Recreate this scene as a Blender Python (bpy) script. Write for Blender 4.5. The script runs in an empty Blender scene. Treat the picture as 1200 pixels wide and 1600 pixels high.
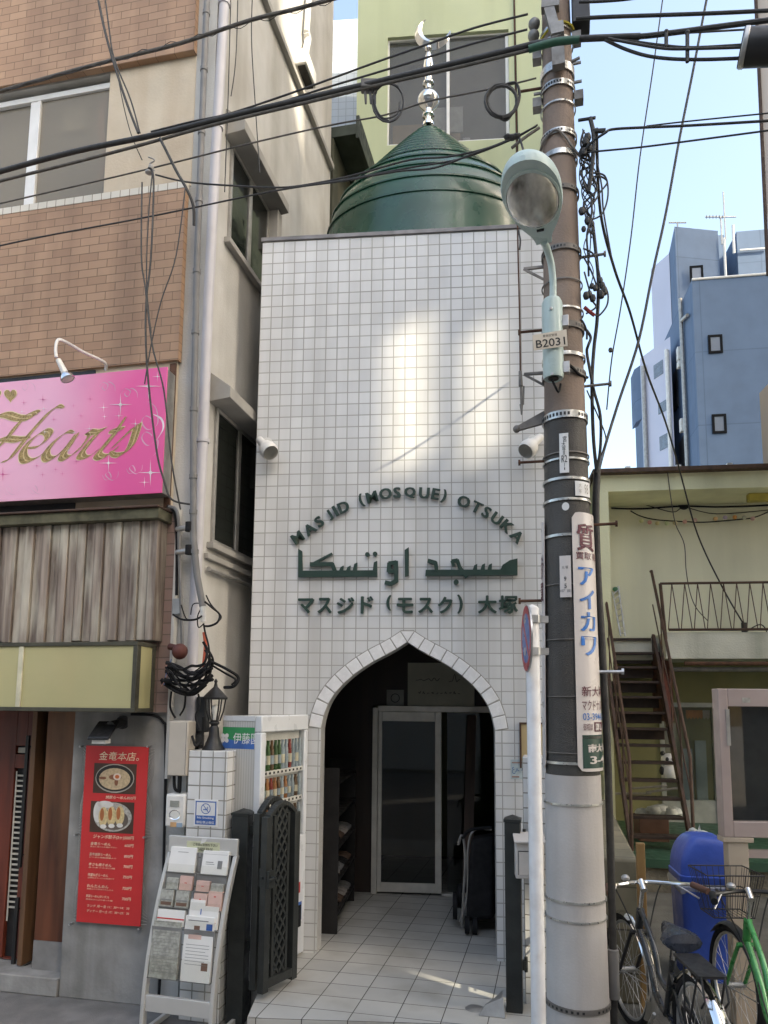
import bpy, math, random
from math import sin, cos, pi, radians, sqrt
from mathutils import Vector, Matrix
random.seed(7)
SC = bpy.context.scene
COL = SC.collection
# ---------------------------------------------------------------- camera
FPX, CXP, CYP, PITCH, ROLL, HC = 1155., 600., 955., radians(7), radians(.5), 1.7
cd = bpy.data.cameras.new('camera'); cam = bpy.data.objects.new('camera', cd); COL.objects.link(cam)
cd.sensor_fit = 'VERTICAL'; cd.sensor_height = 36; cd.sensor_width = 27
cd.lens = FPX / 1600 * 36; cd.shift_y = (CYP - 800) / 1600; cd.clip_start = .05; cd.clip_end = 2000
_r, _f, _u = Vector((1, 0, 0)), Vector((0, cos(PITCH), sin(PITCH))), Vector((0, -sin(PITCH), cos(PITCH)))
_cr = _r * cos(ROLL) + _u * sin(ROLL); _cu = _u * cos(ROLL) - _r * sin(ROLL)
mm = Matrix.Identity(4)
for i in range(3): mm[i][0], mm[i][1], mm[i][2] = _cr[i], _cu[i], -_f[i]
mm[2][3] = HC
cam.matrix_world = mm; SC.camera = cam
# ---------------------------------------------------------------- light
SUN_AZ, SUN_EL = radians(50), radians(38)          # azimuth measured from straight behind the camera, to the right
SUN = Vector((sin(SUN_AZ) * cos(SUN_EL), -cos(SUN_AZ) * cos(SUN_EL), sin(SUN_EL)))
W = bpy.data.worlds.new('World'); SC.world = W; W.use_nodes = True
nt = W.node_tree; bg = nt.nodes['Background']
sky = nt.nodes.new('ShaderNodeTexSky'); sky.sky_type = 'NISHITA'; sky.sun_disc = False
sky.sun_elevation = SUN_EL; sky.sun_rotation = math.atan2(SUN.x, SUN.y)
sky.air_density = 1.0; sky.dust_density = 4.5; sky.ozone_density = 1.0; sky.altitude = 20
nt.links.new(sky.outputs[0], bg.inputs[0]); bg.inputs[1].default_value = .15
sl = bpy.data.lights.new('sun', 'SUN'); sl.energy = 2.1; sl.angle = radians(.5); sl.color = (1, .93, .82)
so = bpy.data.objects.new('sun', sl); COL.objects.link(so); so.rotation_euler = SUN.to_track_quat('Z', 'Y').to_euler()
SC.view_settings.view_transform = 'Standard'; SC.view_settings.look = 'None'
SC.view_settings.use_white_balance = True; SC.view_settings.white_balance_temperature = 7300; SC.view_settings.white_balance_tint = 6
SC.view_settings.exposure = 2.06; SC.view_settings.gamma = 1
SC.cycles.max_bounces = 8; SC.cycles.transparent_max_bounces = 12
# ---------------------------------------------------------------- helpers
GZ = -.20                                            # street level; the porch floor is z = 0
def ray(x, y):
    X, Y = (x - CXP) / FPX, (CYP - y) / FPX
    X, Y = X * cos(ROLL) - Y * sin(ROLL), X * sin(ROLL) + Y * cos(ROLL)
    return Vector((X, cos(PITCH) - Y * sin(PITCH), sin(PITCH) + Y * cos(PITCH)))
def at(x, y, Y):                                   # point of the photo at a chosen distance from the lens
    d = ray(x, y); t = Y / d.y
    return Vector((d.x * t, Y, HC + d.z * t))
class Fr:                                          # a plan frame: u along a facade, w into it, z up
    def __init__(s, x, y, a):
        s.a = radians(a); s.o = Vector((x, y, 0))
        s.u = Vector((cos(s.a), -sin(s.a), 0)); s.n = Vector((sin(s.a), cos(s.a), 0))
    def P(s, u, w, z): return s.o + s.u * u + s.n * w + Vector((0, 0, z))
    def px(s, x, y, w=0):
        d = ray(x, y); t = (s.n.dot(s.o) + w) / s.n.dot(d)
        p = d * t + Vector((0, 0, HC)) - s.o
        return p.dot(s.u), p.z
    def loc(s, p): q = Vector(p) - s.o; return (q.dot(s.u), q.dot(s.n), p[2])
    def pt(s, x, y, w=0): u, z = s.px(x, y, w); return (u, w, z)
G = Fr(0, 0, 0)
def ipol(pts, k=6):                                # Catmull-Rom through the points
    P = [Vector(p) for p in pts]
    if len(P) < 3: return P
    out = []
    for i in range(len(P) - 1):
        a, b, c, d = P[max(i - 1, 0)], P[i], P[i + 1], P[min(i + 2, len(P) - 1)]
        for j in range(k):
            t = j / k
            out.append(.5 * ((2 * b) + (c - a) * t + (2 * a - 5 * b + 4 * c - d) * t * t + (3 * b - a - 3 * c + d) * t ** 3))
    return out + [P[-1]]
_FC = {}
def glyphs(s, bold=0, shear=0, res=3):             # a string as a flat mesh
    k = (s, bold, shear)
    if k not in _FC:
        c = bpy.data.curves.new('glyphs', 'FONT'); c.body = s; c.size = 1; c.offset = bold; c.shear = shear
        c.resolution_u = res; c.fill_mode = 'FRONT'
        o = bpy.data.objects.new('glyphs', c); COL.objects.link(o)
        m = bpy.data.meshes.new_from_object(o.evaluated_get(bpy.context.evaluated_depsgraph_get()))
        v = [tuple(q.co) for q in m.vertices]; f = [tuple(p.vertices) for p in m.polygons]
        bpy.data.objects.remove(o); bpy.data.curves.remove(c); bpy.data.meshes.remove(m)
        x0, x1 = min(p[0] for p in v), max(p[0] for p in v); y0, y1 = min(p[1] for p in v), max(p[1] for p in v)
        _FC[k] = ([((p[0] - x0) / (x1 - x0), (p[1] - y0) / (y1 - y0)) for p in v], f, (x1 - x0) / (y1 - y0))
    return _FC[k]
class MB:
    def __init__(s, *mats): s.v, s.f, s.mi, s.sm, s.mats, s.m = [], [], [], [], list(mats), 0
    def use(s, i): s.m = i; return s
    def add(s, V, F, smooth=False):
        b = len(s.v); s.v += [tuple(p) for p in V]
        for f in F: s.f.append(tuple(i + b for i in f)); s.mi.append(s.m); s.sm.append(smooth)
        return s
    def box(s, u0, u1, w0, w1, z0, z1):
        V = [(u, w, z) for z in (z0, z1) for w in (w0, w1) for u in (u0, u1)]
        return s.add(V, [(0, 2, 3, 1), (4, 5, 7, 6), (0, 1, 5, 4), (2, 6, 7, 3), (0, 4, 6, 2), (1, 3, 7, 5)])
    def quad(s, *p): return s.add(p, [tuple(range(len(p)))])
    def hexa(s, A, B):                             # two matching quads (front A, back B) joined into a solid
        return s.add(list(A) + list(B), [(0, 1, 2, 3), (7, 6, 5, 4), (0, 4, 5, 1), (1, 5, 6, 2), (2, 6, 7, 3), (3, 7, 4, 0)])
    def prism(s, poly, w0, w1):                    # outline in (u,z), from w0 to w1
        n = len(poly)
        V = [(u, w0, z) for u, z in poly] + [(u, w1, z) for u, z in poly]
        return s.add(V, [tuple(range(n)), tuple(range(2 * n - 1, n - 1, -1))] + [(i, i + n, (i + 1) % n + n, (i + 1) % n) for i in range(n)])
    def tube(s, pts, r, n=6, caps=True, r1=None):
        P = [Vector(p) for p in pts]; V = []; F = []; L = len(P)
        d = (P[1] - P[0]).normalized(); a = d.orthogonal().normalized()
        for i, p in enumerate(P):
            d = (P[min(i + 1, L - 1)] - P[max(i - 1, 0)])
            d = d.normalized() if d.length > 1e-9 else Vector((0, 0, 1))
            a = (a - d * a.dot(d)); a = a.normalized() if a.length > 1e-6 else d.orthogonal().normalized()
            b = d.cross(a)
            rr = r if r1 is None else r + (r1 - r) * i / (L - 1)
            V += [p + (a * cos(2 * pi * k / n) + b * sin(2 * pi * k / n)) * rr for k in range(n)]
        for i in range(L - 1):
            for k in range(n):
                q = (k + 1) % n
                F.append((i * n + k, i * n + q, (i + 1) * n + q, (i + 1) * n + k))
        s.add(V, F, True)
        if caps:
            b = len(s.v) - len(V)
            s.f += [tuple(b + k for k in range(n - 1, -1, -1)), tuple(b + (L - 1) * n + k for k in range(n))]; s.mi += [s.m] * 2; s.sm += [False] * 2
        return s
    def cyl(s, p, q, r, r1=None, n=14): return s.tube([p, q], r, n, True, r1)
    def wire(s, pts, r, n=5, k=5): return s.tube(ipol(pts, k), r, n)
    def lathe(s, prof, c=(0, 0, 0), n=24, arc=None, squash=1, tilt=None):
        V, F = [], []; full = arc is None; a0, a1 = (0, 2 * pi) if full else arc; m = n if full else n + 1
        for r, z in prof:
            for k in range(m):
                t = a0 + (a1 - a0) * k / n
                p = Vector((r * cos(t), r * sin(t) * squash, z))
                if tilt is not None: p = tilt @ p
                V.append((p.x + c[0], p.y + c[1], p.z + c[2]))
        for i in range(len(prof) - 1):
            for k in range(n):
                q = (k + 1) % m
                F.append((i * m + k, i * m + q, (i + 1) * m + q, (i + 1) * m + k))
        return s.add(V, F, True)
    def ball(s, c, r, sc=(1, 1, 1), n=14, tilt=None):
        V, F = [], []; h = n // 2
        for i in range(h + 1):
            for k in range(n):
                p = Vector((sin(pi * i / h) * cos(2 * pi * k / n) * sc[0], sin(pi * i / h) * sin(2 * pi * k / n) * sc[1], cos(pi * i / h) * sc[2])) * r
                if tilt is not None: p = tilt @ p
                V.append((p.x + c[0], p.y + c[1], p.z + c[2]))
        for i in range(h):
            for k in range(n): F.append((i * n + k, (i + 1) * n + k, (i + 1) * n + (k + 1) % n, i * n + (k + 1) % n))
        return s.add(V, F, True)
    def text(s, t, u0, z0, u1, z1, w, th=.002, bold=0, shear=0, fn=None, res=3):   # fitted to a box, front at w-th
        V, F, ar = glyphs(t, bold, shear, res); n = len(V)
        fn = fn or (lambda a, b, ww: (u0 + (u1 - u0) * a, ww, z0 + (z1 - z0) * b))
        if th <= .003: return s.add([fn(a, b, w - th) for a, b in V], F)
        E = {}
        for f in F:
            for i in range(len(f)):
                e = (f[i], f[(i + 1) % len(f)]); E[e] = 1
        side = [(a, b) for a, b in E if (b, a) not in E]
        return s.add([fn(a, b, w - th) for a, b in V] + [fn(a, b, w) for a, b in V], F + [(a, a + n, b + n, b) for a, b in side])
def mesh(name, mb, fr, base, bev=0, sharp=40):
    me = bpy.data.meshes.new(name)
    bx, by, bz = base
    me.from_pydata([(p[0] - bx, p[1] - by, p[2] - bz) for p in mb.v], [], mb.f)
    for m in mb.mats: me.materials.append(m)
    me.polygons.foreach_set('material_index', mb.mi)
    uv = me.uv_layers.new(name='UVMap'); dat = [0.] * (2 * len(me.loops))
    for p in me.polygons:
        n = p.normal; ax, ay, az = abs(n.x), abs(n.y), abs(n.z)
        i, j = (0, 2) if ay >= ax and ay >= az else ((1, 2) if ax >= az else (0, 1))
        for li in p.loop_indices:
            q = mb.v[me.loops[li].vertex_index]
            dat[2 * li], dat[2 * li + 1] = q[i], q[j]
    uv.data.foreach_set('uv', dat)
    me.polygons.foreach_set('use_smooth', [True] * len(me.polygons)); me.set_sharp_from_angle(angle=radians(sharp))
    me.update()
    o = bpy.data.objects.new(name, me); COL.objects.link(o)
    if bev:
        b = o.modifiers.new('bevel', 'BEVEL'); b.width = bev; b.segments = 2; b.limit_method = 'ANGLE'; b.angle_limit = radians(50)
    return o
def tag(o, label, cat, group=None):
    o['label'] = label; o['category'] = cat
    if group: o['group'] = group
    return o
def thing(name, label, cat, fr, base, group=None):
    o = bpy.data.objects.new(name, None); COL.objects.link(o); o.empty_display_size = .1
    o.location = fr.P(*base); o.rotation_euler = (0, 0, -fr.a)
    TH[o] = (fr, base); return tag(o, label, cat, group)
TH = {}
def part(t, name, mb, bev=0, parent=None, label=None, sharp=40):
    fr, base = TH[t]
    o = mesh(name, mb, fr, base, bev, sharp); o.parent = parent or t
    if label: o['label'] = label
    return o
def solo(name, label, cat, fr, base, mb, bev=0, group=None, sharp=40):
    o = mesh(name, mb, fr, base, bev, sharp); o.location = fr.P(*base); o.rotation_euler = (0, 0, -fr.a)
    return tag(o, label, cat, group)
def struct(name, mb, fr=G, base=(0, 0, 0)):
    o = mesh(name, mb, fr, base); o.location = fr.P(*base); o.rotation_euler = (0, 0, -fr.a); o['kind'] = 'structure'; return o
def dup(root, loc, label, rz=None):                # a copy of a thing with copies of its parts and sub-parts
    r = root.copy(); COL.objects.link(r); r.location = loc; r['label'] = label
    if rz is not None: r.rotation_euler = (0, 0, rz)
    for ch in root.children:
        c = ch.copy(); COL.objects.link(c); c.parent = r
        for g in ch.children:
            d = g.copy(); COL.objects.link(d); d.parent = c
    return r
# ---------------------------------------------------------------- materials
def _base(name):
    m = bpy.data.materials.new(name); m.use_nodes = True; t = m.node_tree
    return m, t, t.nodes['Principled BSDF'], t.nodes.new, t.links.new
def _mix(t, mode='MIX'):
    n = t.nodes.new('ShaderNodeMix'); n.data_type = 'RGBA'; n.blend_type = mode; return n
def _coord(t, uv=False, sc=(1, 1, 1), loc=(0, 0, 0)):
    c = t.nodes.new('ShaderNodeTexCoord'); mp = t.nodes.new('ShaderNodeMapping')
    mp.inputs['Scale'].default_value = sc; mp.inputs['Location'].default_value = loc
    t.links.new(c.outputs['UV' if uv else 'Object'], mp.inputs[0]); return mp
def _noise(t, scale, detail=4, sc=(1, 1, 1), uv=False, lo=.35, hi=.65):
    n = t.nodes.new('ShaderNodeTexNoise'); n.inputs['Scale'].default_value = scale; n.inputs['Detail'].default_value = detail
    t.links.new(_coord(t, uv, sc).outputs[0], n.inputs['Vector'])
    r = t.nodes.new('ShaderNodeMapRange'); r.inputs[1].default_value = lo; r.inputs[2].default_value = hi
    t.links.new(n.outputs[0], r.inputs[0]); return r
def _dirt(t, src, col, scale, amt, sc, lo=.45, hi=.75):
    mx = _mix(t); mx.inputs[7].default_value = (*col, 1)
    n = _noise(t, scale, 5, sc, False, lo, hi); k = t.nodes.new('ShaderNodeMath'); k.operation = 'MULTIPLY'; k.inputs[1].default_value = amt
    t.links.new(n.outputs[0], k.inputs[0]); t.links.new(k.outputs[0], mx.inputs[0]); t.links.new(src, mx.inputs[6]); return mx.outputs[2]
def mat(name, col, rough=.6, metal=0, var=.18, scale=6, bump=0, bs=60, dirt=None, streak=None, spec=.5, coat=0):
    m, t, b, N, L = _base(name)
    mx = _mix(t); mx.inputs[6].default_value = (*[c * (1 - var) for c in col], 1); mx.inputs[7].default_value = (*[min(1, c * (1 + var)) for c in col], 1)
    L(_noise(t, scale).outputs[0], mx.inputs[0]); out = mx.outputs[2]
    if dirt: out = _dirt(t, out, dirt[0], dirt[1], dirt[2], (1, 1, 1))
    if streak: out = _dirt(t, out, streak[0], streak[1], streak[2], (1, 1, .08))
    L(out, b.inputs['Base Color'])
    b.inputs['Metallic'].default_value = metal; b.inputs['Specular IOR Level'].default_value = spec; b.inputs['Coat Weight'].default_value = coat
    r = t.nodes.new('ShaderNodeMapRange'); r.inputs[3].default_value = max(.02, rough - .1); r.inputs[4].default_value = min(1, rough + .1)
    L(_noise(t, scale * 3).outputs[0], r.inputs[0]); L(r.outputs[0], b.inputs['Roughness'])
    if bump:
        bp = N('ShaderNodeBump'); bp.inputs['Strength'].default_value = bump; bp.inputs['Distance'].default_value = .01
        L(_noise(t, bs, 3).outputs[0], bp.inputs['Height']); L(bp.outputs[0], b.inputs['Normal'])
    return m
def tilemat(name, c1, c2, mortar, bw, rh, ms, off=0, rough=.25, loc=(0, 0), bump=.5, dirt=None, streak=None, tone=.06, spec=.5):
    m, t, b, N, L = _base(name)
    k = N('ShaderNodeTexBrick'); k.offset = off; k.squash = 1
    k.inputs['Color1'].default_value = (*c1, 1); k.inputs['Color2'].default_value = (*c2, 1); k.inputs['Mortar'].default_value = (*mortar, 1)
    k.inputs['Scale'].default_value = 1; k.inputs['Mortar Size'].default_value = ms; k.inputs['Mortar Smooth'].default_value = .2
    k.inputs['Brick Width'].default_value = bw; k.inputs['Row Height'].default_value = rh; k.inputs['Bias'].default_value = 0
    L(_coord(t, True, (1, 1, 1), (-loc[0], -loc[1], 0)).outputs[0], k.inputs['Vector'])
    out = k.outputs[0]
    mx = _mix(t, 'MULTIPLY'); mx.inputs[0].default_value = 1; L(out, mx.inputs[6])
    cr = t.nodes.new('ShaderNodeMapRange'); cr.inputs[3].default_value = 1 - tone; cr.inputs[4].default_value = 1
    L(_noise(t, 1.3, 6).outputs[0], cr.inputs[0]); L(cr.outputs[0], mx.inputs[7]); out = mx.outputs[2]
    if dirt: out = _dirt(t, out, dirt[0], dirt[1], dirt[2], (1, 1, 1))
    if streak: out = _dirt(t, out, streak[0], streak[1], streak[2], (1, 1, .06))
    L(out, b.inputs['Base Color']); b.inputs['Specular IOR Level'].default_value = spec
    rr = t.nodes.new('ShaderNodeMapRange'); rr.inputs[3].default_value = rough; rr.inputs[4].default_value = .85
    L(k.outputs['Fac'], rr.inputs[0]); L(rr.outputs[0], b.inputs['Roughness'])
    inv = N('ShaderNodeMath'); inv.operation = 'SUBTRACT'; inv.inputs[0].default_value = 1; L(k.outputs['Fac'], inv.inputs[1])
    bp = N('ShaderNodeBump'); bp.inputs['Strength'].default_value = bump; bp.inputs['Distance'].default_value = .004
    L(inv.outputs[0], bp.inputs['Height']); L(bp.outputs[0], b.inputs['Normal'])
    return m
def glass(name, tint=(1, 1, 1), refl=1.0, rough=.02, body=None, amt=0):   # clear pane: see-through plus mirror reflection by angle
    m, t, b, N, L = _base(name); t.nodes.remove(b)
    tr = N('ShaderNodeBsdfTransparent'); tr.inputs[0].default_value = (*tint, 1)
    gl = N('ShaderNodeBsdfGlossy'); gl.inputs['Roughness'].default_value = rough
    fr = N('ShaderNodeFresnel'); fr.inputs[0].default_value = 1.5
    k = N('ShaderNodeMath'); k.operation = 'MULTIPLY'; k.inputs[1].default_value = refl; k.use_clamp = True; L(fr.outputs[0], k.inputs[0])
    src = tr
    if body:
        df = N('ShaderNodeBsdfDiffuse'); df.inputs[0].default_value = (*body, 1); m2 = N('ShaderNodeMixShader'); m2.inputs[0].default_value = amt
        L(tr.outputs[0], m2.inputs[1]); L(df.outputs[0], m2.inputs[2]); src = m2
    mx = N('ShaderNodeMixShader'); L(k.outputs[0], mx.inputs[0]); L(src.outputs[0], mx.inputs[1]); L(gl.outputs[0], mx.inputs[2])
    ge = N('ShaderNodeNewGeometry'); t2 = N('ShaderNodeBsdfTransparent'); fin = N('ShaderNodeMixShader')   # the far face of a pane only lets light through
    L(ge.outputs['Backfacing'], fin.inputs[0]); L(mx.outputs[0], fin.inputs[1]); L(t2.outputs[0], fin.inputs[2])
    L(fin.outputs[0], t.nodes['Material Output'].inputs[0]); return m
def woodmat(name, dark, light, sc=(14, 14, 1.2), rough=.6, dirt=None, bump=.25):
    m, t, b, N, L = _base(name)
    mx = _mix(t); mx.inputs[6].default_value = (*dark, 1); mx.inputs[7].default_value = (*light, 1)
    n = _noise(t, 1.0, 8, sc, False, .3, .7); L(n.outputs[0], mx.inputs[0]); out = mx.outputs[2]
    if dirt: out = _dirt(t, out, dirt[0], dirt[1], dirt[2], (1, 1, .25))
    L(out, b.inputs['Base Color']); b.inputs['Roughness'].default_value = rough
    bp = N('ShaderNodeBump'); bp.inputs['Strength'].default_value = bump; bp.inputs['Distance'].default_value = .004
    L(n.outputs[0], bp.inputs['Height']); L(bp.outputs[0], b.inputs['Normal']); return m
# ---------------------------------------------------------------- frames and palette
M = Fr(.15, 5.21, 5.6)                  # mosque front
L = Fr(-1.261, 4.85, 12.2)               # front of the brick house on the left
S = Fr(-1.261, 4.85, 12.2 - 90)          # its side wall: u runs back, w runs into the house
K = Fr(0, 0, 13)                        # plan direction of pillars and gates
def mpx(x, y, w=0): return M.px(x, y, w)
uA, zA = mpx(408, 1040); uB, _ = mpx(783, 1040); TU = (uB - uA) / 20
z0_ = mpx(408, 963.2)[1]; z1_ = mpx(408, 1116.8)[1]; TZ = (z0_ - z1_) / 8
WHITE = ((.78, .78, .77), (.69, .69, .685))
m_tile = tilemat('white glazed tile', *WHITE, (.38, .375, .35), TU, TZ, .0040, 0, .22, (uA, z1_), .35, ((.45, .42, .36), 1.1, .22), ((.38, .365, .33), 4, .45))
m_grout = mat('grey grout', (.32, .31, .28), .9, 0, .15, 20)
m_vous = mat('white edge tile', (.78, .77, .76), .22, 0, .05, 12)
m_coping = mat('dull metal coping', (.22, .21, .21), .55, .3, .2, 5)
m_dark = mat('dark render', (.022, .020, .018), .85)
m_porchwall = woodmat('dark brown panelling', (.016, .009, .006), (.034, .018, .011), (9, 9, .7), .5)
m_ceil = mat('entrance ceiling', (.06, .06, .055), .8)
m_green = mat('dark green letters', (.022, .050, .038), .38, 0, .12, 8)
m_dome = mat('green dome sheet', (.012, .066, .038), .30, .0, .25, 2.2, .06, 5, ((.03, .085, .065), 4, .45), ((.045, .075, .06), 3, .3), .55, .12)
m_chrome = mat('polished steel', (.78, .78, .77), .10, 1, .05, 5)
m_alu = mat('aluminium', (.62, .59, .53), .42, .4, .1, 7)
m_alud = mat('dull aluminium', (.36, .35, .33), .5, .6, .15, 9)
m_black = mat('black plastic', (.016, .016, .017), .45, 0, .2, 9)
m_rubber = mat('black rubber', (.014, .014, .015), .75, 0, .2, 9, spec=.22)
m_whitep = mat('white plastic', (.74, .73, .70), .4, 0, .06, 9, 0, 60, ((.4, .38, .33), 4, .25))
m_whitepaint = mat('white paint', (.78, .78, .77), .4, 0, .05, 6, 0, 60, ((.35, .32, .28), 9, .3))
m_iron = mat('dark grey painted iron', (.030, .033, .031), .42, .2, .2, 8, .1, 90)
m_steel = mat('galvanised steel', (.50, .50, .50), .42, .8, .2, 14)
m_rust = mat('rusty steel', (.10, .048, .028), .8, .2, .3, 14)
m_brown = mat('brown painted steel', (.075, .040, .026), .6, .1, .25, 8)
m_paper = mat('white paper', (.78, .77, .74), .7, 0, .04, 6)
m_ink = mat('black print', (.02, .02, .022), .6)
m_glassd = glass('window glass', (.75, .78, .76), 1.3, .02)
m_clear = glass('clear glass', (.95, .95, .93), 1.0, .02)
m_pglass = glass('dusty porch glass', (.35, .36, .35), 1.0, .02)
m_room = mat('unlit room', (.03, .03, .03), .9)
m_street = mat('worn asphalt', (.17, .165, .16), .9, 0, .25, 2.5, .4, 140, ((.30, .29, .27), 5, .35))
m_floor = tilemat('grey white floor tile', (.58, .57, .53), (.50, .49, .455), (.07, .065, .055), .245, .19, .003, 0, .4, (0, 0), .5, ((.20, .185, .15), 2.6, .65), None, .2)
m_dirty = mat('dirty concrete', (.33, .325, .315), .9, 0, .2, 2.5, .12, 40, ((.09, .088, .08), 2.2, .7), ((.10, .098, .085), 5, .7))
# ---------------------------------------------------------------- ground
g = MB(m_street).box(-400, 400, -60, 900, -.8, GZ); struct('street', g)
m_fore = mat('stained forecourt concrete', (.13, .125, .11), .9, 0, .25, 2.5, .4, 90, ((.07, .068, .05), 3, .6))
g = MB(m_fore); Q = [(.80, 2.4), (60, 2.4), (60, 60), (.98, 60), (.98, 4.12), (.80, 4.12)]; n = len(Q)
g.add([(x, y, -.12) for x, y in Q] + [(x, y, GZ - .05) for x, y in Q], [tuple(range(n))] + [(i, i + n, (i + 1) % n + n, (i + 1) % n) for i in range(n)]); struct('forecourt', g)
KW = Fr(-.673, 4.236, 13)
f0 = MB(m_floor); Q = [KW.loc(c) for c in ((-.72, 4.235, 0), (.93, 4.15, 0), (.93, 4.9, 0), M.P(.93, 3.2, 0), M.P(-1.35, 3.2, 0), (-1.2, 4.95, 0), (-.72, 4.75, 0))]; n = len(Q)
f0.add([(q[0], q[1], 0) for q in Q] + [(q[0], q[1], GZ + .0005) for q in Q], [tuple(range(n))] + [(i, i + n, (i + 1) % n + n, (i + 1) % n) for i in range(n)])
struct('porch_floor', f0, KW)
# ---------------------------------------------------------------- mosque
uL = mpx(390, 1040)[0]; cA = mpx(636.5, 1003); uC = cA[0]; uR = 2 * uC - uL; zT = mpx(620, 368)[1]
half = [mpx(*q) for q in ((660, 1018), (692, 1035), (720, 1054), (744, 1076), (760, 1098), (769, 1120), (773.5, 1142))]
half = [(0, cA[1])] + [(u - uC, z) for u, z in half]; hw = half[-1][0]; zs = half[-1][1]
half = [(p.x, p.z) for p in ipol([(a, 0, b) for a, b in half], 5)]
arch = [(uC - hw, 0)] + [(uC - a, b) for a, b in half[::-1]] + [(uC + a, b) for a, b in half[1:]] + [(uC + hw, 0)]
mosque = thing('mosque_building', 'narrow white tiled mosque front with pointed arch doorway and green dome', 'mosque', M, (uC, 0, 0))
b = MB(m_tile, m_dark)
ZT0 = GZ
for u0, u1 in ((uL, uC - hw), (uC + hw, uR)): b.quad((u0, 0, ZT0), (u1, 0, ZT0), (u1, 0, zT), (u0, 0, zT))
for (a, za), (c, zc) in zip(arch[1:-1], arch[2:-1]): b.quad((a, 0, za), (c, 0, zc), (c, 0, zT), (a, 0, zT))
RV = .17
for (a, za), (c, zc) in zip(arch[:-1], arch[1:]): b.quad((a, 0, za), (a, RV, za), (c, RV, zc), (c, 0, zc))
for u in (uL, uR): b.quad((u, 0, ZT0), (u, 7, ZT0), (u, 7, zT), (u, 0, zT))
b.use(1).quad((uL, 0, zT), (uR, 0, zT), (uR, 7, zT), (uL, 7, zT)).quad((uL, 7, ZT0), (uR, 7, ZT0), (uR, 7, zT), (uL, 7, zT))
for (a, za), (c, zc) in zip(arch[1:-1], arch[2:-1]): b.quad((a, RV, za), (a, RV, 2.5), (c, RV, 2.5), (c, RV, zc))
for u0, u1 in ((uL + .05, uC - hw), (uC + hw, uR - .05)): b.quad((u0, RV, 0), (u0, RV, 2.5), (u1, RV, 2.5), (u1, RV, 0))
part(mosque, 'wall', b)
DW = 1.66                                           # entrance depth
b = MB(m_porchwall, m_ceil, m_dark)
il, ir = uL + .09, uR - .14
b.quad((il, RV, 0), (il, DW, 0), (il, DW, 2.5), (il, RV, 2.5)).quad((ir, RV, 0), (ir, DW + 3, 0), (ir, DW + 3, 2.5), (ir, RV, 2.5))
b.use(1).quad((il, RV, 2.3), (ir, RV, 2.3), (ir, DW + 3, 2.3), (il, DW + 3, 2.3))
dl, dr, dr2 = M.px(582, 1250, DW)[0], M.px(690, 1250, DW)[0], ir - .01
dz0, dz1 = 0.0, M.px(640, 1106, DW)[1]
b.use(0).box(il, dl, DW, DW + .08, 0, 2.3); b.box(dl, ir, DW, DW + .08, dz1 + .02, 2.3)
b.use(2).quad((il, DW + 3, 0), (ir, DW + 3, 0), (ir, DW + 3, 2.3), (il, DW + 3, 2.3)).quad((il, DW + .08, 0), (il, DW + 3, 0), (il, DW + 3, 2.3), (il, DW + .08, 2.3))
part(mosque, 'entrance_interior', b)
b = MB(m_coping); b.box(uL - .01, uR + .01, -.012, .16, zT + .002, zT + .035); part(mosque, 'coping', b, .004)
# arch edging: single tiles standing proud of the wall
def outset(a, b, c, d):
    t = Vector((c[0] - a[0], c[1] - a[1])); t.normalize(); return (b[0] - t.y * d, b[1] + t.x * d)
pts = half; seg = [0]
for p, q in zip(pts, pts[1:]): seg.append(seg[-1] + math.dist(p, q))
def along(s):
    s = max(0, min(seg[-1], s))
    for i in range(len(seg) - 1):
        if s <= seg[i + 1]:
            k = (s - seg[i]) / (seg[i + 1] - seg[i]); p, q = pts[i], pts[i + 1]
            return (p[0] + (q[0] - p[0]) * k, p[1] + (q[1] - p[1]) * k), Vector((q[0] - p[0], q[1] - p[1])).normalized()
b = MB(m_vous, m_grout); NV = 10; st = seg[-1] / NV; WD = .087
for sg in (1, -1):
    for i in range(NV):
        s0, s1 = i * st + .004, (i + 1) * st - .004
        (p, tp), (q, tq) = along(s0), along(s1)
        if i == 0: tp = Vector((.25, -.97)).normalized() if False else tp
        P4 = [(p[0], p[1]), (q[0], q[1]), (q[0] - tq.y * WD, q[1] + tq.x * WD), (p[0] - tp.y * WD, p[1] + tp.x * WD)]
        b.use(0).prism([(uC + sg * a, z) for a, z in P4], -.006, .004)
    n = 40
    for i in range(n):
        (p, tp), (q, tq) = along(seg[-1] * i / n), along(seg[-1] * (i + 1) / n); W2 = WD + .006
        P4 = [(p[0], p[1]), (q[0], q[1]), (q[0] - tq.y * W2, q[1] + tq.x * W2), (p[0] - tp.y * W2, p[1] + tp.x * W2)]
        b.use(1).quad(*[(uC + sg * a, -.003, z) for a, z in P4])
(p, tp) = along(.004); k = (-tp.y * WD, tp.x * WD)
b.use(0).prism([(uC, cA[1] + .004), (uC + p[0] + k[0] - .006, p[1] + k[1] + .004), (uC - p[0] - k[0] + .006, p[1] + k[1] + .004)], -.006, .004)
b.use(1).quad((uC, -.0025, cA[1]), (uC + p[0] + k[0], -.0025, p[1] + k[1] + .012), (uC - p[0] - k[0], -.0025, p[1] + k[1] + .012))
part(mosque, 'arch_edging', b, .0025)
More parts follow.
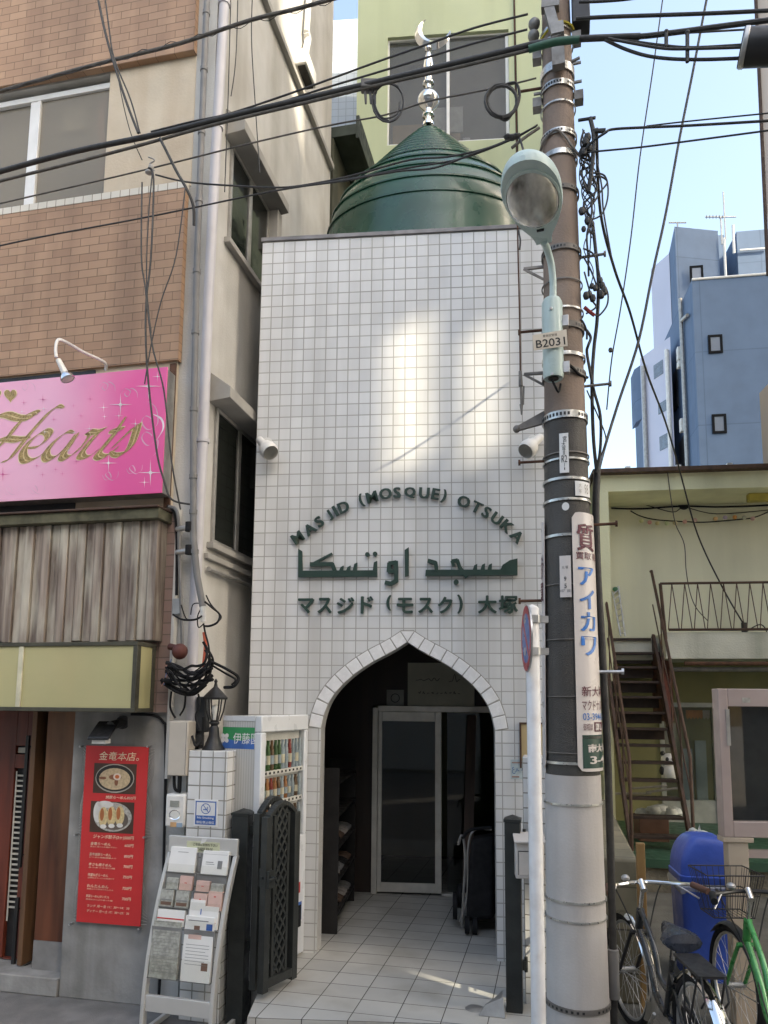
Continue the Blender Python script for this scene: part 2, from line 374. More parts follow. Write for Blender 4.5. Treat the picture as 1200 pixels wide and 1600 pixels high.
# lettering
R2 = lambda x, y: mpx(380 + x / 2.5, 640 + y / 2.5)
b = MB(m_green)
cs = [('M', 215, 503), ('A', 262, 470), ('S', 299, 441), ('J', 340, 415), ('I', 362, 399), ('D', 394, 384), ('(', 463, 358), ('M', 504, 345), ('O', 557, 332), ('S', 602, 328), ('Q', 652, 328), ('U', 708, 329), ('E', 752, 333), (')', 785, 342), ('O', 862, 363), ('T', 912, 385), ('S', 950, 404), ('U', 990, 429), ('K', 1030, 459), ('A', 1069, 498)]
cp = [R2(x, y) for _, x, y in cs]; HL = .078
for i, (ch, _, _) in enumerate(cs):
    a, c = cp[max(i - 1, 0)], cp[min(i + 1, len(cp) - 1)]
    an = math.atan2(c[1] - a[1], c[0] - a[0]); ar = glyphs(ch, .025)[2]; w = HL * ar * 1.02; h = HL
    if ch in '()': h = HL * 1.25; w = h * ar * .8
    if ch == 'Q': w = HL * .95
    def fn(p, q, ww, cx=cp[i][0], cz=cp[i][1], an=an, w=w, h=h):
        x, y = (p - .5) * w, (q - .5) * h
        return (cx + x * cos(an) - y * sin(an), ww, cz + x * sin(an) + y * cos(an))
    for dx, dw in ((0, 0), (.0045, .0006), (-.0045, .0012), (.0022, .0018)): b.text(ch, 0, 0, 1, 1, -.012, .016, .006, 0, lambda p, q, ww, dx=dx, dw=dw, fn=fn, an=an: (lambda r: (r[0] + dx * cos(an), r[1] - dw, r[2] + dx * sin(an)))(fn(p, q, ww)))
    if i in (5, 13, 19): part(mosque, 'latin_word', b); b = MB(m_green)
b = MB(m_green)
PW = [0]
def poly(*q): PW[0] += .0004; b.prism([R2(*p) for p in q], -.03 - PW[0], -.010)
def stroke(P, w):
    for (x0, y0), (x1, y1) in zip(P, P[1:]):
        l = math.hypot(x1 - x0, y1 - y0); dx, dy = (x1 - x0) / l, (y1 - y0) / l; nx, ny = -dy * w / 2, dx * w / 2; e = w * .18
        poly((x0 - dx * e + nx, y0 - dy * e + ny), (x1 + dx * e + nx, y1 + dy * e + ny), (x1 + dx * e - nx, y1 + dy * e - ny), (x0 - dx * e - nx, y0 - dy * e - ny))
def dot(x, y, r=9): poly(*[(x + r * cos(t * pi / 6), y + r * sin(t * pi / 6)) for t in range(12)])
poly((218, 546), (233, 556), (235, 632), (525, 630), (525, 655), (218, 657))                      # left alef and base line
stroke([(349, 566), (272, 606)], 9); stroke([(266, 607), (350, 606), (360, 632)], 16)              # kaf
for x, h in ((385, 612), (412, 612), (438, 600)): poly((x - 9, 634), (x - 2, h + 6), (x + 10, h), (x + 8, 634))
poly((508, 632), (512, 600), (525, 594), (525, 640)); dot(487, 569); dot(517, 567)
poly((632, 552), (648, 541), (648, 652), (633, 655))
stroke([(598, 600), (572, 604), (570, 634), (600, 634)], 16); stroke([(598, 597), (599, 672), (578, 683), (558, 678)], 16)
poly((1070, 585), (1070, 650), (712, 653), (714, 629), (1004, 628), (1012, 610), (1040, 592))
for x, h in ((905, 606), (935, 604), (962, 604)): poly((x - 10, 632), (x - 3, h + 6), (x + 9, h), (x + 8, 632))
stroke([(816, 596), (836, 592), (846, 620), (872, 656)], 14); stroke([(816, 596), (822, 612)], 12); dot(832, 677, 10)
stroke([(724, 594), (752, 602), (756, 632)], 15)
part(mosque, 'arabic_lettering', b)
b = MB(m_green)
for ch, x0, x1, y0, y1 in (('マ', 218, 278, 740, 796), ('ス', 294, 346, 738, 796), ('ジ', 368, 434, 736, 798), ('ド', 462, 508, 732, 797), ('(', 562, 578, 728, 786), ('モ', 602, 664, 738, 796), ('ス', 686, 740, 738, 796), ('ク', 762, 816, 734, 797), (')', 838, 856, 726, 797), ('大', 918, 988, 729, 797), ('塚', 1000, 1070, 729, 797)):
    a, c = R2(x0, y1), R2(x1, y0); [b.text(ch, a[0] + dx, a[1] + dz, c[0] + dx, c[1] + dz, -.010 - dw, .016, .004) for dx, dz, dw in ((0, 0, 0), (.004, 0, .0006), (-.004, 0, .0012), (0, .003, .0018), (0, -.003, .0024))]
    if x0 in (462, 838, 1000): part(mosque, 'japanese_word', b); b = MB(m_green)
# door
b = MB(m_alu); t = .045
du0, du1 = M.px(597, 1250, DW)[0], M.px(680, 1250, DW)[0]; pz0, pz1 = M.px(640, 1378, DW)[1], M.px(640, 1127, DW)[1]
b.box(dl, dl + .05, DW - .06, DW + .06, 0, dz1).box(dl + .05, ir, DW - .06, DW + .06, dz1 - .035, dz1 + .018)
door = part(mosque, 'door', b, .003)
b = MB(m_alu); w0, w1 = DW - .045, DW - .01
b.box(dl + .052, du0, w0, w1, .02, dz1 - .037).box(du1, dr, w0, w1, .02, dz1 - .037).box(du0, du1, w0, w1, .02, pz0).box(du0, du1, w0, w1, pz1, dz1 - .037)
b.box(dr + .002, ir, DW - .05, DW + .03, 0.0, .022)
part(mosque, 'sliding_leaf', b, .003, door)
b = MB(m_pglass); b.box(du0, du1, DW - .03, DW - .022, pz0, pz1); part(mosque, 'glass_pane', b, 0, door)
b = MB(m_pglass); b.box(dr + .05, ir, DW + .01, DW + .018, .022, dz1 - .04); part(mosque, 'glass_pane', b, 0, door)
q0, q1 = M.px(637, 1107, DW - .03), M.px(741, 1036, DW - .03)
b = MB(mat('yellowed paper', (.42, .41, .33), .8, 0, .1, 5), mat('faded brush ink', (.12, .12, .10), .8))
b.box(q0[0], q1[0], DW - .035, DW - .03, q0[1], q1[1])
ww, hh = q1[0] - q0[0], q1[1] - q0[1]
def hand(bb, u0, z0, l, h, n, w):                   # a line of cursive brush strokes
    P = []
    for i in range(n): P.append((u0 + l * i / n, w, z0 + h * (random.random() if i % 2 else random.random() * .4)))
    bb.wire(P, .004, 4, 3)
b.use(1); hand(b, q0[0] + .12 * ww, q0[1] + .60 * hh, ww * .40, .06, 10, DW - .037); hand(b, q0[0] + .62 * ww, q0[1] + .58 * hh, ww * .2, .09, 7, DW - .037)
for i in range(10): hand(b, q0[0] + (.16 + .066 * i) * ww, q0[1] + .32 * hh, ww * .045, .025, 4, DW - .037)
solo('paper_banner', 'yellowed paper banner with brush writing above the glass door', 'banner', M, (q0[0], DW, q0[1]), b)
q0, q1 = M.px(604, 1118, DW - .03), M.px(631, 1078, DW - .03)
b = MB(mat('grey notice', (.30, .30, .27), .8), m_ink); b.box(q0[0], q1[0], DW - .034, DW - .03, q0[1], q1[1])
b.use(1); c = ((q0[0] + q1[0]) / 2, DW - .036, q0[1] + .16); b.lathe([(.035, 0), (.042, 0)], c, 20, None, 1, Matrix.Rotation(pi / 2, 3, 'X')); b.box(q0[0] + .02, q1[0] - .02, DW - .036, DW - .0345, q0[1] + .02, q0[1] + .07)
solo('small_notice', 'small grey notice left of the paper banner above the door', 'notice', M, (q0[0], DW, q0[1]), b)
# dome
DY = .98
ctr = M.px(669, 365, DY); dc = (ctr[0], DY, 0)
zat = lambda y: M.px(669, y, DY)[1]
ppm = math.dist(M.P(*ctr[:1], DY, ctr[1]), M.P(M.px(670, 365, DY)[0], DY, ctr[1]))     # metres per pixel there
dome = thing('roof_dome', 'green sheet metal onion dome on the tiled mosque front', 'dome', M, (dc[0], DY, zT))
S3 = [(160, 560), (159, 405), (157, 369), (150, 344), (138, 321), (119, 299), (93, 277)]
prof = []
PR = [(Vector((r * ppm, zat(y) - .0, 0))) for r, y in S3]
fine = ipol(PR, 6); prof = [(p.x, p.y) for p in fine]
b = MB(m_dome)
zr = lambda i: prof[i]
prof2 = []
for i, (r, z) in enumerate(prof):
    prof2.append((r, z))
    if i in (12, 18, 24, 30): prof2 += [(r + .014, z + .004), (r + .014, z + .018), (r - .004, z + .02)]
b.lathe(prof2, dc, 64, None, .66)
body = part(dome, 'shell', b)
b = MB(m_dome); r0, zz0 = prof[-1]; zz1 = zat(199); NR = 10; cone = []
for i in range(NR):
    k0, k1 = i / NR, (i + 1) / NR; cur = lambda k: r0 * (1 - k) ** .93 + .035 * k
    za = zz0 + (zz1 - zz0) * k0; zb = zz0 + (zz1 - zz0) * k1
    cone += [(cur(k0) + .022, za - .012), (cur(k0) + .024, za), (cur(k1) + .006, zb), (cur(k1) - .006, zb - .012)]
b.lathe(cone, dc, 56, None, .66); part(dome, 'stepped_cap', b)
b = MB(m_chrome)
fp = [(9, 197), (9, 193), (5, 190), (5, 184), (9.5, 182), (9.5, 180), (5, 177), (6, 172)]
fp += [(6 + 11.5 * sin(pi * k / 10), 172 - 30 * k / 10) for k in range(1, 10)]
fp += [(6, 142), (5, 139), (5, 134), (9, 132), (9, 130), (5, 127), (6, 124), (6, 112), (8.5, 105), (5.5, 88), (2.5, 80), (6, 78), (6, 73), (0, 72)]
b.lathe([(r * ppm, zat(y)) for r, y in fp], dc, 24); part(dome, 'finial', b, sharp=30)
b = MB(m_chrome); c0 = M.px(676, 53, DY); R1 = 25 * ppm * 1.16
oc, ic, rI = (c0[0], c0[1]), (c0[0] + .085 * R1 / .16 * .35, c0[1] + .37 * R1), .80 * R1
out_, in_ = [], []
A0, A1 = radians(84), radians(401)
for i in range(33):
    t_ = radians(80 + 325 * i / 32); P0 = (oc[0] + R1 * cos(t_ + 0), oc[1] + R1 * sin(t_))
    out_.append(P0)
def inner(t_): return (ic[0] + rI * cos(t_), ic[1] + rI * sin(t_))
# crescent between the two circles
import itertools
d_ = math.dist(oc, ic); aa = (R1 * R1 - rI * rI + d_ * d_) / (2 * d_); hh_ = sqrt(max(0, R1 * R1 - aa * aa)); base = math.atan2(ic[1] - oc[1], ic[0] - oc[0])
tO = math.atan2(hh_, aa); tI = math.atan2(hh_, aa - d_); N_ = 30
O_ = [(oc[0] + R1 * cos(base + tO + (2 * pi - 2 * tO) * i / N_), oc[1] + R1 * sin(base + tO + (2 * pi - 2 * tO) * i / N_)) for i in range(N_ + 1)]
I_ = [(ic[0] + rI * cos(base + tI + (2 * pi - 2 * tI) * i / N_), ic[1] + rI * sin(base + tI + (2 * pi - 2 * tI) * i / N_)) for i in range(N_ + 1)]
V_ = []; F_ = []
for i in range(N_ + 1):                              # lens-shaped cross section
    o_, n_ = O_[i], I_[i]; md = ((o_[0] + n_[0]) / 2, (o_[1] + n_[1]) / 2); th = .006 + math.dist(o_, n_) * .3
    V_ += [(o_[0], DY, o_[1]), (md[0], DY - th, md[1]), (n_[0], DY, n_[1]), (md[0], DY + th, md[1])]
for i in range(N_):
    for k in range(4): F_.append((i * 4 + k, i * 4 + (k + 1) % 4, i * 4 + 4 + (k + 1) % 4, i * 4 + 4 + k))
b.add(V_, F_, True); part(dome, 'crescent', b, sharp=60)
# floodlights on the front
def flood(x, y, label, side):
    u, z = mpx(x, y); t = thing('floodlight', label, 'floodlight', M, (u, 0, z), 'white floodlights on the mosque front')
    ax = Vector((.55 * side, -.50, -.66)).normalized(); rot = ax.to_track_quat('Z', 'Y').to_matrix()
    c = Vector((u, -.10, z))
    p = MB(m_whitep); p.cyl((u - .01 * side, 0, z + .06), (u - .01 * side, -.02, z + .06), .04).cyl((u - .01 * side, -.01, z + .06), c - ax * .03, .022); part(t, 'bracket', p)
    p = MB(m_whitep); p.lathe([(.0, -.11), (.028, -.11), (.030, -.02), (.045, .0), (.060, .025), (.066, .055), (.064, .085), (.056, .10)], c, 24, None, 1, rot)
    hd = part(t, 'housing', p)
    p = MB(m_clear, m_black); p.lathe([(0, .088), (.05, .094), (.056, .099)], c, 24, None, 1, rot); part(t, 'lens', p, 0, hd)
    p = MB(m_black); q = c + ax * .04; p.ball(q + Vector((.0, -.063, .0)), .010, (2.0, .5, .8), 10); part(t, 'sensor', p, 0, hd)
flood(420, 705, 'white round floodlight near the left edge of the tiled mosque front', 1)
flood(830, 702, 'white round floodlight on the tiled front half hidden behind the utility pole', -1)
# bits fixed to the tiles
u0, zb = mpx(812, 1188); u1, zt = mpx(848, 1129)
b = MB(mat('plywood', (.50, .38, .20), .7, 0, .15, 3), m_brown)
b.box(u0 + .012, u1, -.012, 0, zb, zt - .012).use(1).box(u0, u0 + .012, -.02, 0, zb - .05, zt).box(u0 + .012, u1, -.02, 0, zt - .012, zt)
solo('plywood_board', 'small plywood board with a dark edge right of the arch', 'board', M, (u0, 0, zb), b)
u0, zb = mpx(798, 1217); u1, zt = mpx(818, 1187)
b = MB(mat('faded sticker', (.45, .52, .52), .6, 0, .1, 30), mat('blue print', (.05, .14, .33), .6), mat('rust print', (.35, .22, .18), .6))
b.box(u0, u1, -.003, 0, zb, zt).use(1).text('عرب', u0 + .01, zb + .035, u1 - .008, zb + .08, -.003, .001).use(2).box(u0 + .008, u1 - .01, -.0045, -.003, zt - .025, zt - .016).box(u0 + .008, u1 - .03, -.0045, -.003, zb + .01, zb + .02)
solo('faded_sticker', 'small faded blue and grey sticker below the plywood board', 'sticker', M, (u0, 0, zb), b)
# ---------------------------------------------------------------- brick house on the left
m_brick = tilemat('tan brick tile', (.455, .285, .175), (.375, .225, .135), (.215, .15, .10), .150, .062, .0028, .5, .55, (0, 0), .6, ((.25, .14, .085), .9, .35), ((.13, .075, .05), 3.5, .6), .2)
m_plaster = mat('beige plaster', (.55, .475, .37), .85, 0, .08, 3, .1, 60, ((.45, .34, .23), 1.8, .45), ((.38, .26, .16), 4, .45))
m_white = mat('weathered white render', (.52, .51, .485), .85, 0, .08, 2.5, .15, 70, ((.34, .30, .25), 1.3, .55), ((.22, .20, .16), 3, .5))
m_side = mat('stained side wall render', (.34, .345, .33), .85, 0, .07, 2, .12, 70, ((.33, .30, .25), .8, .7), ((.12, .10, .075), 1.1, .8))
m_hood = mat('grey concrete hood', (.34, .325, .30), .85, 0, .12, 4)
m_frame = mat('white window frame', (.72, .72, .71), .4, 0, .05, 6)
m_wglass = mat('room and reflection mottle', (.19, .175, .15), .6, 0, .45, 1.7)  # mottled grey also imitates reflections in the street window
m_boards = woodmat('weathered cladding boards', (.095, .068, .055), (.39, .325, .27), (26, 26, 1.3), .85, ((.66, .63, .52), 7, .75), .5)
m_moss = mat('mossy timber', (.10, .095, .06), .95, 0, .3, 12)
m_yellow = mat('yellowed sign panel', (.44, .41, .215), .45, 0, .05, 1.5, 0, 60, ((.52, .44, .24), 2.0, .3), ((.46, .38, .20), 5, .25))
m_olive = mat('dark olive frame', (.055, .052, .035), .6, 0, .25, 8)
m_reddoor = woodmat('red stained door wood', (.075, .016, .010), (.21, .045, .024), (10, 10, .9), .4)
m_brownw = woodmat('varnished brown wood', (.035, .011, .006), (.17, .058, .028), (9, 9, .7), .38, ((.42, .22, .10), 3, .55))
m_post = woodmat('door post wood', (.08, .04, .022), (.19, .10, .05), (12, 12, .9), .5)
house = thing('brick_house', 'tan brick tiled house front with white corner at the left of the mosque', 'house', L, (-2.4, 0, GZ))
lz = lambda x, y, w=0: L.px(x, y, w)[1]; lu = lambda x, y, w=0: L.px(x, y, w)[0]
WB = -.055                                           # brick face stands proud of the core
zSoff = lz(300, 78, WB); zSill = lz(289, 283, WB); zBr0 = lz(274, 562, WB); uBr = lu(284, 430, WB)
ub2 = uBr + .015
zTop = 12.5
b = MB(m_white, m_plaster)
DEP = 2.9
wl, wr = -5.5, lu(168, 200)
zh, uP0, uP1 = lz(130, 1118, 0), lu(104, 1350), lu(256, 1350)
b.box(wr + .001, 0, 0, DEP, zh + .101, zTop).box(uP0 + .01, 0, .0005, DEP, GZ, zh + .1)
b.box(wl, wr, .16, DEP, 1.75, zTop)
b.box(wl, wr, 0, .16, zSoff - .01, zTop).box(wl, wr, 0, .16, 1.75, zSill - .02)
b.use(1).box(wr + .002, ub2 - .004, -.006, 0, zSill, zSoff)
part(house, 'wall', b)
b = MB(m_brick); b.box(wl, ub2, WB, -.0061, zSoff, zTop); part(house, 'upper_brick_band', b)
b = MB(m_brick); b.box(wl, uBr, WB, -.0061, zBr0, zSill - .05); part(house, 'lower_brick_band', b)
b = MB(tilemat('white sill tile', (.66, .62, .54), (.60, .56, .48), (.25, .20, .15), .075, .2, .003, 0, .4, (0, 0))); b.box(wl, uBr + .002, WB - .003, -.0061, zSill - .049, zSill + .002); part(house, 'tiled_sill', b)
# street window
zw0, zw1 = zSill + .005, zSoff - .05
b = MB(m_frame); t = .035
win = None
um = lu(45, 220)
b.box(wl, wr, .03, .075, zw1 - .045, zw1).box(wl, wr, .03, .075, zw0, zw0 + .03).box(um - .035, um + .03, .035, .085, zw0 + .03, zw1 - .045).box(wr - .012, wr, .03, .075, zw0 + .03, zw1 - .045)
b.box(um + .031, um + .055, .03, .07, zw0 + .03, zw1 - .045)
win = part(house, 'window', b, .003)
b = MB(glass('beige reflection glass', (.8, .78, .72), .55, .04, (.34, .305, .25), .6)); b.box(wl, um - .035, .062, .067, zw0 + .03, zw1 - .045).box(um + .055, wr - .012, .05, .055, zw0 + .03, zw1 - .045); part(house, 'pane', b, 0, win)  # beige body colour stands in for buildings reflected in the panes
b = MB(m_wglass, mat('pink curtain', (.40, .20, .16), .9), mat('pale boxes', (.42, .38, .30), .8))
b.quad((wl, .157, zw0), (wr, .157, zw0), (wr, .157, zw1), (wl, .157, zw1))
cu = lu(165, 180, .1); b.use(1).wire([(cu - .03, .12, zw1 - .05), (cu - .05, .12, zw1 - .25), (cu, .12, zw1 - .55), (cu - .02, .12, zw1 - .75)], .03, 6)
b.use(2).box(lu(70, 280, .12), lu(150, 280, .12), .11, .15, zw0 + .03, zw0 + .12).box(lu(100, 200, .12), lu(135, 200, .12), .11, .15, lz(110, 205, .12), lz(110, 165, .12))
part(house, 'window_contents', b, 0, win)
# strip between the brick and the awning
b = MB(m_plaster, m_rust, m_black)
zA = lz(250, 790, -.12)
b.box(wl, uBr - .02, -.03, 0, zA, zBr0)
b.use(1).box(lu(262, 680, -.03), uBr - .02, -.045, -.0301, zA + .01, zBr0 - .02)
b.use(2).box(wl, lu(118, 790, -.03), -.034, -.0301, zA, lz(120, 770, -.03)).box(wl, lu(150, 580, -.03), -.036, -.0301, lz(100, 600, -.03), zBr0 - .01)  # flat black strips paint in the shaded gap and recess round the pink sign
part(house, 'plaster_strip', b)
# timber clad fascia
WF = -.16
zc1, zc0 = lz(130, 818, WF), lz(130, 1003, WF); ur = lu(243, 900, WF)
b = MB(m_boards)
wbd = .066; u = ur
k = 0
while u > wl + 1.5:
    j = random.uniform(-.004, .004)
    b.box(u - wbd + .006, u, WF + j + (.012 if k % 2 else 0), -.03, zc0 + random.uniform(-.012, .012), zc1)
    u -= wbd; k += 1
part(house, 'timber_cladding', b, .004)
b = MB(m_moss, m_brown); b.box(wl, ur + .03, WF - .05, -.0301, zc1 + .001, zc1 + .07).use(1).box(wl, ur + .035, WF - .07, -.03, zc1 + .071, zc1 + .085)
part(house, 'fascia_cap', b, .004)
m_rbrick = tilemat('weathered pink brick', (.30, .20, .17), (.24, .16, .135), (.16, .12, .10), .22, .076, .004, 0, .7, (0, 0), .6, ((.15, .12, .10), 2, .5))
up0, up1 = lu(243, 1000, -.035), lu(268, 1000, -.035)
b = MB(m_rbrick, m_white); b.box(up0 - .1, up1, -.035, -.001, 1.62, zA - .001).use(1).box(up1 + .0005, up1 + .02, -.05, -.001, 1.2, zA)
part(house, 'brick_corner_strip', b)
# doorway below
b = MB(m_dirty); b.box(uP0, uP1, -.004, .3, GZ, zh + .1); part(house, 'concrete_pier', b, .006)
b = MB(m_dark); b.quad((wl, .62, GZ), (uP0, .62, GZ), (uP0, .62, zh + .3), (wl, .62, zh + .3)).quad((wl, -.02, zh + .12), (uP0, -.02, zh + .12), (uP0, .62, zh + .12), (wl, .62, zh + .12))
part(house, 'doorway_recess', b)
b = MB(m_dirty); b.box(wl, uP0 - .002, -.02, .6, GZ, -.085); part(house, 'threshold', b, .008)
b = MB(m_brownw); ub0 = lu(64, 1300, .1)
b.box(ub0, uP0 - .002, .10, .14, .10, zh + .12); part(house, 'wood_panel', b)
b = MB(mat('grey base board', (.22, .215, .21), .8)); b.box(ub0, uP0 - .002, .095, .14, -.1, .099); part(house, 'base_board', b)
WD2 = .20
b = MB(m_post); us = lu(50, 1300, .16); b.box(us - .008, us + .030, .10, .30, -.075, zh + .12); part(house, 'door_post', b, .004)
b = MB(m_reddoor, m_black); ue = us - .0085
z_ = lambda y: lz(20, y, WD2)
uu = lambda x: lu(x, 1300, WD2)
sl0, sl1 = uu(16), uu(33)
for a0, a1, c0, c1 in ((sl1, ue, -.07, zh + .119), (wl, sl0 - .28, -.07, zh + .119), (sl0, sl1 - .0005, z_(1165), zh + .119), (sl0, sl1 - .0005, -.07, z_(1500)), (sl0, sl1 - .0005, z_(1200), z_(1178)), (sl0 - .28, sl0 - .0005, -.07, zh + .119)): b.box(a0, a1, WD2, WD2 + .04, c0, c1)
b.use(1).box(sl0, sl1, WD2 + .03, WD2 + .038, z_(1500), z_(1165))
door2 = part(house, 'front_door', b, .003)
b = MB(mat('pale lattice', (.50, .48, .42), .6)); nz = 26
for i in range(nz):
    za = z_(1420) + (z_(1205) - z_(1420)) * i / nz; b.box(sl0 + .012, sl1 - .012, WD2 + .012, WD2 + .02, za, za + .012)
b.box(sl0 + .008, sl0 + .018, WD2 + .008, WD2 + .012, z_(1440), z_(1205)).box(sl0 + .01, sl1 - .01, WD2 + .012, WD2 + .02, z_(1176), z_(1168))
part(house, 'door_lattice', b, 0, door2)
for y0, y1 in ((1148, 1352), (1398, 1526)):
    h_ = uu(44 if y0 < 1300 else 28); b = MB(m_black); za, zb = z_(y1), z_(y0)
    h2 = uu(43)
    b.box(ue - .075, ue - .05, WD2 - .06, WD2 - .04, za, zb).cyl((ue - .062, WD2 - .05, zb - .08), (ue - .062, WD2 + .001, zb - .08), .008).cyl((ue - .062, WD2 - .05, za + .08), (ue - .062, WD2 + .001, za + .08), .008)
    part(house, 'door_handle', b, .003, door2)
b = MB(m_chrome); b.cyl((ue - .03, WD2, z_(1372)), (ue - .03, WD2 - .012, z_(1372)), .016); part(house, 'lock', b, 0, door2)
b = MB(m_whitep, m_rubber); q = (ue - .06, WD2 - .075, z_(1512)); b.ball(q, .022, (1.7, .8, .8)).use(1).wire([q, (q[0] + .06, q[1], q[2] + .03), (q[0] + .13, q[1] + .03, q[2] + .06)], .004); part(house, 'door_stopper', b, 0, door2)
# side wall: openings, hoods, ledges (frame S)
def sp(x, y, w=0): return S.pt(x, y, w)
def sl_(mb):                                         # side-wall coordinates into the house frame
    mb.v = [L.loc(S.P(*p)) for p in mb.v]; return mb
def swin(quadpx, hood, name):                        # a recessed window drawn on the side wall with a concrete hood
    C = [sp(*q) for q in quadpx]; ua = (C[0][0] + C[3][0]) / 2; ub = (C[1][0] + C[2][0]) / 2; zb = (C[2][2] + C[3][2]) / 2; zt = (C[0][2] + C[1][2]) / 2
    return ua, ub, zb, zt
def side_window(ua, ub, zb, zt, out=.16):
    b = MB(m_hood)
    b.hexa([(ua - .10, -out, zt + .10), (ua - .10, -.001, zt + .22), (ua - .10, -.001, zt + .0), (ua - .10, -out, zt + .02)], [(ub + .10, -out, zt + .10), (ub + .10, -.001, zt + .22), (ub + .10, -.001, zt + .0), (ub + .10, -out, zt + .02)])
    b.box(ub, ub + .10, -.10, -.001, zt - .35, zt - .001)
    part(house, 'window_hood', sl_(b), .004)
    b = MB(m_alud); t = .03; e = -.022
    b.box(ua, ub, e, -.001, zb, zb + t).box(ua, ub, e, -.001, zt - t, zt - .002).box(ua, ua + t, e, -.001, zb + t, zt - t).box(ub - t, ub, e, -.001, zb + t, zt - t).box((ua + ub) / 2 - .03, (ua + ub) / 2 + .02, e, -.001, zb + t, zt - t)
    f = part(house, 'side_window', sl_(b), .002)
    b = MB(mat('dark green grey glass', (.014, .016, .014), .1, 0, .3, 2.5, spec=.5)); b.box(ua + t, (ua + ub) / 2 - .03, -.010, -.002, zb + t, zt - t).box((ua + ub) / 2 + .02, ub - t, -.013, -.002, zb + t, zt - t)
    part(house, 'pane', sl_(b), 0, f)
    b = MB(m_hood); b.box(ua - .05, ub + .08, -.05, -.001, zb - .045, zb - .001); part(house, 'sill', sl_(b), .003, f)
A = sp(358, 380); B = sp(408, 300); T = sp(375, 200)
ua_, ub_ = sp(357, 300)[0], sp(416, 380)[0]
side_window(ua_, ub_, sp(357, 380)[2], sp(362, 226)[2] - .02)
ua_, ub_ = sp(331, 760)[0], sp(402, 800)[0]
side_window(ua_, ub_, sp(331, 850)[2], sp(340, 640)[2])
uE = sp(508, 300)[0]
b = MB(m_hood, m_alud)
l0 = sp(408, 2); l1 = sp(518, 260); zl = (l0[2] + l1[2]) / 2
b.box(.12, DEP - .02, -.05, -.001, zl - .04, zl + .02); part(house, 'string_course', sl_(b), .004)
b = MB(m_hood); q0 = sp(325, 862); b.box(.12, DEP - .02, -.035, -.001, q0[2] - .06, q0[2] - .02); b2 = part(house, 'string_course', sl_(b), .004)
b = MB(m_alud); b.tube([(.14, -.03, q0[2] - .13), (2.5, -.03, q0[2] - .13)], .018, 8); part(house, 'wall_pipe', sl_(b))
# rear block whose dark flank closes the gap behind the house
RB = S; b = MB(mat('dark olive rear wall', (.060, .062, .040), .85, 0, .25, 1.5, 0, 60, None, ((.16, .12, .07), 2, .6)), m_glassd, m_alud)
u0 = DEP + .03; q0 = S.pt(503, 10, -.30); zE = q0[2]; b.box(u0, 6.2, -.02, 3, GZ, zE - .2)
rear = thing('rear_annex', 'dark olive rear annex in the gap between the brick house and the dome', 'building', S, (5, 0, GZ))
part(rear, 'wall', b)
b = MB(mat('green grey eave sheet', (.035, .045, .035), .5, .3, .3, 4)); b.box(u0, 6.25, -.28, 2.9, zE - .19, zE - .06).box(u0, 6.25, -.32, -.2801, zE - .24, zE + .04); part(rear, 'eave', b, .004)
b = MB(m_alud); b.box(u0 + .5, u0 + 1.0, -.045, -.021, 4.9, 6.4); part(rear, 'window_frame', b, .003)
# air duct and unit cover on the side wall
q = sp(478, 105, -.06); t = thing('duct_cover', 'white air conditioning duct cover high on the side wall of the brick house', 'duct', S, (q[0], 0, q[2]))
b = MB(m_whitep); P = [sp(479, 50, -.05), sp(481, 62, -.05), sp(478, 78, -.05), sp(476, 95, -.05)]; b.wire(P, .035, 8); b.tube([sp(487, -70, -.05), sp(479, 50, -.05)], .03, 8); part(t, 'duct', b)
b = MB(m_whitep, m_dark); b.box(q[0] - .16, q[0] + .16, -.12, 0, q[2] - .10, q[2] + .06).use(1).box(q[0] - .14, q[0] + .14, -.10, -.02, q[2] - .12, q[2] - .101); part(t, 'drain_cover', b, .02)
# rain pipes at the corner
def pipe(name, label, P, r, mt, rings=(), cat='pipe'):
    t = thing(name, label, cat, L, P[-1], 'pipes down the house corner'); b = MB(mt); b.tube(P, r, 14); part(t, 'tube', b)
    b = MB(mt, m_rust)
    for i, z in enumerate(rings):
        for p, q in zip(P, P[1:]):
            if min(p[2], q[2]) <= z <= max(p[2], q[2]):
                k = (z - p[2]) / (q[2] - p[2]) if q[2] != p[2] else 0; c = Vector(p).lerp(Vector(q), k)
                b = MB(mt); b.cyl(c + Vector((0, 0, -.014)), c + Vector((0, 0, .014)), r * 1.22); part(t, 'pipe_clip', b)
lp = lambda x, y, w: L.pt(x, y, w)
grey = mat('grey vinyl pipe', (.17, .165, .16), .5, 0, .12, 5); lil = mat('pale lilac white pipe', (.52, .505, .53), .45, 0, .05, 5, 0, 60, None, ((.40, .36, .34), 5, .3))
pipe('rain_pipe', 'dark grey rain pipe with couplings down the white house corner', [lp(325, -40, -.10), lp(318, 130, -.10), lp(308, 400, -.10), lp(302, 680, -.10), lp(302, 840, -.10), lp(308, 900, -.10), lp(317, 948, -.10)], .022, grey, [lp(300, y, -.10)[2] for y in (25, 112, 210, 315, 425, 520, 640, 745, 800, 862)])
pipe('rain_pipe', 'wide pale rain pipe beside the dark grey one at the house corner', [lp(353, -40, .02), lp(337, 240, .02), lp(325, 480, .02), lp(317, 690, .02), lp(306, 900, .02), lp(300, 1040, .02), lp(299, 1140, .02)], .036, lil, [lp(300, y, .02)[2] for y in (16, 205, 690)])
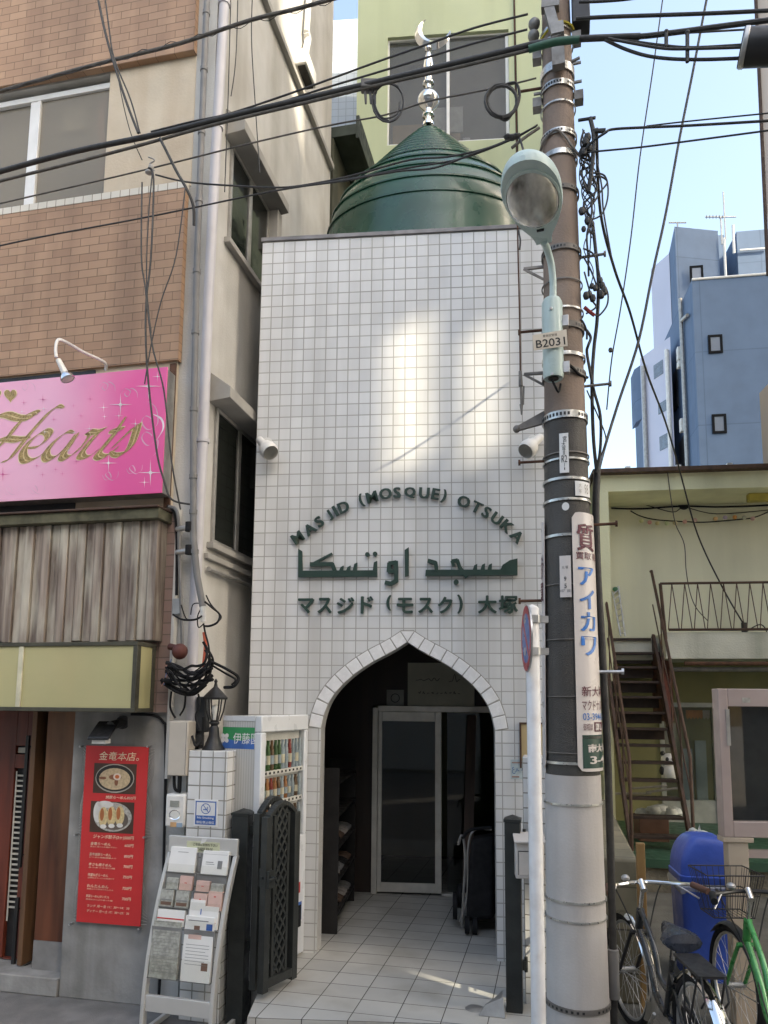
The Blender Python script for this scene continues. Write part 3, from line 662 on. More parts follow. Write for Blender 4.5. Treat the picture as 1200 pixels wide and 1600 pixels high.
# ---------------------------------------------------------------- signs and fittings on the brick house
def gradmat(name, c0, c1, x0, x1, axis=0, rough=.3, spec=.5):   # a printed colour blend along one axis
    m, t, b, N, L_ = _base(name)
    sx = N('ShaderNodeSeparateXYZ'); L_(_coord(t, True).outputs[0], sx.inputs[0])
    r = N('ShaderNodeMapRange'); r.inputs[1].default_value = x0; r.inputs[2].default_value = x1; r.interpolation_type = 'SMOOTHSTEP'
    L_(sx.outputs[axis], r.inputs[0]); n = _noise(t, 1.2, 2); k = N('ShaderNodeMath'); k.operation = 'MULTIPLY_ADD'; k.inputs[1].default_value = .25; k.inputs[2].default_value = -.12
    L_(n.outputs[0], k.inputs[0]); ad = N('ShaderNodeMath'); ad.use_clamp = True; L_(r.outputs[0], ad.inputs[0]); L_(k.outputs[0], ad.inputs[1])
    mx = _mix(t); mx.inputs[6].default_value = (*c0, 1); mx.inputs[7].default_value = (*c1, 1); L_(ad.outputs[0], mx.inputs[0]); L_(mx.outputs[2], b.inputs['Base Color'])
    b.inputs['Roughness'].default_value = rough; b.inputs['Specular IOR Level'].default_value = spec; return m
WP = -.17
p0, p1 = L.px(257, 670, WP), None
pu1 = lu(257, 671, WP); pz0, pz1 = lz(252, 770, WP), lz(262, 573, WP); puL = -3.3
sign = thing('shop_sign', 'long pink shop sign with gold script lettering and white sparkles', 'sign', L, ((puL + pu1) / 2, WP, pz0))
m_pink = gradmat('pink print', (.80, .42, .58), (.80, .11, .34), lu(60, 671, WP), lu(215, 671, WP), 0, .28)
b = MB(m_pink, m_alud); b.box(puL, pu1, WP, WP + .012, pz0, pz1).use(1).box(puL + .01, pu1 - .008, WP + .0121, -.031, pz0 + .006, pz1 - .006); part(sign, 'panel', b, .002)
Zp = lambda X, Y: L.px(X / 4, 500 + Y / 4, WP)
def pen(bb, P, nib, w, k=6):                         # a broad-nib pen stroke
    Q = [Vector((*Zp(*p), 0)) for p in P]; Q = ipol(Q, k); V = []; F = []
    s = Zp(404, 700)[0] - Zp(400, 700)[0]; nx, nz = nib[0] * s / 4, nib[1] * s / 4
    n = len(Q)
    for i, q in enumerate(Q):
        e = min(1, .25 + 3.0 * min(i, n - 1 - i) / n); V += [(q.x - nx * e, w, q.y - nz * e), (q.x + nx * e, w, q.y + nz * e)]
    F = [(2 * i, 2 * i + 1, 2 * i + 3, 2 * i + 2) for i in range(n - 1)]
    bb.add(V, F)
STR = [[(-60, 640), (-20, 604), (40, 592), (110, 612), (180, 612), (225, 590), (215, 575), (170, 590)], [(165, 592), (110, 655), (60, 720), (10, 775), (-40, 830)],
       [(398, 548), (365, 540), (320, 565), (250, 640), (180, 720), (110, 810), (60, 868), (12, 888)], [(-20, 752), (40, 742), (110, 748), (190, 735)],
       [(170, 800), (240, 790), (300, 735), (300, 702), (262, 700), (195, 750), (148, 815), (150, 868), (185, 880), (250, 850), (300, 805)],
       [(462, 706), (420, 700), (350, 750), (290, 825), (296, 866), (340, 860), (410, 800), (470, 716)], [(492, 704), (440, 775), (392, 846), (412, 864), (455, 840), (510, 790)],
       [(505, 800), (560, 720), (552, 700), (590, 704), (640, 690), (615, 705), (560, 765), (508, 836), (520, 858), (560, 850), (620, 805)],
       [(785, 606), (730, 690), (660, 780), (612, 840), (640, 858), (690, 835), (740, 790)], [(690, 692), (730, 690), (770, 680)],
       [(700, 800), (790, 715), (856, 660), (840, 730), (815, 790), (770, 836), (715, 842), (690, 822)]]
m_gold = mat('bronze gold print', (.36, .235, .085), .3, .35, .25, 25); m_goldl = mat('pale gold edge', (.80, .66, .42), .4, 0, .1, 20)
b = MB(m_goldl, m_gold, mat('light gold shine', (.66, .48, .24), .3, .2, .1, 20))
for P in STR:
    b.use(0); pen(b, P, (30, 19), WP - .0015)
    b.use(1); pen(b, P, (26, 15), WP - .0025)
    b.use(2); pen(b, [(x + 5, y + 2) for x, y in P], (4, 2), WP - .0035)
def heart(cx, cy, r):
    return [Zp(cx + r * 1.0 * (16 * sin(t) ** 3) / 16, cy - r * (13 * cos(t) - 5 * cos(2 * t) - 2 * cos(3 * t) - cos(4 * t)) / 14) for t in [2 * pi * i / 28 for i in range(28)]]
for cx, cy, r in ((66, 470, 38), (-22, 465, 30)):
    b.use(0).add([(u, WP - .0015, z) for u, z in heart(cx, cy, r * 1.12)], [tuple(range(28))]); b.use(1).add([(u, WP - .003, z) for u, z in heart(cx, cy, r)], [tuple(range(28))])
part(sign, 'script_lettering', b)
b = MB(mat('white print', (.82, .74, .77), .4), mat('rose print', (.62, .10, .30), .4), mat('pale pink print', (.72, .42, .55), .4))
def spark(x, y, r, m=0):
    P = []
    for i in range(16):
        t = i * pi / 8; rr = r if i % 4 == 0 else (r * .16 if i % 2 == 0 else r * .10); P.append((x + rr * cos(t), y + rr * sin(t)))
    b.use(m).add([(*Zp(*p), 0) for p in P] and [(Zp(*p)[0], WP - .0038, Zp(*p)[1]) for p in P], [tuple(range(16))])
for q in ((755, 530, 75), (650, 548, 34), (655, 605, 22), (930, 415, 85), (985, 355, 35), (680, 895, 62), (942, 955, 85), (905, 1015, 38), (745, 600, 30), (848, 650, 36), (560, 680, 30), (275, 555, 28), (140, 575, 26), (282, 700, 24), (465, 705, 22), (430, 815, 22)): spark(*q)
for q in ((20, 965, 52), (270, 497, 36), (150, 517, 22), (338, 622, 24), (565, 495, 28), (508, 600, 24), (462, 538, 18), (232, 912, 24), (268, 968, 22), (350, 935, 20), (392, 962, 20), (478, 885, 26)): spark(*q, 1)
def swirl(P, w, m=2): b.use(m); pen(b, P, (w, w * .6), WP - .0012)
for cx, cy, s_ in ((925, 640, 1), (925, 740, -1)):
    swirl([(cx + s_ * 0, cy + 0), (cx + 25, cy - 18), (cx - 15, cy - 40), (cx - 38, cy), (cx, cy + 45), (cx + 60, cy + 10), (cx + 50, cy - 90 * s_), (cx, cy - 130 * s_)], 3)
swirl([(960, 590), (1010, 620), (1020, 680), (980, 750)], 5, 0)
for x0, y0, f in ((120, 400, 1), (620, 400, 1), (760, 440, 1), (20, 1080, -1), (180, 1075, -1), (640, 990, -1), (790, 950, -1)):
    swirl([(x0, y0 + 20 * f), (x0 + 20, y0 - 10 * f), (x0 + 55, y0 + 5 * f), (x0 + 40, y0 + 40 * f), (x0 + 20, y0 + 20 * f), (x0 + 60, y0 - 12 * f), (x0 + 95, y0 + 10 * f), (x0 + 100, y0 + 45 * f)], 2.5, 2 if x0 > 300 else 1 if x0 < 10 else 2)
part(sign, 'sparkles', b)
# lamp over the pink sign
t = thing('sign_lamp', 'small chrome spot lamp on a white bent arm above the pink sign', 'lamp', L, L.pt(165, 578, -.1))
b = MB(m_whitepaint); A_ = [L.pt(165, 578, -.10), L.pt(163, 566, -.16), L.pt(130, 550, -.34), L.pt(100, 533, -.50), L.pt(90, 532, -.54), L.pt(87, 545, -.55), L.pt(88, 558, -.55)]; b.wire(A_, .010, 8); part(t, 'arm', b)
b = MB(m_whitep, m_chrome, m_paper); c0_, c1_ = Vector(L.pt(91, 562, -.55)), Vector(L.pt(106, 592, -.53)); ax = (c1_ - c0_).normalized(); rot = ax.to_track_quat('Z', 'Y').to_matrix(); ln = (c1_ - c0_).length
b.lathe([(0, 0), (.016, 0), (.022, ln * .7)], c0_, 16, None, 1, rot).use(1).lathe([(.022, ln * .7), (.040, ln * .86), (.046, ln), (.042, ln + .004)], c0_, 20, None, 1, rot).use(2).lathe([(.042, ln), (0, ln + .012)], c0_, 16, None, 1, rot); part(t, 'spot', b)
# yellow light box
WY = -.30; yz0, yz1 = lz(110, 1111, WY), lz(110, 1004, WY); yu1 = lu(213, 1055, WY)
t = thing('light_box', 'old yellow light box sign in a dark frame over the red door', 'sign', L, (-2.4, WY, yz0))
b = MB(m_yellow); b.box(-5, yu1 - .02, WY + .012, -.08, yz0 + .02, yz1 - .02).box(yu1 - .0195, yu1 - .008, WY + .05, -.11, yz0 + .02, yz1 - .02); part(t, 'panel', b)
b = MB(m_olive); f = .022
b.box(-5, yu1, WY, -.07, yz0 - .004, yz0 + f).box(-5, yu1, WY, -.07, yz1 - f, yz1 + .004).box(yu1 - .03, yu1, WY - .001, WY + .045, yz0 + f, yz1 - f).box(yu1 - .03, yu1 - .001, -.11, -.07, yz0 + f, yz1 - f)
b.use(0); part(t, 'frame', b, .003)
ys = lu(30, 1055, WY); b = MB(mat('yellowed seam strip', (.60, .57, .42), .5, 0, .15, 8)); b.box(ys - .018, ys + .018, WY + .002, WY + .0119, yz0 + f, yz1 - f); part(t, 'seam_strip', b, .003)
# shaded lamp under the light box
t = thing('wall_lamp', 'black wedge shaped wall lamp above the red menu banner', 'lamp', L, L.pt(190, 1130, 0))
Dp = lambda x, y, w: L.pt(100 + x / 4.57, 1110 + y / 4.57, w)
b = MB(m_black); P = [(165, 212), (240, 92), (330, 75), (412, 95), (320, 212)]
b.hexa([Dp(165, 214, -.28), Dp(235, 95, -.12), Dp(395, 95, -.12), Dp(318, 214, -.28)][::-1], [Dp(170, 190, -.28), Dp(250, 75, -.10), Dp(395, 75, -.10), Dp(322, 190, -.28)][::-1]); part(t, 'shade', b, .004)
b = MB(m_black, m_paper); b.cyl(Dp(330, 110, -.14), Dp(420, 85, -.004), .03).cyl(Dp(420, 85, -.02), Dp(420, 85, -.004), .045).use(1).box(*sorted((Dp(205, 222, -.25)[0], Dp(300, 222, -.25)[0])), -.26, -.20, Dp(205, 236, -.25)[2], Dp(205, 205, -.25)[2]); part(t, 'mount', b)
# red menu banner
WM = -.035
mu0, mu1 = lu(127, 1300, WM), lu(226, 1300, WM); mz0, mz1 = lz(170, 1444, WM), lz(182, 1166, WM); mw, mh = mu1 - mu0, mz1 - mz0
t = thing('menu_banner', 'long red restaurant menu banner with two food pictures on the grey pier', 'banner', L, ((mu0 + mu1) / 2, WM, mz0))
m_red = mat('red banner cloth', (.58, .030, .032), .45, 0, .06, 3); m_cream = mat('cream print', (.80, .66, .46), .5)
m_choc = mat('brown photo ground', (.07, .035, .022), .5)
b = MB(m_red); b.box(mu0, mu1, WM, WM + .006, mz0, mz1); part(t, 'cloth', b)
BX = lambda x, y: (mu0 + mw * x, mz1 - mh * y)
b = MB(m_cream)
def btxt(s_, x0, x1, y0, y1, bold=.0): a, c = BX(x0, y1), BX(x1, y0); b = MB(m_cream); b.text(s_, a[0], a[1], c[0], c[1], WM, .0016, bold, .15, None, 2); part(t, 'menu_line', b)
btxt('金竜本店。', .22, .86, .032, .082, .004)
btxt('焼豚ら～めん850円', .36, .84, .284, .303, .01); btxt('ジャンボ餃子(3ヶ)500円', .20, .84, .507, .532, .01)
rows = [('金竜ら～めん', '600円', '醤油と塩からお選び下さい', .55), ('旨辛焼豚ら～めん', '850円', 'ピリ辛の特製焼豚入り', .61), ('辛さも焼そめん', '700円', 'あつあつの辛口麺', .667), ('特盛ねぎら～めん', '750円', '自家製ねぎラーメンの決定版です', .725), ('わんたんめん', '750円', '海老入りの手作りわんたん', .787), ('野菜ら～めん(タンタン)', '700円', '野菜をたっぷり使った麺', .845)]
for i, (a_, c_, d_s, y) in enumerate(rows):
    x0 = .16 - .005 * i; btxt(a_, x0, x0 + .32 + .02 * (i % 3), y, y + .018, .008); btxt(c_, .70, .84, y + .002, y + .02, .008); btxt(d_s, x0, x0 + .42, y + .022, y + .030)
btxt('ランチ 月～金 11：30～14：30', .16, .82, .898, .914, .004); btxt('ディナー 月～土 17：30～23：30', .16, .82, .926, .942, .004)
def ell(bb, cx, cy, rx, ry, d, m, n=26, a0=0, a1=2 * pi):
    P = [BX(cx + rx * cos(a0 + (a1 - a0) * i / n), cy + ry * sin(a0 + (a1 - a0) * i / n)) for i in range(n)]
    bb.use(m).add([(u, WM - d, z) for u, z in P], [tuple(range(n))[::-1]])
b = MB(m_choc, mat('black bowl print', (.025, .022, .02), .4), mat('creamy broth print', (.55, .42, .26), .5, 0, .15, 60), mat('white egg print', (.75, .62, .52), .5), mat('orange yolk print', (.62, .16, .05), .5), mat('brown pork print', (.25, .10, .05), .5), mat('grey rim print', (.38, .35, .30), .5))
q0, q1 = BX(.15, .272), BX(.83, .10); b.box(q0[0], q1[0], WM - .001, WM, q0[1], q1[1])
ell(b, .49, .185, .31, .083, .0014, 6); ell(b, .49, .184, .295, .076, .0018, 1); ell(b, .49, .188, .25, .062, .0022, 2)
ell(b, .50, .178, .10, .016, .0026, 5); ell(b, .52, .205, .03, .022, .0026, 5); ell(b, .30, .185, .06, .008, .0026, 5); ell(b, .53, .175, .062, .020, .003, 3); ell(b, .53, .175, .034, .011, .0034, 4)
part(t, 'ramen_picture', b)
b = MB(m_choc, mat('glass plate print', (.42, .40, .36), .4, 0, .3, 60), mat('dumpling print', (.66, .52, .27), .5, 0, .15, 60), mat('seared print', (.45, .15, .05), .5), mat('white garnish print', (.70, .68, .64), .5), mat('plate shadow print', (.14, .11, .09), .5))
q0, q1 = BX(.13, .495), BX(.82, .318); b.box(q0[0], q1[0], WM - .001, WM, q0[1], q1[1])
ell(b, .49, .405, .30, .083, .0014, 1); ell(b, .50, .42, .24, .058, .0018, 5); ell(b, .25, .38, .07, .06, .0022, 4); ell(b, .36, .335, .13, .02, .0022, 4)
for cx, cy in ((.34, .405), (.47, .40), (.60, .395)): ell(b, cx, cy, .075, .055, .0026, 2); ell(b, cx - .02, cy - .012, .032, .036, .003, 3); ell(b, cx + .01, cy + .055, .05, .012, .003, 4)
part(t, 'dumpling_picture', b)
b = MB(m_steel)
for x, y in ((130, 1166), (235, 1166), (122, 1303), (229, 1307), (114, 1442), (221, 1449)): q = L.pt(x, y, -.004); b.cyl((q[0], WM - .008, q[2]), (q[0], -.004, q[2]), .007, None, 8)
part(t, 'bolt', b)
m_lace = mat('pale lacing cord', (.45, .44, .42), .8)
for sd_ in (0, 1):
    b = MB(m_lace)
    for i in range(44):
        k = (i + .5) / 44; z = mz1 - mh * k; near = min((0, .5, 1), key=lambda v: abs(v - k)); zz = mz1 - mh * (k * .62 + near * .38)
        b.tube([(mu1, WM + .003, z), (mu1 + .030, -.010, zz)] if sd_ else [(mu0, WM + .003, z), (mu0 - .035, -.010, zz)], .0012, 3, False)
    part(t, 'lacing', b)
# meters and boxes at the house corner
def boxthing(name, label, cat, x0, x1, y0, y1, w0, w1, mt, bev=.008, extra=None, fr=L):
    u0, z1 = fr.px(x0, y0, w0); u1, z0 = fr.px(x1, y1, w0); t = thing(name, label, cat, fr, ((u0 + u1) / 2, w1, z0)); b = MB(mt); b.box(u0, u1, w0, w1, z0, z1); part(t, 'case', b, bev)
    if extra: extra(t, u0, u1, w0, z0, z1)
    return t
m_cream2 = mat('cream metal box', (.55, .50, .43), .5, 0, .06, 5, 0, 60, ((.30, .25, .2), 4, .3))
def ex1(t, u0, u1, w0, z0, z1): b = MB(m_rubber, m_dark); b.wire([(u0 + .03, w0 + .04, z0), (u0 + .05, w0 + .02, z0 - .08), (u0 + .08, w0 + .04, z0 - .10)], .010).wire([(u0 + .07, w0 + .04, z0), (u0 + .075, w0 + .03, z0 - .10)], .014).use(1).box(u1 - .012, u1 - .01, w0 - .001, w0 + .0, z0 + .01, z1 - .01); part(t, 'lead', b)
boxthing('meter_box', 'tall cream metal box at the house corner beside the tiled pillar', 'box', 264, 291, 1126, 1213, -.16, -.05, m_cream2, .008, ex1)
def ex2(t, u0, u1, w0, z0, z1):
    b = MB(mat('grey display', (.30, .31, .28), .3), m_chrome, mat('orange label', (.55, .33, .16), .6), mat('blue label', (.25, .33, .42), .6)); w = u1 - u0; h = z1 - z0
    b.box(u0 + .25 * w, u1 - .3 * w, w0 - .004, w0 - .0005, z0 + .62 * h, z0 + .8 * h).use(1).lathe([(0, -.004), (.03, -.003), (.038, .002)], (u0 + .5 * w, w0 - .002, z0 + .38 * h), 20, None, .8, Matrix.Rotation(pi / 2, 3, 'X')).use(2).box(u0 + .3 * w, u0 + .6 * w, w0 - .003, w0 - .0005, z0 + .02 * h, z0 + .16 * h).use(3).box(u0 + .62 * w, u0 + .9 * w, w0 - .003, w0 - .0005, z0 + .02 * h, z0 + .15 * h); part(t, 'display', b)
boxthing('power_meter', 'white electricity meter under the tall cream box', 'meter', 259, 288, 1240, 1294, -.15, -.03, m_whitep, .014, ex2)
boxthing('junction_box', 'small dark grey junction box behind the lantern', 'box', 294, 310, 1142, 1173, .06, .14, mat('dark grey box', (.075, .075, .075), .5), .008)
boxthing('junction_box', 'small grey junction box on the conduits beside the brick corner strip', 'box', 269, 282, 935, 960, -.06, -.02, mat('grey box', (.30, .32, .33), .5), .006)
b = MB(mat('blackish grey box', (.04, .042, .045), .5)); q = L.pt(314, 1120, .0); b.box(q[0] - .04, q[0] + .03, .0, .08, q[2] - .10, q[2] + .13).box(q[0] - .06, q[0] + .0, .01, .07, q[2] - .19, q[2] - .11)
solo('fuse_box', 'black fuse boxes stacked behind the lantern post', 'box', L, q, b, .012)
# red brown bell
c = Vector(L.pt(281, 1018, -.12)); t = thing('alarm_bell', 'dull red alarm bell on the house corner above the tangled cables', 'bell', L, c)
b = MB(mat('faded red enamel', (.10, .030, .022), .6, .1, .3, 10)); b.ball(c, .052, (1, .8, 1), 18).cyl(c + Vector((-.09, .03, .035)), c + Vector((-.02, .02, .02)), .022); part(t, 'dome', b)
# conduits and the cable tangle
def conduit(name, label, P, r, mt, cat='cable', group=None, n=7, fr=L): b = MB(mt); b.wire(P, r, n, 6); return solo(name, label, cat, fr, P[-1], b, 0, group)
conduit('conduit', 'grey bent conduit beside the brick corner strip', [lp(264, 792, -.06), lp(274, 795, -.07), lp(279, 812, -.07), lp(280, 860, -.06), lp(283, 940, -.06), lp(285, 1010, -.06)], .012, grey, 'conduit')
conduit('conduit', 'black wire run hanging behind the grey bent conduit', [lp(262, 790, -.05), lp(272, 800, -.06), lp(276, 830, -.05), lp(276, 930, -.05)], .010, m_rubber, 'conduit')
for y, lb in ((825, 'upper grey standoff clamp holding the rain pipe'), (861, 'lower grey standoff clamp holding the rain pipe')):
    b = MB(m_steel, m_rubber); a_, c_ = Vector(lp(277, y + 2, -.06)), Vector(lp(301, y - 2, -.10)); b.cyl(a_, c_, .018).use(1).cyl(c_ - Vector((.02, 0, .03)), c_ + Vector((-.02, 0, .03)), .03); solo('pipe_clamp', lb, 'clamp', L, a_, b)
b = MB(mat('white tape', (.66, .64, .60), .6, 0, .1, 40)); b.tube([lp(317, 946, -.10), lp(318, 972, -.10)], .020, 10); solo('tape_wrap', 'white tape wrapped round the rain pipe end', 'tape', L, lp(318, 972, -.1), b)
conduit('conduit', 'bright orange conduit dropping into the cable tangle', [lp(319, 988, -.10), lp(321, 1010, -.10), lp(318, 1042, -.10)], .012, mat('orange vinyl', (.55, .10, .045), .5), 'conduit')
T_ = lambda P, w=-.14: [lp(x, y, w + .03 * math.sin(x * .9)) for x, y in P]
tang = [[(318, 974), (321, 990), (326, 1010), (328, 1040), (320, 1060)], [(320, 940), (332, 950), (343, 960), (340, 972), (328, 978), (318, 978)], [(322, 930), (330, 945), (345, 962), (342, 970)], [(260, 1035), (280, 1042), (300, 1052), (318, 1045), (330, 1030)],
        [(262, 1040), (280, 1055), (300, 1060), (322, 1050), (333, 1034)], [(252, 1062), (275, 1076), (300, 1082), (320, 1068), (331, 1055)], [(253, 1066), (278, 1082), (302, 1085), (322, 1070)], [(335, 1036), (355, 1046), (372, 1058), (366, 1072), (350, 1074)], [(332, 1040), (352, 1052), (368, 1062), (362, 1070)],
        [(318, 975), (310, 980), (309, 962), (316, 945), (302, 944), (298, 960)], [(270, 960), (285, 968), (305, 968), (316, 962)], [(283, 945), (290, 965), (296, 968)], [(290, 1085), (288, 1105), (281, 1118)], [(268, 1080), (266, 1105), (274, 1122)], [(310, 1085), (312, 1100), (306, 1120), (312, 1140)], [(300, 1150), (306, 1165), (316, 1150), (318, 1120)]]
lab = ['thin black cable dropping past the orange conduit', 'looped black cable right of the white tape', 'short black cable above the looped one right of the tape', 'upper thick black cable sagging through the tangle', 'second sagging black cable under the uppermost one in the tangle', 'lower thick black cable bundle in the tangle', 'lowest black cable of the tangle by the pier corner', 'grey black cable looping out to the right of the tangle', 'inner cable of the loop right of the tangle', 'small cable loop left of the white tape', 'black cable crossing the pale rain pipe below the junction box', 'short cable ending at the grey junction box', 'thin cable falling from the tangle to the cream box', 'leftmost cable falling from the tangle to the cream box', 'cable falling from the tangle to the fuse boxes', 'cable bent round the dark grey junction box']
rad = [.006, .007, .005, .012, .010, .014, .010, .010, .007, .004, .007, .004, .007, .007, .007, .008]
for P, lb, r in zip(tang, lab, rad): conduit('cable', lb, T_(P), r, m_rubber, 'cable', 'tangled cables at the house corner', 6)
R1_ = random.Random(21)
for i in range(13):                                   # the ragged bundle of house leads
    x0, x1 = R1_.uniform(256, 272), R1_.uniform(318, 334); yb = R1_.uniform(1034, 1062); sag = R1_.uniform(12, 26); n = 7
    P = [(x0 + (x1 - x0) * k / (n - 1), yb + sag * sin(pi * k / (n - 1)) * (1 if i % 3 else .6) + R1_.uniform(-3.5, 3.5)) for k in range(n)]
    if i % 4 == 0: P = P + [(x1 + 4, yb - 20), (x1 - 2, yb - 34)]
    conduit('cable', 'one of the ragged black leads sagging under the alarm bell', T_(P, -.10 - .012 * i), R1_.choice((.004, .005, .007, .009)), m_rubber, 'cable', 'ragged leads under the alarm bell', 6)
b = MB(m_rubber)
for x, y in ((268, 1042), (300, 1052), (296, 1060), (310, 1056), (302, 1074), (286, 1078), (262, 1064), (322, 1046), (328, 1062), (312, 1068)): b.ball(lp(x, y, -.16), R1_.uniform(.013, .024), (1.6, 1, .8), 8)
solo('cable_joints', 'lumpy black taped joints in the lead bundle under the bell', 'cable joints', L, lp(300, 1060, -.16), b)
for i, (P, c_) in enumerate((([(258, 1036), (262, 1050), (256, 1066), (252, 1072)], (.45, .25, .22)), ([(268, 1030), (260, 1052), (256, 1070)], (.12, .20, .40)))): conduit('cable', ('thin pinkish', 'thin blue')[i] + ' wire at the left end of the lead bundle', T_(P), .003, mat(('pinkish', 'blue')[i] + ' wire', c_, .5), 'cable', None, 5)
conduit('cable', 'black cable arching along the top right edge of the grey pier', [lp(205, 1116, -.02), lp(240, 1118, -.02), lp(255, 1128, -.02), lp(259, 1150, -.02), lp(257, 1300, -.02), lp(252, 1480, -.02), lp(248, 1560, -.02)], .009, m_rubber)
# ---------------------------------------------------------------- pillar, lantern and no smoking plate
PIL = Fr(*at(297, 1500, 4.68)[:2], 13)
m_ptile = tilemat('pillar tile', *WHITE, (.28, .27, .24), .083, .086, .0042, 0, .22, (0, GZ), .6, ((.45, .42, .36), 1.1, .25), ((.33, .32, .28), 4, .35))
def pillar(fr, w, d, ztop, label):
    t = thing('tiled_pillar', label, 'pillar', fr, (w / 2, d / 2, GZ)); b = MB(m_ptile); b.box(0, w, 0, d, GZ, ztop); part(t, 'shaft', b, .004)
    return t
pw = PIL.px(352, 1300, 0)[0] - PIL.px(290, 1300, 0)[0]; pz = PIL.px(320, 1173, 0)[1]
PIL = Fr(*PIL.P(PIL.px(290, 1300)[0], 0, 0)[:2], 13)
pillar(PIL, pw, .18, pz, 'short white tiled gate pillar carrying a black lantern')
t = thing('post_lantern', 'black coach lantern standing on the short white tiled pillar', 'lantern', PIL, (*[PIL.loc(at(336, 1150, 4.78))[0]], .10, pz))
lc = PIL.loc(at(336, 1150, 4.78)); lu_ = lc[0]; c = (lu_, .10, pz); s_ = 4.78 / 1155 * 1.02
zq = lambda y: (1173 - y) * s_
b = MB(m_black); b.lathe([(0, 0), (17 * s_, 0), (17 * s_, .006), (13 * s_, zq(1166)), (8 * s_, zq(1152)), (7 * s_, zq(1140)), (5 * s_, zq(1137)), (8 * s_, zq(1133)), (6 * s_, zq(1130)), (8 * s_, zq(1129)), (0, zq(1129))], c, 16); part(t, 'stem', b)
b = MB(m_black); b.lathe([(19 * s_, zq(1098)), (20 * s_, zq(1095)), (14 * s_, zq(1089)), (8 * s_, zq(1083)), (3.4 * s_, zq(1079)), (2 * s_, zq(1073)), (3 * s_, zq(1070)), (0, zq(1066))], c, 8, None, 1, None)
b.lathe([(19 * s_, zq(1098)), (0, zq(1097))], c, 8)
for k in range(6): a_ = k * pi / 3 + .3; b.tube([(c[0] + 8 * s_ * cos(a_), c[1] + 8 * s_ * sin(a_), c[2] + zq(1130)), (c[0] + 13 * s_ * cos(a_), c[1] + 13 * s_ * sin(a_), c[2] + zq(1115)), (c[0] + 15.5 * s_ * cos(a_), c[1] + 15.5 * s_ * sin(a_), c[2] + zq(1098))], .005, 5)
part(t, 'cage', b)
b = MB(m_clear); b.lathe([(7.4 * s_, zq(1130)), (12.4 * s_, zq(1115)), (14.8 * s_, zq(1098))], c, 6, None, 1, Matrix.Rotation(.3, 3, 'Z')); part(t, 'glass', b)
b = MB(m_whitep); b.lathe([(0, zq(1129)), (3 * s_, zq(1128)), (3 * s_, zq(1121)), (5 * s_, zq(1115)), (4 * s_, zq(1108)), (0, zq(1105))], c, 14); part(t, 'bulb', b)
u0, z0 = PIL.px(303, 1290); u1, z1 = PIL.px(341, 1250); m_blue = mat('blue print sign', (.035, .12, .40), .4)
t = thing('no_smoking_sign', 'white and blue no smoking plate on the tiled pillar', 'sign', PIL, ((u0 + u1) / 2, -.004, z0))
w, h = u1 - u0, z1 - z0
b = MB(m_whitepaint); b.box(u0, u1, -.005, 0, z0, z1); part(t, 'plate', b)
b = MB(m_blue, m_whitepaint); e = .006; X = lambda k: u0 + w * k; Z = lambda k: z0 + h * k
b.box(X(.06), X(.94), -.0065, -.0051, Z(.06), Z(.40)).box(X(.06), X(.10), -.0065, -.0051, Z(.40), Z(.94)).box(X(.90), X(.94), -.0065, -.0051, Z(.40), Z(.94)).box(X(.10), X(.90), -.0065, -.0051, Z(.90), Z(.94))
cc = (X(.5), -.0065, Z(.66)); R_ = .20 * h; rx = Matrix.Rotation(pi / 2, 3, 'X'); b.lathe([(R_, 0), (R_ * .86, 0)], cc, 28, None, 1, rx)
b.quad(*[(cc[0] + x, -.0068, cc[2] + z) for x, z in ((-.68 * R_, .72 * R_), (-.58 * R_, .8 * R_), (.68 * R_, -.62 * R_), (.58 * R_, -.72 * R_))]).box(cc[0] - .55 * R_, cc[0] + .3 * R_, -.0068, -.0066, cc[2] - .25 * R_, cc[2] - .08 * R_).box(cc[0] + .38 * R_, cc[0] + .5 * R_, -.0068, -.0066, cc[2] - .25 * R_, cc[2] - .08 * R_)
b.wire([(cc[0] + .42 * R_, -.0068, cc[2] - .02 * R_), (cc[0] + .3 * R_, -.0068, cc[2] + .2 * R_), (cc[0] + .5 * R_, -.0068, cc[2] + .35 * R_)], .002, 4)
b.use(1).text('No Smoking', X(.15), Z(.26), X(.86), Z(.36), -.0066, .001, .015).text('禁煙/禁止吸煙', X(.12), Z(.10), X(.88), Z(.20), -.0066, .001, .01); part(t, 'print', b)
# ---------------------------------------------------------------- vending machine
V0 = Vector((-.758, 4.68)); V1 = Vector((-.523, 5.25)); va = math.degrees(math.atan2(V1.x - V0.x, V1.y - V0.y)); VM = Fr(V0.x, V0.y, va); VL = (V1 - V0).length
vz = VM.px(400, 1119.5)[1]; VW = .29
t = thing('vending_machine', 'slim white drinks vending machine beside the arch with a green and blue side panel', 'vending machine', VM, (-VW / 2, VL / 2, 0))
m_vwhite = mat('vending machine enamel', (.66, .68, .70), .35, 0, .05, 4, 0, 60, ((.40, .40, .38), 3, .25))
m_rib = tilemat('ribbed pale panel', (.55, .55, .53), (.52, .52, .50), (.42, .42, .40), .018, 4, .0025, 0, .5, (0, 0), .4, None, None, .12)
b = MB(m_rib, m_vwhite); b.box(-VW, -.050, .004, VL - .004, .03, vz).use(1).box(-VW, -.0501, .0, .0039, vz - .03, vz + .002); part(t, 'cabinet', b, .003)
b = MB(m_vwhite); FZ0, FZ1 = .80, vz - .10; gy0, gy1 = .06, VL - .05
b.box(-.0499, 0, 0, VL, .02, FZ0).box(-.0499, 0, 0, VL, FZ1, vz + .004).box(-.0499, 0, 0, gy0, FZ0, FZ1).box(-.0499, 0, gy1, VL, FZ0, FZ1); part(t, 'door_shell', b, .008)
b = MB(m_clear); b.box(-.012, -.008, gy0, gy1, FZ0, FZ1); part(t, 'window', b)
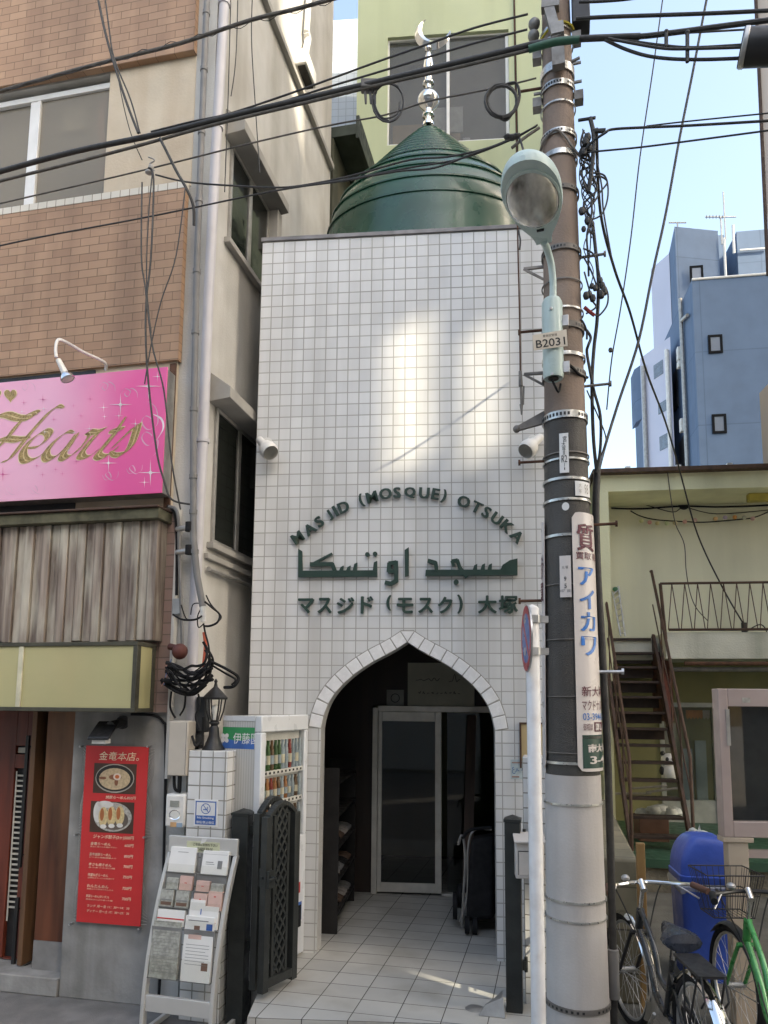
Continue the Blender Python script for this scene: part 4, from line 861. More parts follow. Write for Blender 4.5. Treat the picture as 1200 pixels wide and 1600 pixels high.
b = MB(m_whitep); b.box(-.0495, -.047, gy0, gy1, FZ0, FZ1)
zl1, zl2 = at(452, 1256, 4.95).z, at(452, 1209, 4.95).z
for zz in (zl1, zl2): b.box(-.0469, -.014, gy0, gy1, zz, zz + .03)
part(t, 'display_shelf', b)
dcol = [mat('green bottle', (.05, .11, .04), .3), mat('red can', (.26, .05, .04), .3), mat('pale blue bottle', (.30, .36, .40), .3), mat('brown can', (.15, .09, .05), .3), mat('orange can', (.34, .15, .06), .3), m_rubber, mat('cream label', (.6, .55, .42), .4)]
b = MB(*dcol)
for zz, hh in ((zl1 - .16, .14), (zl1 + .031, zl2 - zl1 - .05), (zl2 + .031, .19)):
    n = 11
    for i in range(n):
        y = gy0 + (i + .5) * (gy1 - gy0) / n; b.use([0, 0, 3, 0, 0, 2, 2, 1, 2, 2, 2][i] if hh > .17 else [0, 4, 1, 4, 3, 2, 4, 2, 2, 3, 2][i]).lathe([(0, zz), (.0155, zz), (.016, zz + hh * .6), (.011, zz + hh * .82), (.009, zz + hh * .9), (.010, zz + hh), (0, zz + hh)], (-.029, y, 0), 12).use(6 if i % 2 else 2).lathe([(0.0170, zz + hh * .2), (0.0170, zz + hh * .5)], (-.029, y, 0), 12)
for zz in (zl1, zl2):
    for i in range(10): y = gy0 + (i + .5) * (gy1 - gy0) / 10; b.use(5).box(-.0139, -.0128, y - .010, y + .010, zz + .008, zz + .022)
part(t, 'drink_samples', b)
b = MB(mat('green logo band', (.03, .26, .09), .4), mat('blue logo band', (.045, .13, .40), .4), m_whitepaint)
lx0, lx1 = VM.px(341, 1160)[0], VM.px(421, 1160)[0]; lzb, lzm, lzt = [VM.px(400, y)[1] for y in (1171, 1156, 1137)]
lx0 = max(lx0, -VW); lx1 = min(lx1, -.053)
n = 24; V_ = []; 
wave = lambda k: lzm + .010 * math.sin(k * 5.2 + 2.2)
for k in range(n): b.use(0).quad(*[(lx0 + (lx1 - lx0) * a_, .0025, z) for a_, z in ((k / n, wave(k / n)), ((k + 1) / n, wave((k + 1) / n)), ((k + 1) / n, lzt), (k / n, lzt))]).use(1).quad(*[(lx0 + (lx1 - lx0) * a_, .0025, z) for a_, z in ((k / n, lzb), ((k + 1) / n, lzb), ((k + 1) / n, wave((k + 1) / n)), (k / n, wave(k / n)))])
a_, c_ = VM.px(364, 1162), VM.px(404, 1146); b.use(2).text('伊藤園', a_[0], a_[1], c_[0], c_[1], .002, .001, 0)
fc = VM.px(351, 1153)
for k in range(4):
    an = pi / 4 + k * pi / 2; cx, cz = fc[0] + .019 * cos(an), fc[1] + .019 * sin(an)
    b.add([(cx + .017 * cos(an) * cos(q) - .014 * sin(an) * sin(q), .0015, cz + .017 * sin(an) * cos(q) + .014 * cos(an) * sin(q)) for q in [2 * pi * i / 14 for i in range(14)]], [tuple(range(14))])
part(t, 'logo_band', b)
for m_, a_, c_ in ((0, .66, .80), (1, .50, .6599), (1, .27, .30), (1, .20, .23)): b2 = MB(b.mats[m_]); b2.box(-VW + .001, -.036, .0025, .0035, a_, c_); part(t, 'colour_stripe', b2)
b = MB(mat('grey panel', (.40, .41, .42), .4), mat('red sticker', (.5, .03, .03), .5), m_blue, m_rubber); b.box(0, .004, VL * .30, VL * .48, .70, .78).use(3).box(.0, .006, .05, VL - .06, .20, .34).use(1).box(0, .003, VL * .8, VL * .88, .42, .49).use(2).box(0, .003, VL * .78, VL * .92, .24, .36); part(t, 'coin_panel', b, .003)
# ---------------------------------------------------------------- gates
def gpost(x0, x1, ytop, Y, zb, label, w=None):
    p0_, p1_ = at(x0, 1400, Y), at(x1, 1400, Y); fr = Fr(p0_.x, p0_.y, 13); w = (p1_ - p0_).length; zt = at(x0, ytop, Y).z
    t = thing('gate_post', label, 'gate post', fr, (w / 2, w / 2, zb)); b = MB(m_iron); b.box(0, w, 0, w, zb, zt - .03); part(t, 'shaft', b, .005)
    b = MB(m_iron); b.box(-.004, w + .004, -.004, w + .004, zt - .03, zt - .015); c_ = [(-.004, -.004), (w + .004, -.004), (w + .004, w + .004), (-.004, w + .004)]
    b.add([(x, y, zt - .015) for x, y in c_] + [(w / 2, w / 2, zt + .008)], [(0, 1, 4), (1, 2, 4), (2, 3, 4), (3, 0, 4)]); part(t, 'cap', b)
    b = MB(m_iron)
    for zz in (.22, zt - .14): b.box(w, w + .018, w * .3, w * .6, zz, zz + .05).cyl((w + .02, w * .45, zz - .01), (w + .02, w * .45, zz + .07), .010)
    part(t, 'hinge', b)
    return fr
gpost(358, 386, 1266, 4.64, GZ, 'dark grey steel gate post between the leaflet rack and the folded gate')
gpost(789, 814, 1276, 4.33, 0, 'dark grey steel gate post in front of the right arch leg')
def leaf(P, Q, zt, label, bulge=.07):
    P, Q = Vector(P), Vector(Q); d = Q - P; W_ = d.length; fr = Fr(P.x, P.y, math.degrees(math.atan2(-d.y, d.x)))
    t = thing('gate_leaf', label, 'gate', fr, (W_ / 2, 0, .03)); zb = .04
    b = MB(m_iron); e = .022
    b.box(0, .05, -e, e, zb, zt).box(W_ - .05, W_, -e, e, zb, zt).box(.0501, W_ - .0501, -e, e, zb + .02, zb + .07)
    N = 14; A_ = []
    for i in range(N + 1): k = i / N; A_.append((.03 + (W_ - .06) * k, 0, zt - .02 + bulge * sin(pi * k)))
    for a_, c_ in zip(A_, A_[1:]): b.hexa([(a_[0], -e + .001, a_[2]), (c_[0], -e + .001, c_[2]), (c_[0], -e + .001, c_[2] + .03), (a_[0], -e + .001, a_[2] + .03)], [(a_[0], e - .001, a_[2]), (c_[0], e - .001, c_[2]), (c_[0], e - .001, c_[2] + .03), (a_[0], e - .001, a_[2] + .03)])
    part(t, 'frame', b, .003)
    b = MB(m_iron)
    b.box(.085, .105, -.008, .008, zb + .07, zt).box(W_ - .105, W_ - .085, -.008, .008, zb + .07, zt)
    x0, x1 = .105, W_ - .105; dx = (x1 - x0) / 2.0; rise = dx * 1.5; z = zb + .07
    while z < zt + bulge - .02:
        for i in range(2):
            for s0, s1 in ((0, 1), (1, 0)):
                a_, c_ = (x0 + dx * (i + s0), 0, z), (x0 + dx * (i + s1), 0, min(z + rise, zt + bulge - .01)); b.tube([(a_[0], 0, a_[2]), (c_[0], 0, c_[2])], .009, 4)
        z += rise
    part(t, 'lattice', b)
    b = MB(m_iron); b.box(.005, .045, -e - .02, -e - .001, .62, .72).cyl((.025, -e - .02, .68), (.025, -e - .05, .68), .012).cyl((-.03, -e - .045, .68), (.03, -e - .045, .68), .008); part(t, 'latch', b)
zt_ = at(430, 1275, 4.5).z
leaf((-.690, 4.45, 0), (-.525, 4.72, 0), zt_, 'nearer leaf of the folded dark lattice gate')
leaf((-.745, 4.50, 0), (-.595, 4.79, 0), zt_ + .01, 'farther leaf of the folded dark lattice gate', .08)
# ---------------------------------------------------------------- leaflet rack
RK = Fr(*at(277, 1500, 4.38)[:2], 15); RW = .215
lean = lambda z: .02 + .215 * max(0, min(1, (z - GZ) / 1.16)) ** 2.1
t = thing('leaflet_rack', 'silver stand of free leaflets in front of the tiled pillar', 'rack', RK, (0, .1, GZ))
m_rack = mat('rack silver', (.62, .61, .58), .38, .35, .04, 4)
ztop = at(323, 1306, 4.58).z; zhd = at(323, 1333, 4.56).z; uo = lambda z: .060 * max(0, (z - GZ) / 1.18) ** 2
for s_ in (-1, 1):
    b = MB(m_rack); zz = [GZ + (zhd - GZ) * i / 16 for i in range(17)]; P = [(s_ * RW + uo(z), lean(z), z) for z in zz]; V_ = []
    for q in P: V_ += [(q[0] - .012, q[1] - .018, q[2]), (q[0] + .012, q[1] - .018, q[2]), (q[0] + .012, q[1] + .022, q[2]), (q[0] - .012, q[1] + .022, q[2])]
    F_ = [(i * 4 + k, i * 4 + (k + 1) % 4, i * 4 + 4 + (k + 1) % 4, i * 4 + 4 + k) for i in range(16) for k in range(4)] + [(3, 2, 1, 0), (64, 65, 66, 67)]
    b.add(V_, F_, True); part(t, 'side_rail', b, .003)
    b = MB(m_rack); b.box(s_ * RW - .012, s_ * RW + .012, .05, .30, GZ + .01, GZ + .04); part(t, 'foot', b, .003)
b = MB(m_rack); k = uo(zhd); b.box(-RW + k - .012, RW + k + .012, lean(zhd) - .01, lean(zhd) + .012, zhd + .001, ztop); head = part(t, 'header', b, .004)
b = MB(mat('pale green label', (.55, .56, .38), .6, 0, .1, 20), m_ink, m_paper); hx = lambda q: -RW + k + 2 * RW * q; hz = lambda q: zhd + (ztop - zhd) * q; wv = lean(zhd) - .0105
b.box(hx(.26), hx(.76), wv - .002, wv, hz(.12), hz(.74)).use(1).text('ご自由にお持ち下さい', hx(.36), hz(.48), hx(.73), hz(.66), wv - .002, .001, .01).text('TAKE FREE', hx(.42), hz(.18), hx(.66), hz(.38), wv - .002, .001, .012).use(2).quad((hx(.47), wv - .003, hz(.60)), (hx(.54), wv - .003, hz(.72)), (hx(.58), wv - .006, hz(.98)), (hx(.49), wv - .004, hz(.95)))
part(t, 'label_strip', b, 0, head)
b = MB(m_rack); zb0, zb1 = at(277, 1588, 4.38).z, at(277, 1562, 4.38).z; b.box(-RW + .014, RW - .012, lean(0) - .012, lean(0) + .012, zb0, zb1); part(t, 'bottom_rail', b, .003)
m_pocket = mat('grey pocket back', (.20, .20, .195), .5)
zpk = lambda y: at(300, y, 4.48).z
tiers = [(1335, 1366), (1366, 1392), (1392, 1418), (1418, 1446), (1446, 1524)]
b = MB(m_pocket, m_clear)
for i, (ya, yb) in enumerate(tiers):
    za, zb = zpk(ya), zpk(yb)
    for c_ in (0, 1):
        ul, ur_ = (-RW + .016, -.006) if c_ == 0 else (.006, RW - .016); ul += uo(zb); ur_ += uo(zb)
        zh_ = zb + (za - zb) * (.55 if i < 4 else .5)
        wb = lean(zb)
        zh_ = zb + (za - zb) * .45; b.use(0).box(ul, ur_, wb + .006, wb + .008, zb, za).box(ul, ur_, wb - .027, wb + .006, zb, zb + .003).use(1).box(ul, ur_, wb - .030, wb - .028, zb, zh_)
part(t, 'pocket', b)
def leaflet(i, c_, f0, f1, hgt, mt, label, prints=(), dz=0):
    za, zb = zpk(tiers[i][0]), zpk(tiers[i][1]); ul, ur_ = (-RW + .016, -.006) if c_ == 0 else (.006, RW - .016); o_ = uo(zb); wl_ = ur_ - ul; wb = lean(zb)
    u0, u1 = ul + o_ + wl_ * f0, ul + o_ + wl_ * f1; z0 = zb + .004 + dz; z1 = z0 + hgt
    W1 = wb - .004 + .0; tt = (lean(z1) - lean(z0)) * .8
    q = MB(mt, m_gink, m_red, m_blue, m_pinkp, m_brownp)
    q.hexa([(u0, W1 - .02, z0), (u1, W1 - .02, z0), (u1, W1 - .02 + tt, z1), (u0, W1 - .02 + tt, z1)], [(u0, W1, z0), (u1, W1, z0), (u1, W1 + tt, z1), (u0, W1 + tt, z1)])
    for m_, a0, a1, b0, b1 in prints:
        f_ = lambda a, c: (u0 + (u1 - u0) * a, W1 - .0215 + tt * c, z0 + (z1 - z0) * c)
        q.use(m_).quad(f_(a0, b0), f_(a1, b0), f_(a1, b1), f_(a0, b1))
    solo('leaflet', label, 'leaflets', RK, (u0, W1, z0), q, 0, 'leaflets in the rack')
m_gink = mat('grey small print', (.22, .22, .22), .7)
m_pinkp = mat('pink paper', (.62, .42, .36), .7); m_brownp = mat('brown print', (.18, .10, .07), .6); m_news = mat('printed page', (.36, .36, .32), .7, 0, .25, 40)
lines = lambda n, a0=.12, a1=.85, t=.55, d=.05: [(1, a0, a1 - .12 * (j % 3 == 2), t - d * j, t - d * j + .007) for j in range(n)]
leaflet(0, 0, .04, .93, .135, m_paper, 'stack of white sheets in the top left pocket of the rack', [(1, .3, .7, .80, .82)])
leaflet(0, 1, .10, .95, .125, m_paper, 'white leaflets with a small square print in the top right pocket', [(1, .62, .80, .25, .60), (1, .15, .45, .5, .53), (1, .15, .5, .42, .44), (1, .05, .95, .86, .87)])
leaflet(1, 0, .12, .52, .06, m_news, 'grey cards in the second row left pocket', [])
leaflet(1, 0, .56, .98, .075, m_pinkp, 'pink card standing in the second row left pocket', [(2, .4, .6, .5, .55)])
leaflet(1, 1, .06, .50, .055, m_pinkp, 'pink card in the second row right pocket', [(2, .4, .6, .5, .56)])
leaflet(1, 1, .55, .95, .045, m_news, 'pale green grey card in the second row right pocket', [])
leaflet(2, 0, .02, .46, .09, m_news, 'left dark patterned leaflet in the third row', [(5, .1, .9, .1, .3), (1, .1, .9, .38, .45)])
leaflet(2, 0, .54, .98, .09, m_news, 'right dark patterned leaflet in the third row', [(5, .1, .9, .1, .3), (1, .1, .9, .38, .45)])
leaflet(2, 1, .08, .52, .085, m_pinkp, 'shorter pink card in the third row', [(2, .42, .56, .6, .66)])
leaflet(2, 1, .55, 1.0, .10, m_pinkp, 'taller pink card in the third row', [(2, .42, .56, .7, .76)])
leaflet(3, 0, .05, .95, .085, m_paper, 'white leaflet with a red stripe in the fourth row', [(2, .0, 1, .42, .50)])
leaflet(3, 1, .03, .52, .15, m_paper, 'white leaflet with a thin red slanting line in the fourth row', [(2, .1, .9, .30, .32), (3, .75, .82, .5, .7)])
leaflet(3, 1, .50, .98, .12, m_paper, 'white leaflet behind the pink card in the fourth row', [(2, .2, .9, .30, .32)])
leaflet(4, 0, .04, .95, .30, m_news, 'grey newspaper in the bottom left pocket of the rack', [(1, .06, .94, .985, .99)] + lines(14, .08, .92, .86, .058))
leaflet(4, 1, .02, .96, .34, m_paper, 'white flyer with blue logo in the bottom right pocket of the rack', [(3, .74, .95, .80, .90), (5, .32, .52, .74, .86), (5, .68, .90, .18, .30), (1, .1, .8, .93, .945), (4, .15, .6, .65, .72)] + lines(7, .1, .9, .56, .05))
# ---------------------------------------------------------------- inside the entrance
t = thing('folded_stroller', 'black folded pushchair parked inside the doorway on the right', 'stroller', M, M.loc(Vector((.72, 5.75, 0))))
sx = lambda x, y, Y=5.80: M.loc(at(x, y, Y))
b = MB(m_rubber); b.hexa([sx(728, 1440, 5.72), sx(772, 1436, 5.72), sx(772, 1305, 5.78), sx(735, 1312, 5.78)], [sx(728, 1430, 5.98), sx(775, 1430, 5.98), sx(775, 1300, 6.0), sx(738, 1305, 6.0)]); part(t, 'seat_fabric', b, .03)
b = MB(m_alud, m_rubber); b.wire([sx(722, 1448), sx(724, 1400), sx(727, 1340), sx(722, 1305), sx(716, 1320)], .010, 8).wire([sx(718, 1440), sx(730, 1400), sx(731, 1330), sx(740, 1298), sx(768, 1296)], .009, 8).use(1).wire([sx(722, 1310), sx(735, 1297), sx(768, 1293)], .014, 8); part(t, 'frame', b)
for (x, y, Y, r) in ((711, 1415, 5.9, .10), (730, 1445, 5.70, .06), (742, 1447, 5.72, .06), (718, 1400, 6.0, .09)):
    b = MB(m_rubber, m_steel); c_ = Vector(sx(x, y, Y)); c_.z = max(c_.z, r); b.lathe([(r * .72, -.018), (r, -.016), (r, .016), (r * .72, .018)], c_, 20, None, 1, Matrix.Rotation(pi / 2, 3, 'Y')); wh = part(t, 'wheel', b)
    b = MB(m_alud); b.lathe([(0, -.012), (r * .6, -.014), (r * .7, 0), (r * .6, .014), (0, .012)], c_, 14, None, 1, Matrix.Rotation(pi / 2, 3, 'Y')); part(t, 'hub', b, 0, wh)
b = MB(woodmat('dark plank', (.03, .018, .01), (.07, .04, .025))); b.hexa([sx(722, 1385, 6.3), sx(738, 1385, 6.3), sx(744, 1118, 6.6), sx(730, 1118, 6.6)], [sx(722, 1385, 6.34), sx(738, 1385, 6.34), sx(744, 1118, 6.64), sx(730, 1118, 6.64)]); solo('wooden_plank', 'dark plank leaning beside the door behind the pushchair', 'plank', M, sx(730, 1385, 6.3), b)
t = thing('shoe_rack', 'dim shelf rack of shoes along the left entrance wall', 'shoe rack', M, (uC - hw, .9, 0)); il = uC - hw - .17
b = MB(mat('grey shelf', (.028, .026, .025), .6, spec=.2))
for i in range(5): b.box(il + .003, il + .24, .45, 1.35, .12 + .24 * i, .14 + .24 * i)
b.box(il + .003, il + .24, .43, .449, 0, 1.2).box(il + .003, il + .24, 1.351, 1.37, 0, 1.2); part(t, 'shelf', b)
shc = [m_rubber, mat('grey shoe', (.12, .12, .12), .6), mat('pale shoe', (.22, .20, .19), .6), mat('brown shoe', (.07, .04, .025), .6)]
k = 0
for i in range(3):
    for j in range(4):
        q = MB(shc[(i * 2 + j * 3) % 4]); w_ = .50 + .2 * j; z = .14 + .24 * i
        for s_ in (0, .085): q.ball((il + .14, w_ + s_, z + .035), .037, (2.6, .95, .95), 10).ball((il + .07, w_ + s_, z + .06), .033, (1.2, .9, 1.3), 10)
        solo('shoe_pair', ['black', 'grey', 'pale', 'brown'][(i * 2 + j * 3) % 4] + ' pair of shoes on the ' + ('lowest', 'middle', 'top used')[i] + ' shelf, number %s from the street' % ('one', 'two', 'three', 'four')[j], 'shoes', M, (il + .1, w_, z), q, 0, 'shoes on the entrance rack')
# ---------------------------------------------------------------- utility pole
PY = 3.9
pb = at(903, 1570, PY); PO = Fr(at(899, 1400, PY).x, PY, math.degrees(math.atan2(at(899, 1400, PY).x, PY)))   # its w axis points away from the lens
def prad(z): return .150 - (z + .12) * .0118
pole_z = lambda y: at(880, y, PY - .13).z
m_conc = mat('pole concrete', (.27, .205, .165), .85, 0, .12, 3, .15, 80, ((.14, .105, .085), 2.2, .5), ((.10, .08, .07), 7, .45))
m_sheet = mat('dark anti poster sheet', (.048, .043, .038), .55, 0, .15, 3, .3, 160, ((.10, .095, .085), 4, .35), ((.13, .125, .11), 9, .3))
m_sleeve = mat('pale concrete sleeve', (.50, .475, .455), .8, 0, .06, 4, .08, 80, ((.36, .33, .31), 2.4, .5), ((.30, .27, .255), 8, .4))
m_band = mat('steel band', (.52, .52, .50), .35, .85, .15, 20)
pole = thing('utility_pole', 'tall brown concrete utility pole with dark sheet and pale sleeve', 'utility pole', PO, (0, 0, -.12))
zs1, zs2, zd2 = pole_z(1573), pole_z(1212), pole_z(640)
def seg_(name, z0, z1, m, dr=0, n=40):
    b = MB(m); k = 10; b.lathe([(0, z0)] + [(prad(z0 + (z1 - z0) * i / k) + dr, z0 + (z1 - z0) * i / k) for i in range(k + 1)] + [(0, z1)], (0, 0, 0), n); return part(pole, name, b)
seg_('shaft', -.12, 7.6, m_conc); seg_('poster_sheet', zs2, zd2, m_sheet, .003); seg_('sleeve', -.119, zs2 - .002, m_sleeve, .007)
def pp(y, th, dr=0, dz=0):                           # a point on the pole skin, th degrees right of facing us
    z = pole_z(y) + dz; r = prad(z) + dr; a = radians(th); return (r * sin(a), -r * cos(a), z)
def band(y, h, perf=False, dr=.010, m=m_band, name='steel_band', half=False):
    z = pole_z(y); b = MB(m, m_black); r = prad(z) + dr; hh = h / 2
    b.lathe([(r - .006, z - hh), (r, z - hh), (r, z + hh), (r - .006, z + hh)], (0, 0, 0), 40)
    if perf:
        for k in range(-9, 10):
            a = radians(k * 9.5); c = (r * sin(a), -r * cos(a)); t_ = Vector((cos(a), sin(a), 0)) * .006; n_ = Vector((sin(a), -cos(a), 0)) * .0012; C_ = Vector((*c, z)) + n_
            if k in (2, 3): continue
            b.use(1).quad(*[tuple(C_ + t_ * s + Vector((0, 0, w))) for s, w in ((-1, -hh * .45), (1, -hh * .45), (1, hh * .45), (-1, hh * .45))])
    return part(pole, name, b)
m_dband = mat('dull band', (.20, .185, .17), .6, .4, .2, 12)
for y, h, pf, m in ((1580, .026, 1, m_dband), (1441, .008, 0, m_band), (1411, .010, 0, m_band), (1258, .010, 0, m_band), (1193, .013, 0, m_band), (1177, .004, 0, m_dband), (1088, .004, 0, m_dband), (998, .004, 0, m_dband), (911, .004, 0, m_dband),
                    (834, .014, 0, m_band), (778, .013, 0, m_band), (745, .014, 0, m_band), (714, .010, 0, m_band), (704, .006, 0, m_dband), (644, .040, 1, m_band), (575, .034, 1, m_dband), (548, .020, 0, m_band), (502, .034, 1, m_dband), (475, .010, 0, m_band), (430, .007, 0, m_dband), (379, .030, 1, m_dband), (284, .026, 1, m_dband), (148, .010, 0, m_band), (195, .030, 1, m_band), (228, .030, 0, m_band), (118, .034, 1, m_band), (91, .050, 0, m_band), (46, .020, 0, m_band), (28, .022, 0, m_band)):
    band(y, h, pf, .012 if y < 1212 else .014, m)
def bolt(y, th, ln, m=m_rust, th2=None):
    b = MB(m); a, c = Vector(pp(y, th, -.01)), Vector(pp(y, th, ln)); b.cyl(a, c, .008, None, 8).cyl(c, c + (c - a).normalized() * .012, .017, None, 8); part(pole, 'climbing_bolt', b)
for y, s, ln, m in ((494, -1, .13, m_rust), (706, -1, .13, m_rust), (932, -1, .13, m_rust), (104, -1, .13, m_rust), (385, 1, .13, m_dband), (591, 1, .13, m_dband), (813, 1, .13, m_rust), (1048, 1, .13, m_steel)): bolt(y, 88 * s, ln, m)
for y, ln in ((392, .11), (563, .11)):
    b = MB(m_dband); a, c = Vector(pp(y, -88, 0)), Vector(pp(y, -88, ln)); e = Vector(pp(y + 20, -88, 0)); b.tube([a, c], .010, 4).tube([c, e], .008, 4); part(pole, 'standoff_bracket', b)
b = MB(m_dband); a, c = Vector(pp(640, -86, 0)), Vector(pp(652, -86, .15)); b.hexa([a + Vector((0, -.012, .05)), a + Vector((0, -.012, -.02)), c + Vector((0, -.012, -.012)), c + Vector((0, -.012, .012))], [a + Vector((0, .012, .05)), a + Vector((0, .012, -.02)), c + Vector((0, .012, -.012)), c + Vector((0, .012, .012))]); b.ball(c, .022, (1, 1, 1), 10); part(pole, 'anchor_lug', b)
# hardware near the top
m_hw = mat('weathered galvanised hardware', (.24, .235, .225), .55, .5, .2, 14, 0, 60, ((.10, .07, .05), 9, .3))
b = MB(m_hw, m_black)
def bar(p, q, w_, h_, m=0):
    p, q = Vector(p), Vector(q); d = (q - p).normalized(); s = d.cross(Vector((0, 1, 0))).normalized() * w_ / 2; n = s.cross(d).normalized() * h_ / 2
    b.use(m).hexa([p - s - n, p + s - n, q + s - n, q - s - n], [p - s + n, p + s + n, q + s + n, q - s + n])
bar(pp(8, -18, .05), pp(62, 2, .05), .055, .05); bar(pp(40, 2, .05), pp(60, 3, .06), .07, .05); bar(pp(68, 2, .05), pp(104, 4, .04), .07, .055); bar(pp(-5, -12, .05), pp(12, -14, .05), .10, .05)
part(pole, 'cable_bracket', b)
for y, s in ((132, -1), (132, 1), (55, -1), (38, 1)):
    b = MB(m_hw, m_black); bar(pp(y - 7, 86 * s, .03), pp(y + 7, 86 * s, .03), .05, .06); bar(pp(y, 86 * s, .05), pp(y + .1, 86 * s, .052), .02, .02, 1); part(pole, 'clamp_block', b)
b = MB(m_black); c = pp(8, 80, .05); b.box(c[0] - .04, c[0] + .06, c[1] - .05, c[1] + .06, c[2] - .07, c[2] + .25); part(pole, 'switch_box', b, .006)
b = MB(m_hw); 
for y, th in ((8, -72), (22, -80)): b.ball(pp(y, th, .05), .035, (1, 1, 1), 10)
for y, th in ((75, 88), (105, 88), (112, -88), (77, 70)): bar(pp(y, th, 0), pp(y, th, .05), .012, .012)
part(pole, 'insulator', b)
b = MB(mat('yellow tracer cord', (.55, .45, .05), .6)); b.wire([pp(48, -70, .06), pp(42, -50, .03), pp(32, -15, .025), pp(26, 15, .02), pp(26, 50, .02), pp(27, 72, .02)], .007); part(pole, 'tracer_cord', b)
b = MB(m_dband); b.wire([pp(212, -86, .02), pp(203, -50, .015), pp(196, -10, .015), pp(205, 15, .015), pp(222, 40, .02), pp(232, 70, .03)], .007)
part(pole, 'clipped_wire', b)
b = MB(m_whitepaint)
c = pp(790, 0, .004); b.add([pp(790 + 6.5 * sin(q), 9 * cos(q) - 3, .005) for q in [2 * pi * i / 16 for i in range(16)]], [tuple(range(15, -1, -1))]); part(pole, 'white_spot', b)
# curved plates strapped to the pole
def plate(name, label, cat, y0, y1, t0, t1, mt, prints=(), dr=.016, rnd=0):
    t = thing(name, label, cat, PO, pp((y0 + y1) / 2, (t0 + t1) / 2, 0)); b = MB(mt); n = 12; z0, z1 = pole_z(y1), pole_z(y0)
    def q(k, z, d): a = radians(t0 + (t1 - t0) * k); r = prad(z) + d; return (r * sin(a), -r * cos(a), z)
    V_ = []
    for i in range(n + 1):
        k = i / n; e = 0 if not rnd else rnd * (1 - min(1, min(k, 1 - k) * 8)) ** 2
        V_ += [q(k, z0 + e, dr), q(k, z1 - e, dr), q(k, z1 - e, dr - .004), q(k, z0 + e, dr - .004)]
    F_ = [(i * 4 + j, i * 4 + 4 + j, i * 4 + 4 + (j + 1) % 4, i * 4 + (j + 1) % 4) for i in range(n) for j in range(4)] + [(0, 1, 2, 3), (n * 4 + 3, n * 4 + 2, n * 4 + 1, n * 4)]
    b.add(V_, F_); part(t, 'plate', b, sharp=30)
    for s, k0, k1, ya, yb, m_, bo in prints:
        b = MB(m_)
        if s is None:
            V_ = [q(k0 + (k1 - k0) * i / 8, pole_z(y), dr + .0015) for i in range(9) for y in (yb, ya)]; b.add(V_, [(2 * i, 2 * i + 2, 2 * i + 3, 2 * i + 1) for i in range(8)])
            part(t, 'print_panel', b)
        else:
            zb, za = pole_z(yb), pole_z(ya)
            for dk, dd in (((-.014, 0), (.014, .0005), (0, .001)) if bo >= .012 else ((0, 0),)): b.text(s, 0, 0, 1, 1, 0, .001, min(bo, .008), 0, lambda a, c, w: q(k0 + (k1 - k0) * a + dk, zb + (za - zb) * c, dr + .003 + dd))
            part(t, 'print', b)
    return t
m_adw = mat('white enamel plate', (.66, .61, .58), .35, 0, .04, 4, 0, 60, ((.45, .38, .33), 3, .2)); m_mar = mat('maroon print', (.13, .035, .05), .5); m_adb = mat('bright blue print', (.045, .20, .58), .4); m_pgreen = mat('dark green plate', (.022, .06, .048), .4)
ad = [('質', .10, .58, 818, 860, m_mar, .012), ('買取 販売', .06, .92, 862, 874, m_mar, .01), ('ア', .12, .52, 886, 914, m_adb, .018), ('イ', .13, .52, 921, 951, m_adb, .018), ('カ', .14, .53, 956, 986, m_adb, .018), ('ワ', .14, .54, 994, 1024, m_adb, .018),
      ('新大塚', .11, .80, 1072, 1088, m_mar, .006), ('マクドナルド前', .11, .92, 1093, 1110, m_mar, .004), ('03-3944-1221', .12, .98, 1114, 1125, m_adb, .005), ('御相談', .12, .34, 1130, 1141, m_mar, .0), (None, .38, .95, 1128, 1143, m_mar, 0), ('詳しくは', .42, .92, 1130, 1141, m_adw, .02),
      (None, .10, .95, 1148, 1200, m_pgreen, 0), ('南大塚', .22, .82, 1162, 1175, m_adw, .012), ('3-4', .26, .74, 1181, 1193, m_adw, .015), (None, .10, .95, 1150, 1154, m_dband, 0)]
plate('advert_plate', 'tall white advert plate with blue characters curving round the pole', 'advert', 800, 1205, 10, 108, m_adw, ad, .020, .03)
plate('advert_plate', 'second white advert plate seen edge on at the left of the pole', 'advert', 806, 1205, -150, -62, m_adw, [('高級腕時計', .70, .98, 860, 900, m_mar, .01), ('買', .72, .96, 905, 935, m_mar, .02)], .020, .03)
plate('number_plate', 'cream plate with the figures 9 and 5 under the perforated band', 'plate', 868, 933, -18, 6, m_adw, [('大 塚', .2, .75, 884, 889, m_ink, 0), ('9', .38, .58, 901, 908, m_ink, .01), ('5', .40, .60, 912, 919, m_ink, .01), ('107  101', .05, .95, 921, 925, m_ink, 0)], .018)
plate('number_plate', 'narrow white plate marked R2 on the dark part of the pole', 'plate', 676, 738, -14, 7, m_whitepaint, [('宮', .40, .80, 681, 690, m_ink, 0), ('大', .25, .65, 690, 697, m_ink, 0), ('塚', .3, .68, 697, 704, m_ink, 0), ('支', .38, .62, 704, 710, m_ink, 0), ('R2', .22, .82, 711, 722, m_ink, 0), ('|', .5, .54, 723, 729, m_ink, 0), (None, .48, .58, 730, 734, m_ink, 0)], .018)
plate('number_plate', 'small white plate with pale figures at the right of the pole', 'plate', 751, 774, 20, 64, m_whitepaint, [('大', .18, .34, 755, 761, m_alud, 0), ('塚', .18, .34, 764, 770, m_alud, 0), ('98', .52, .80, 755, 770, m_alud, 0)], .018)
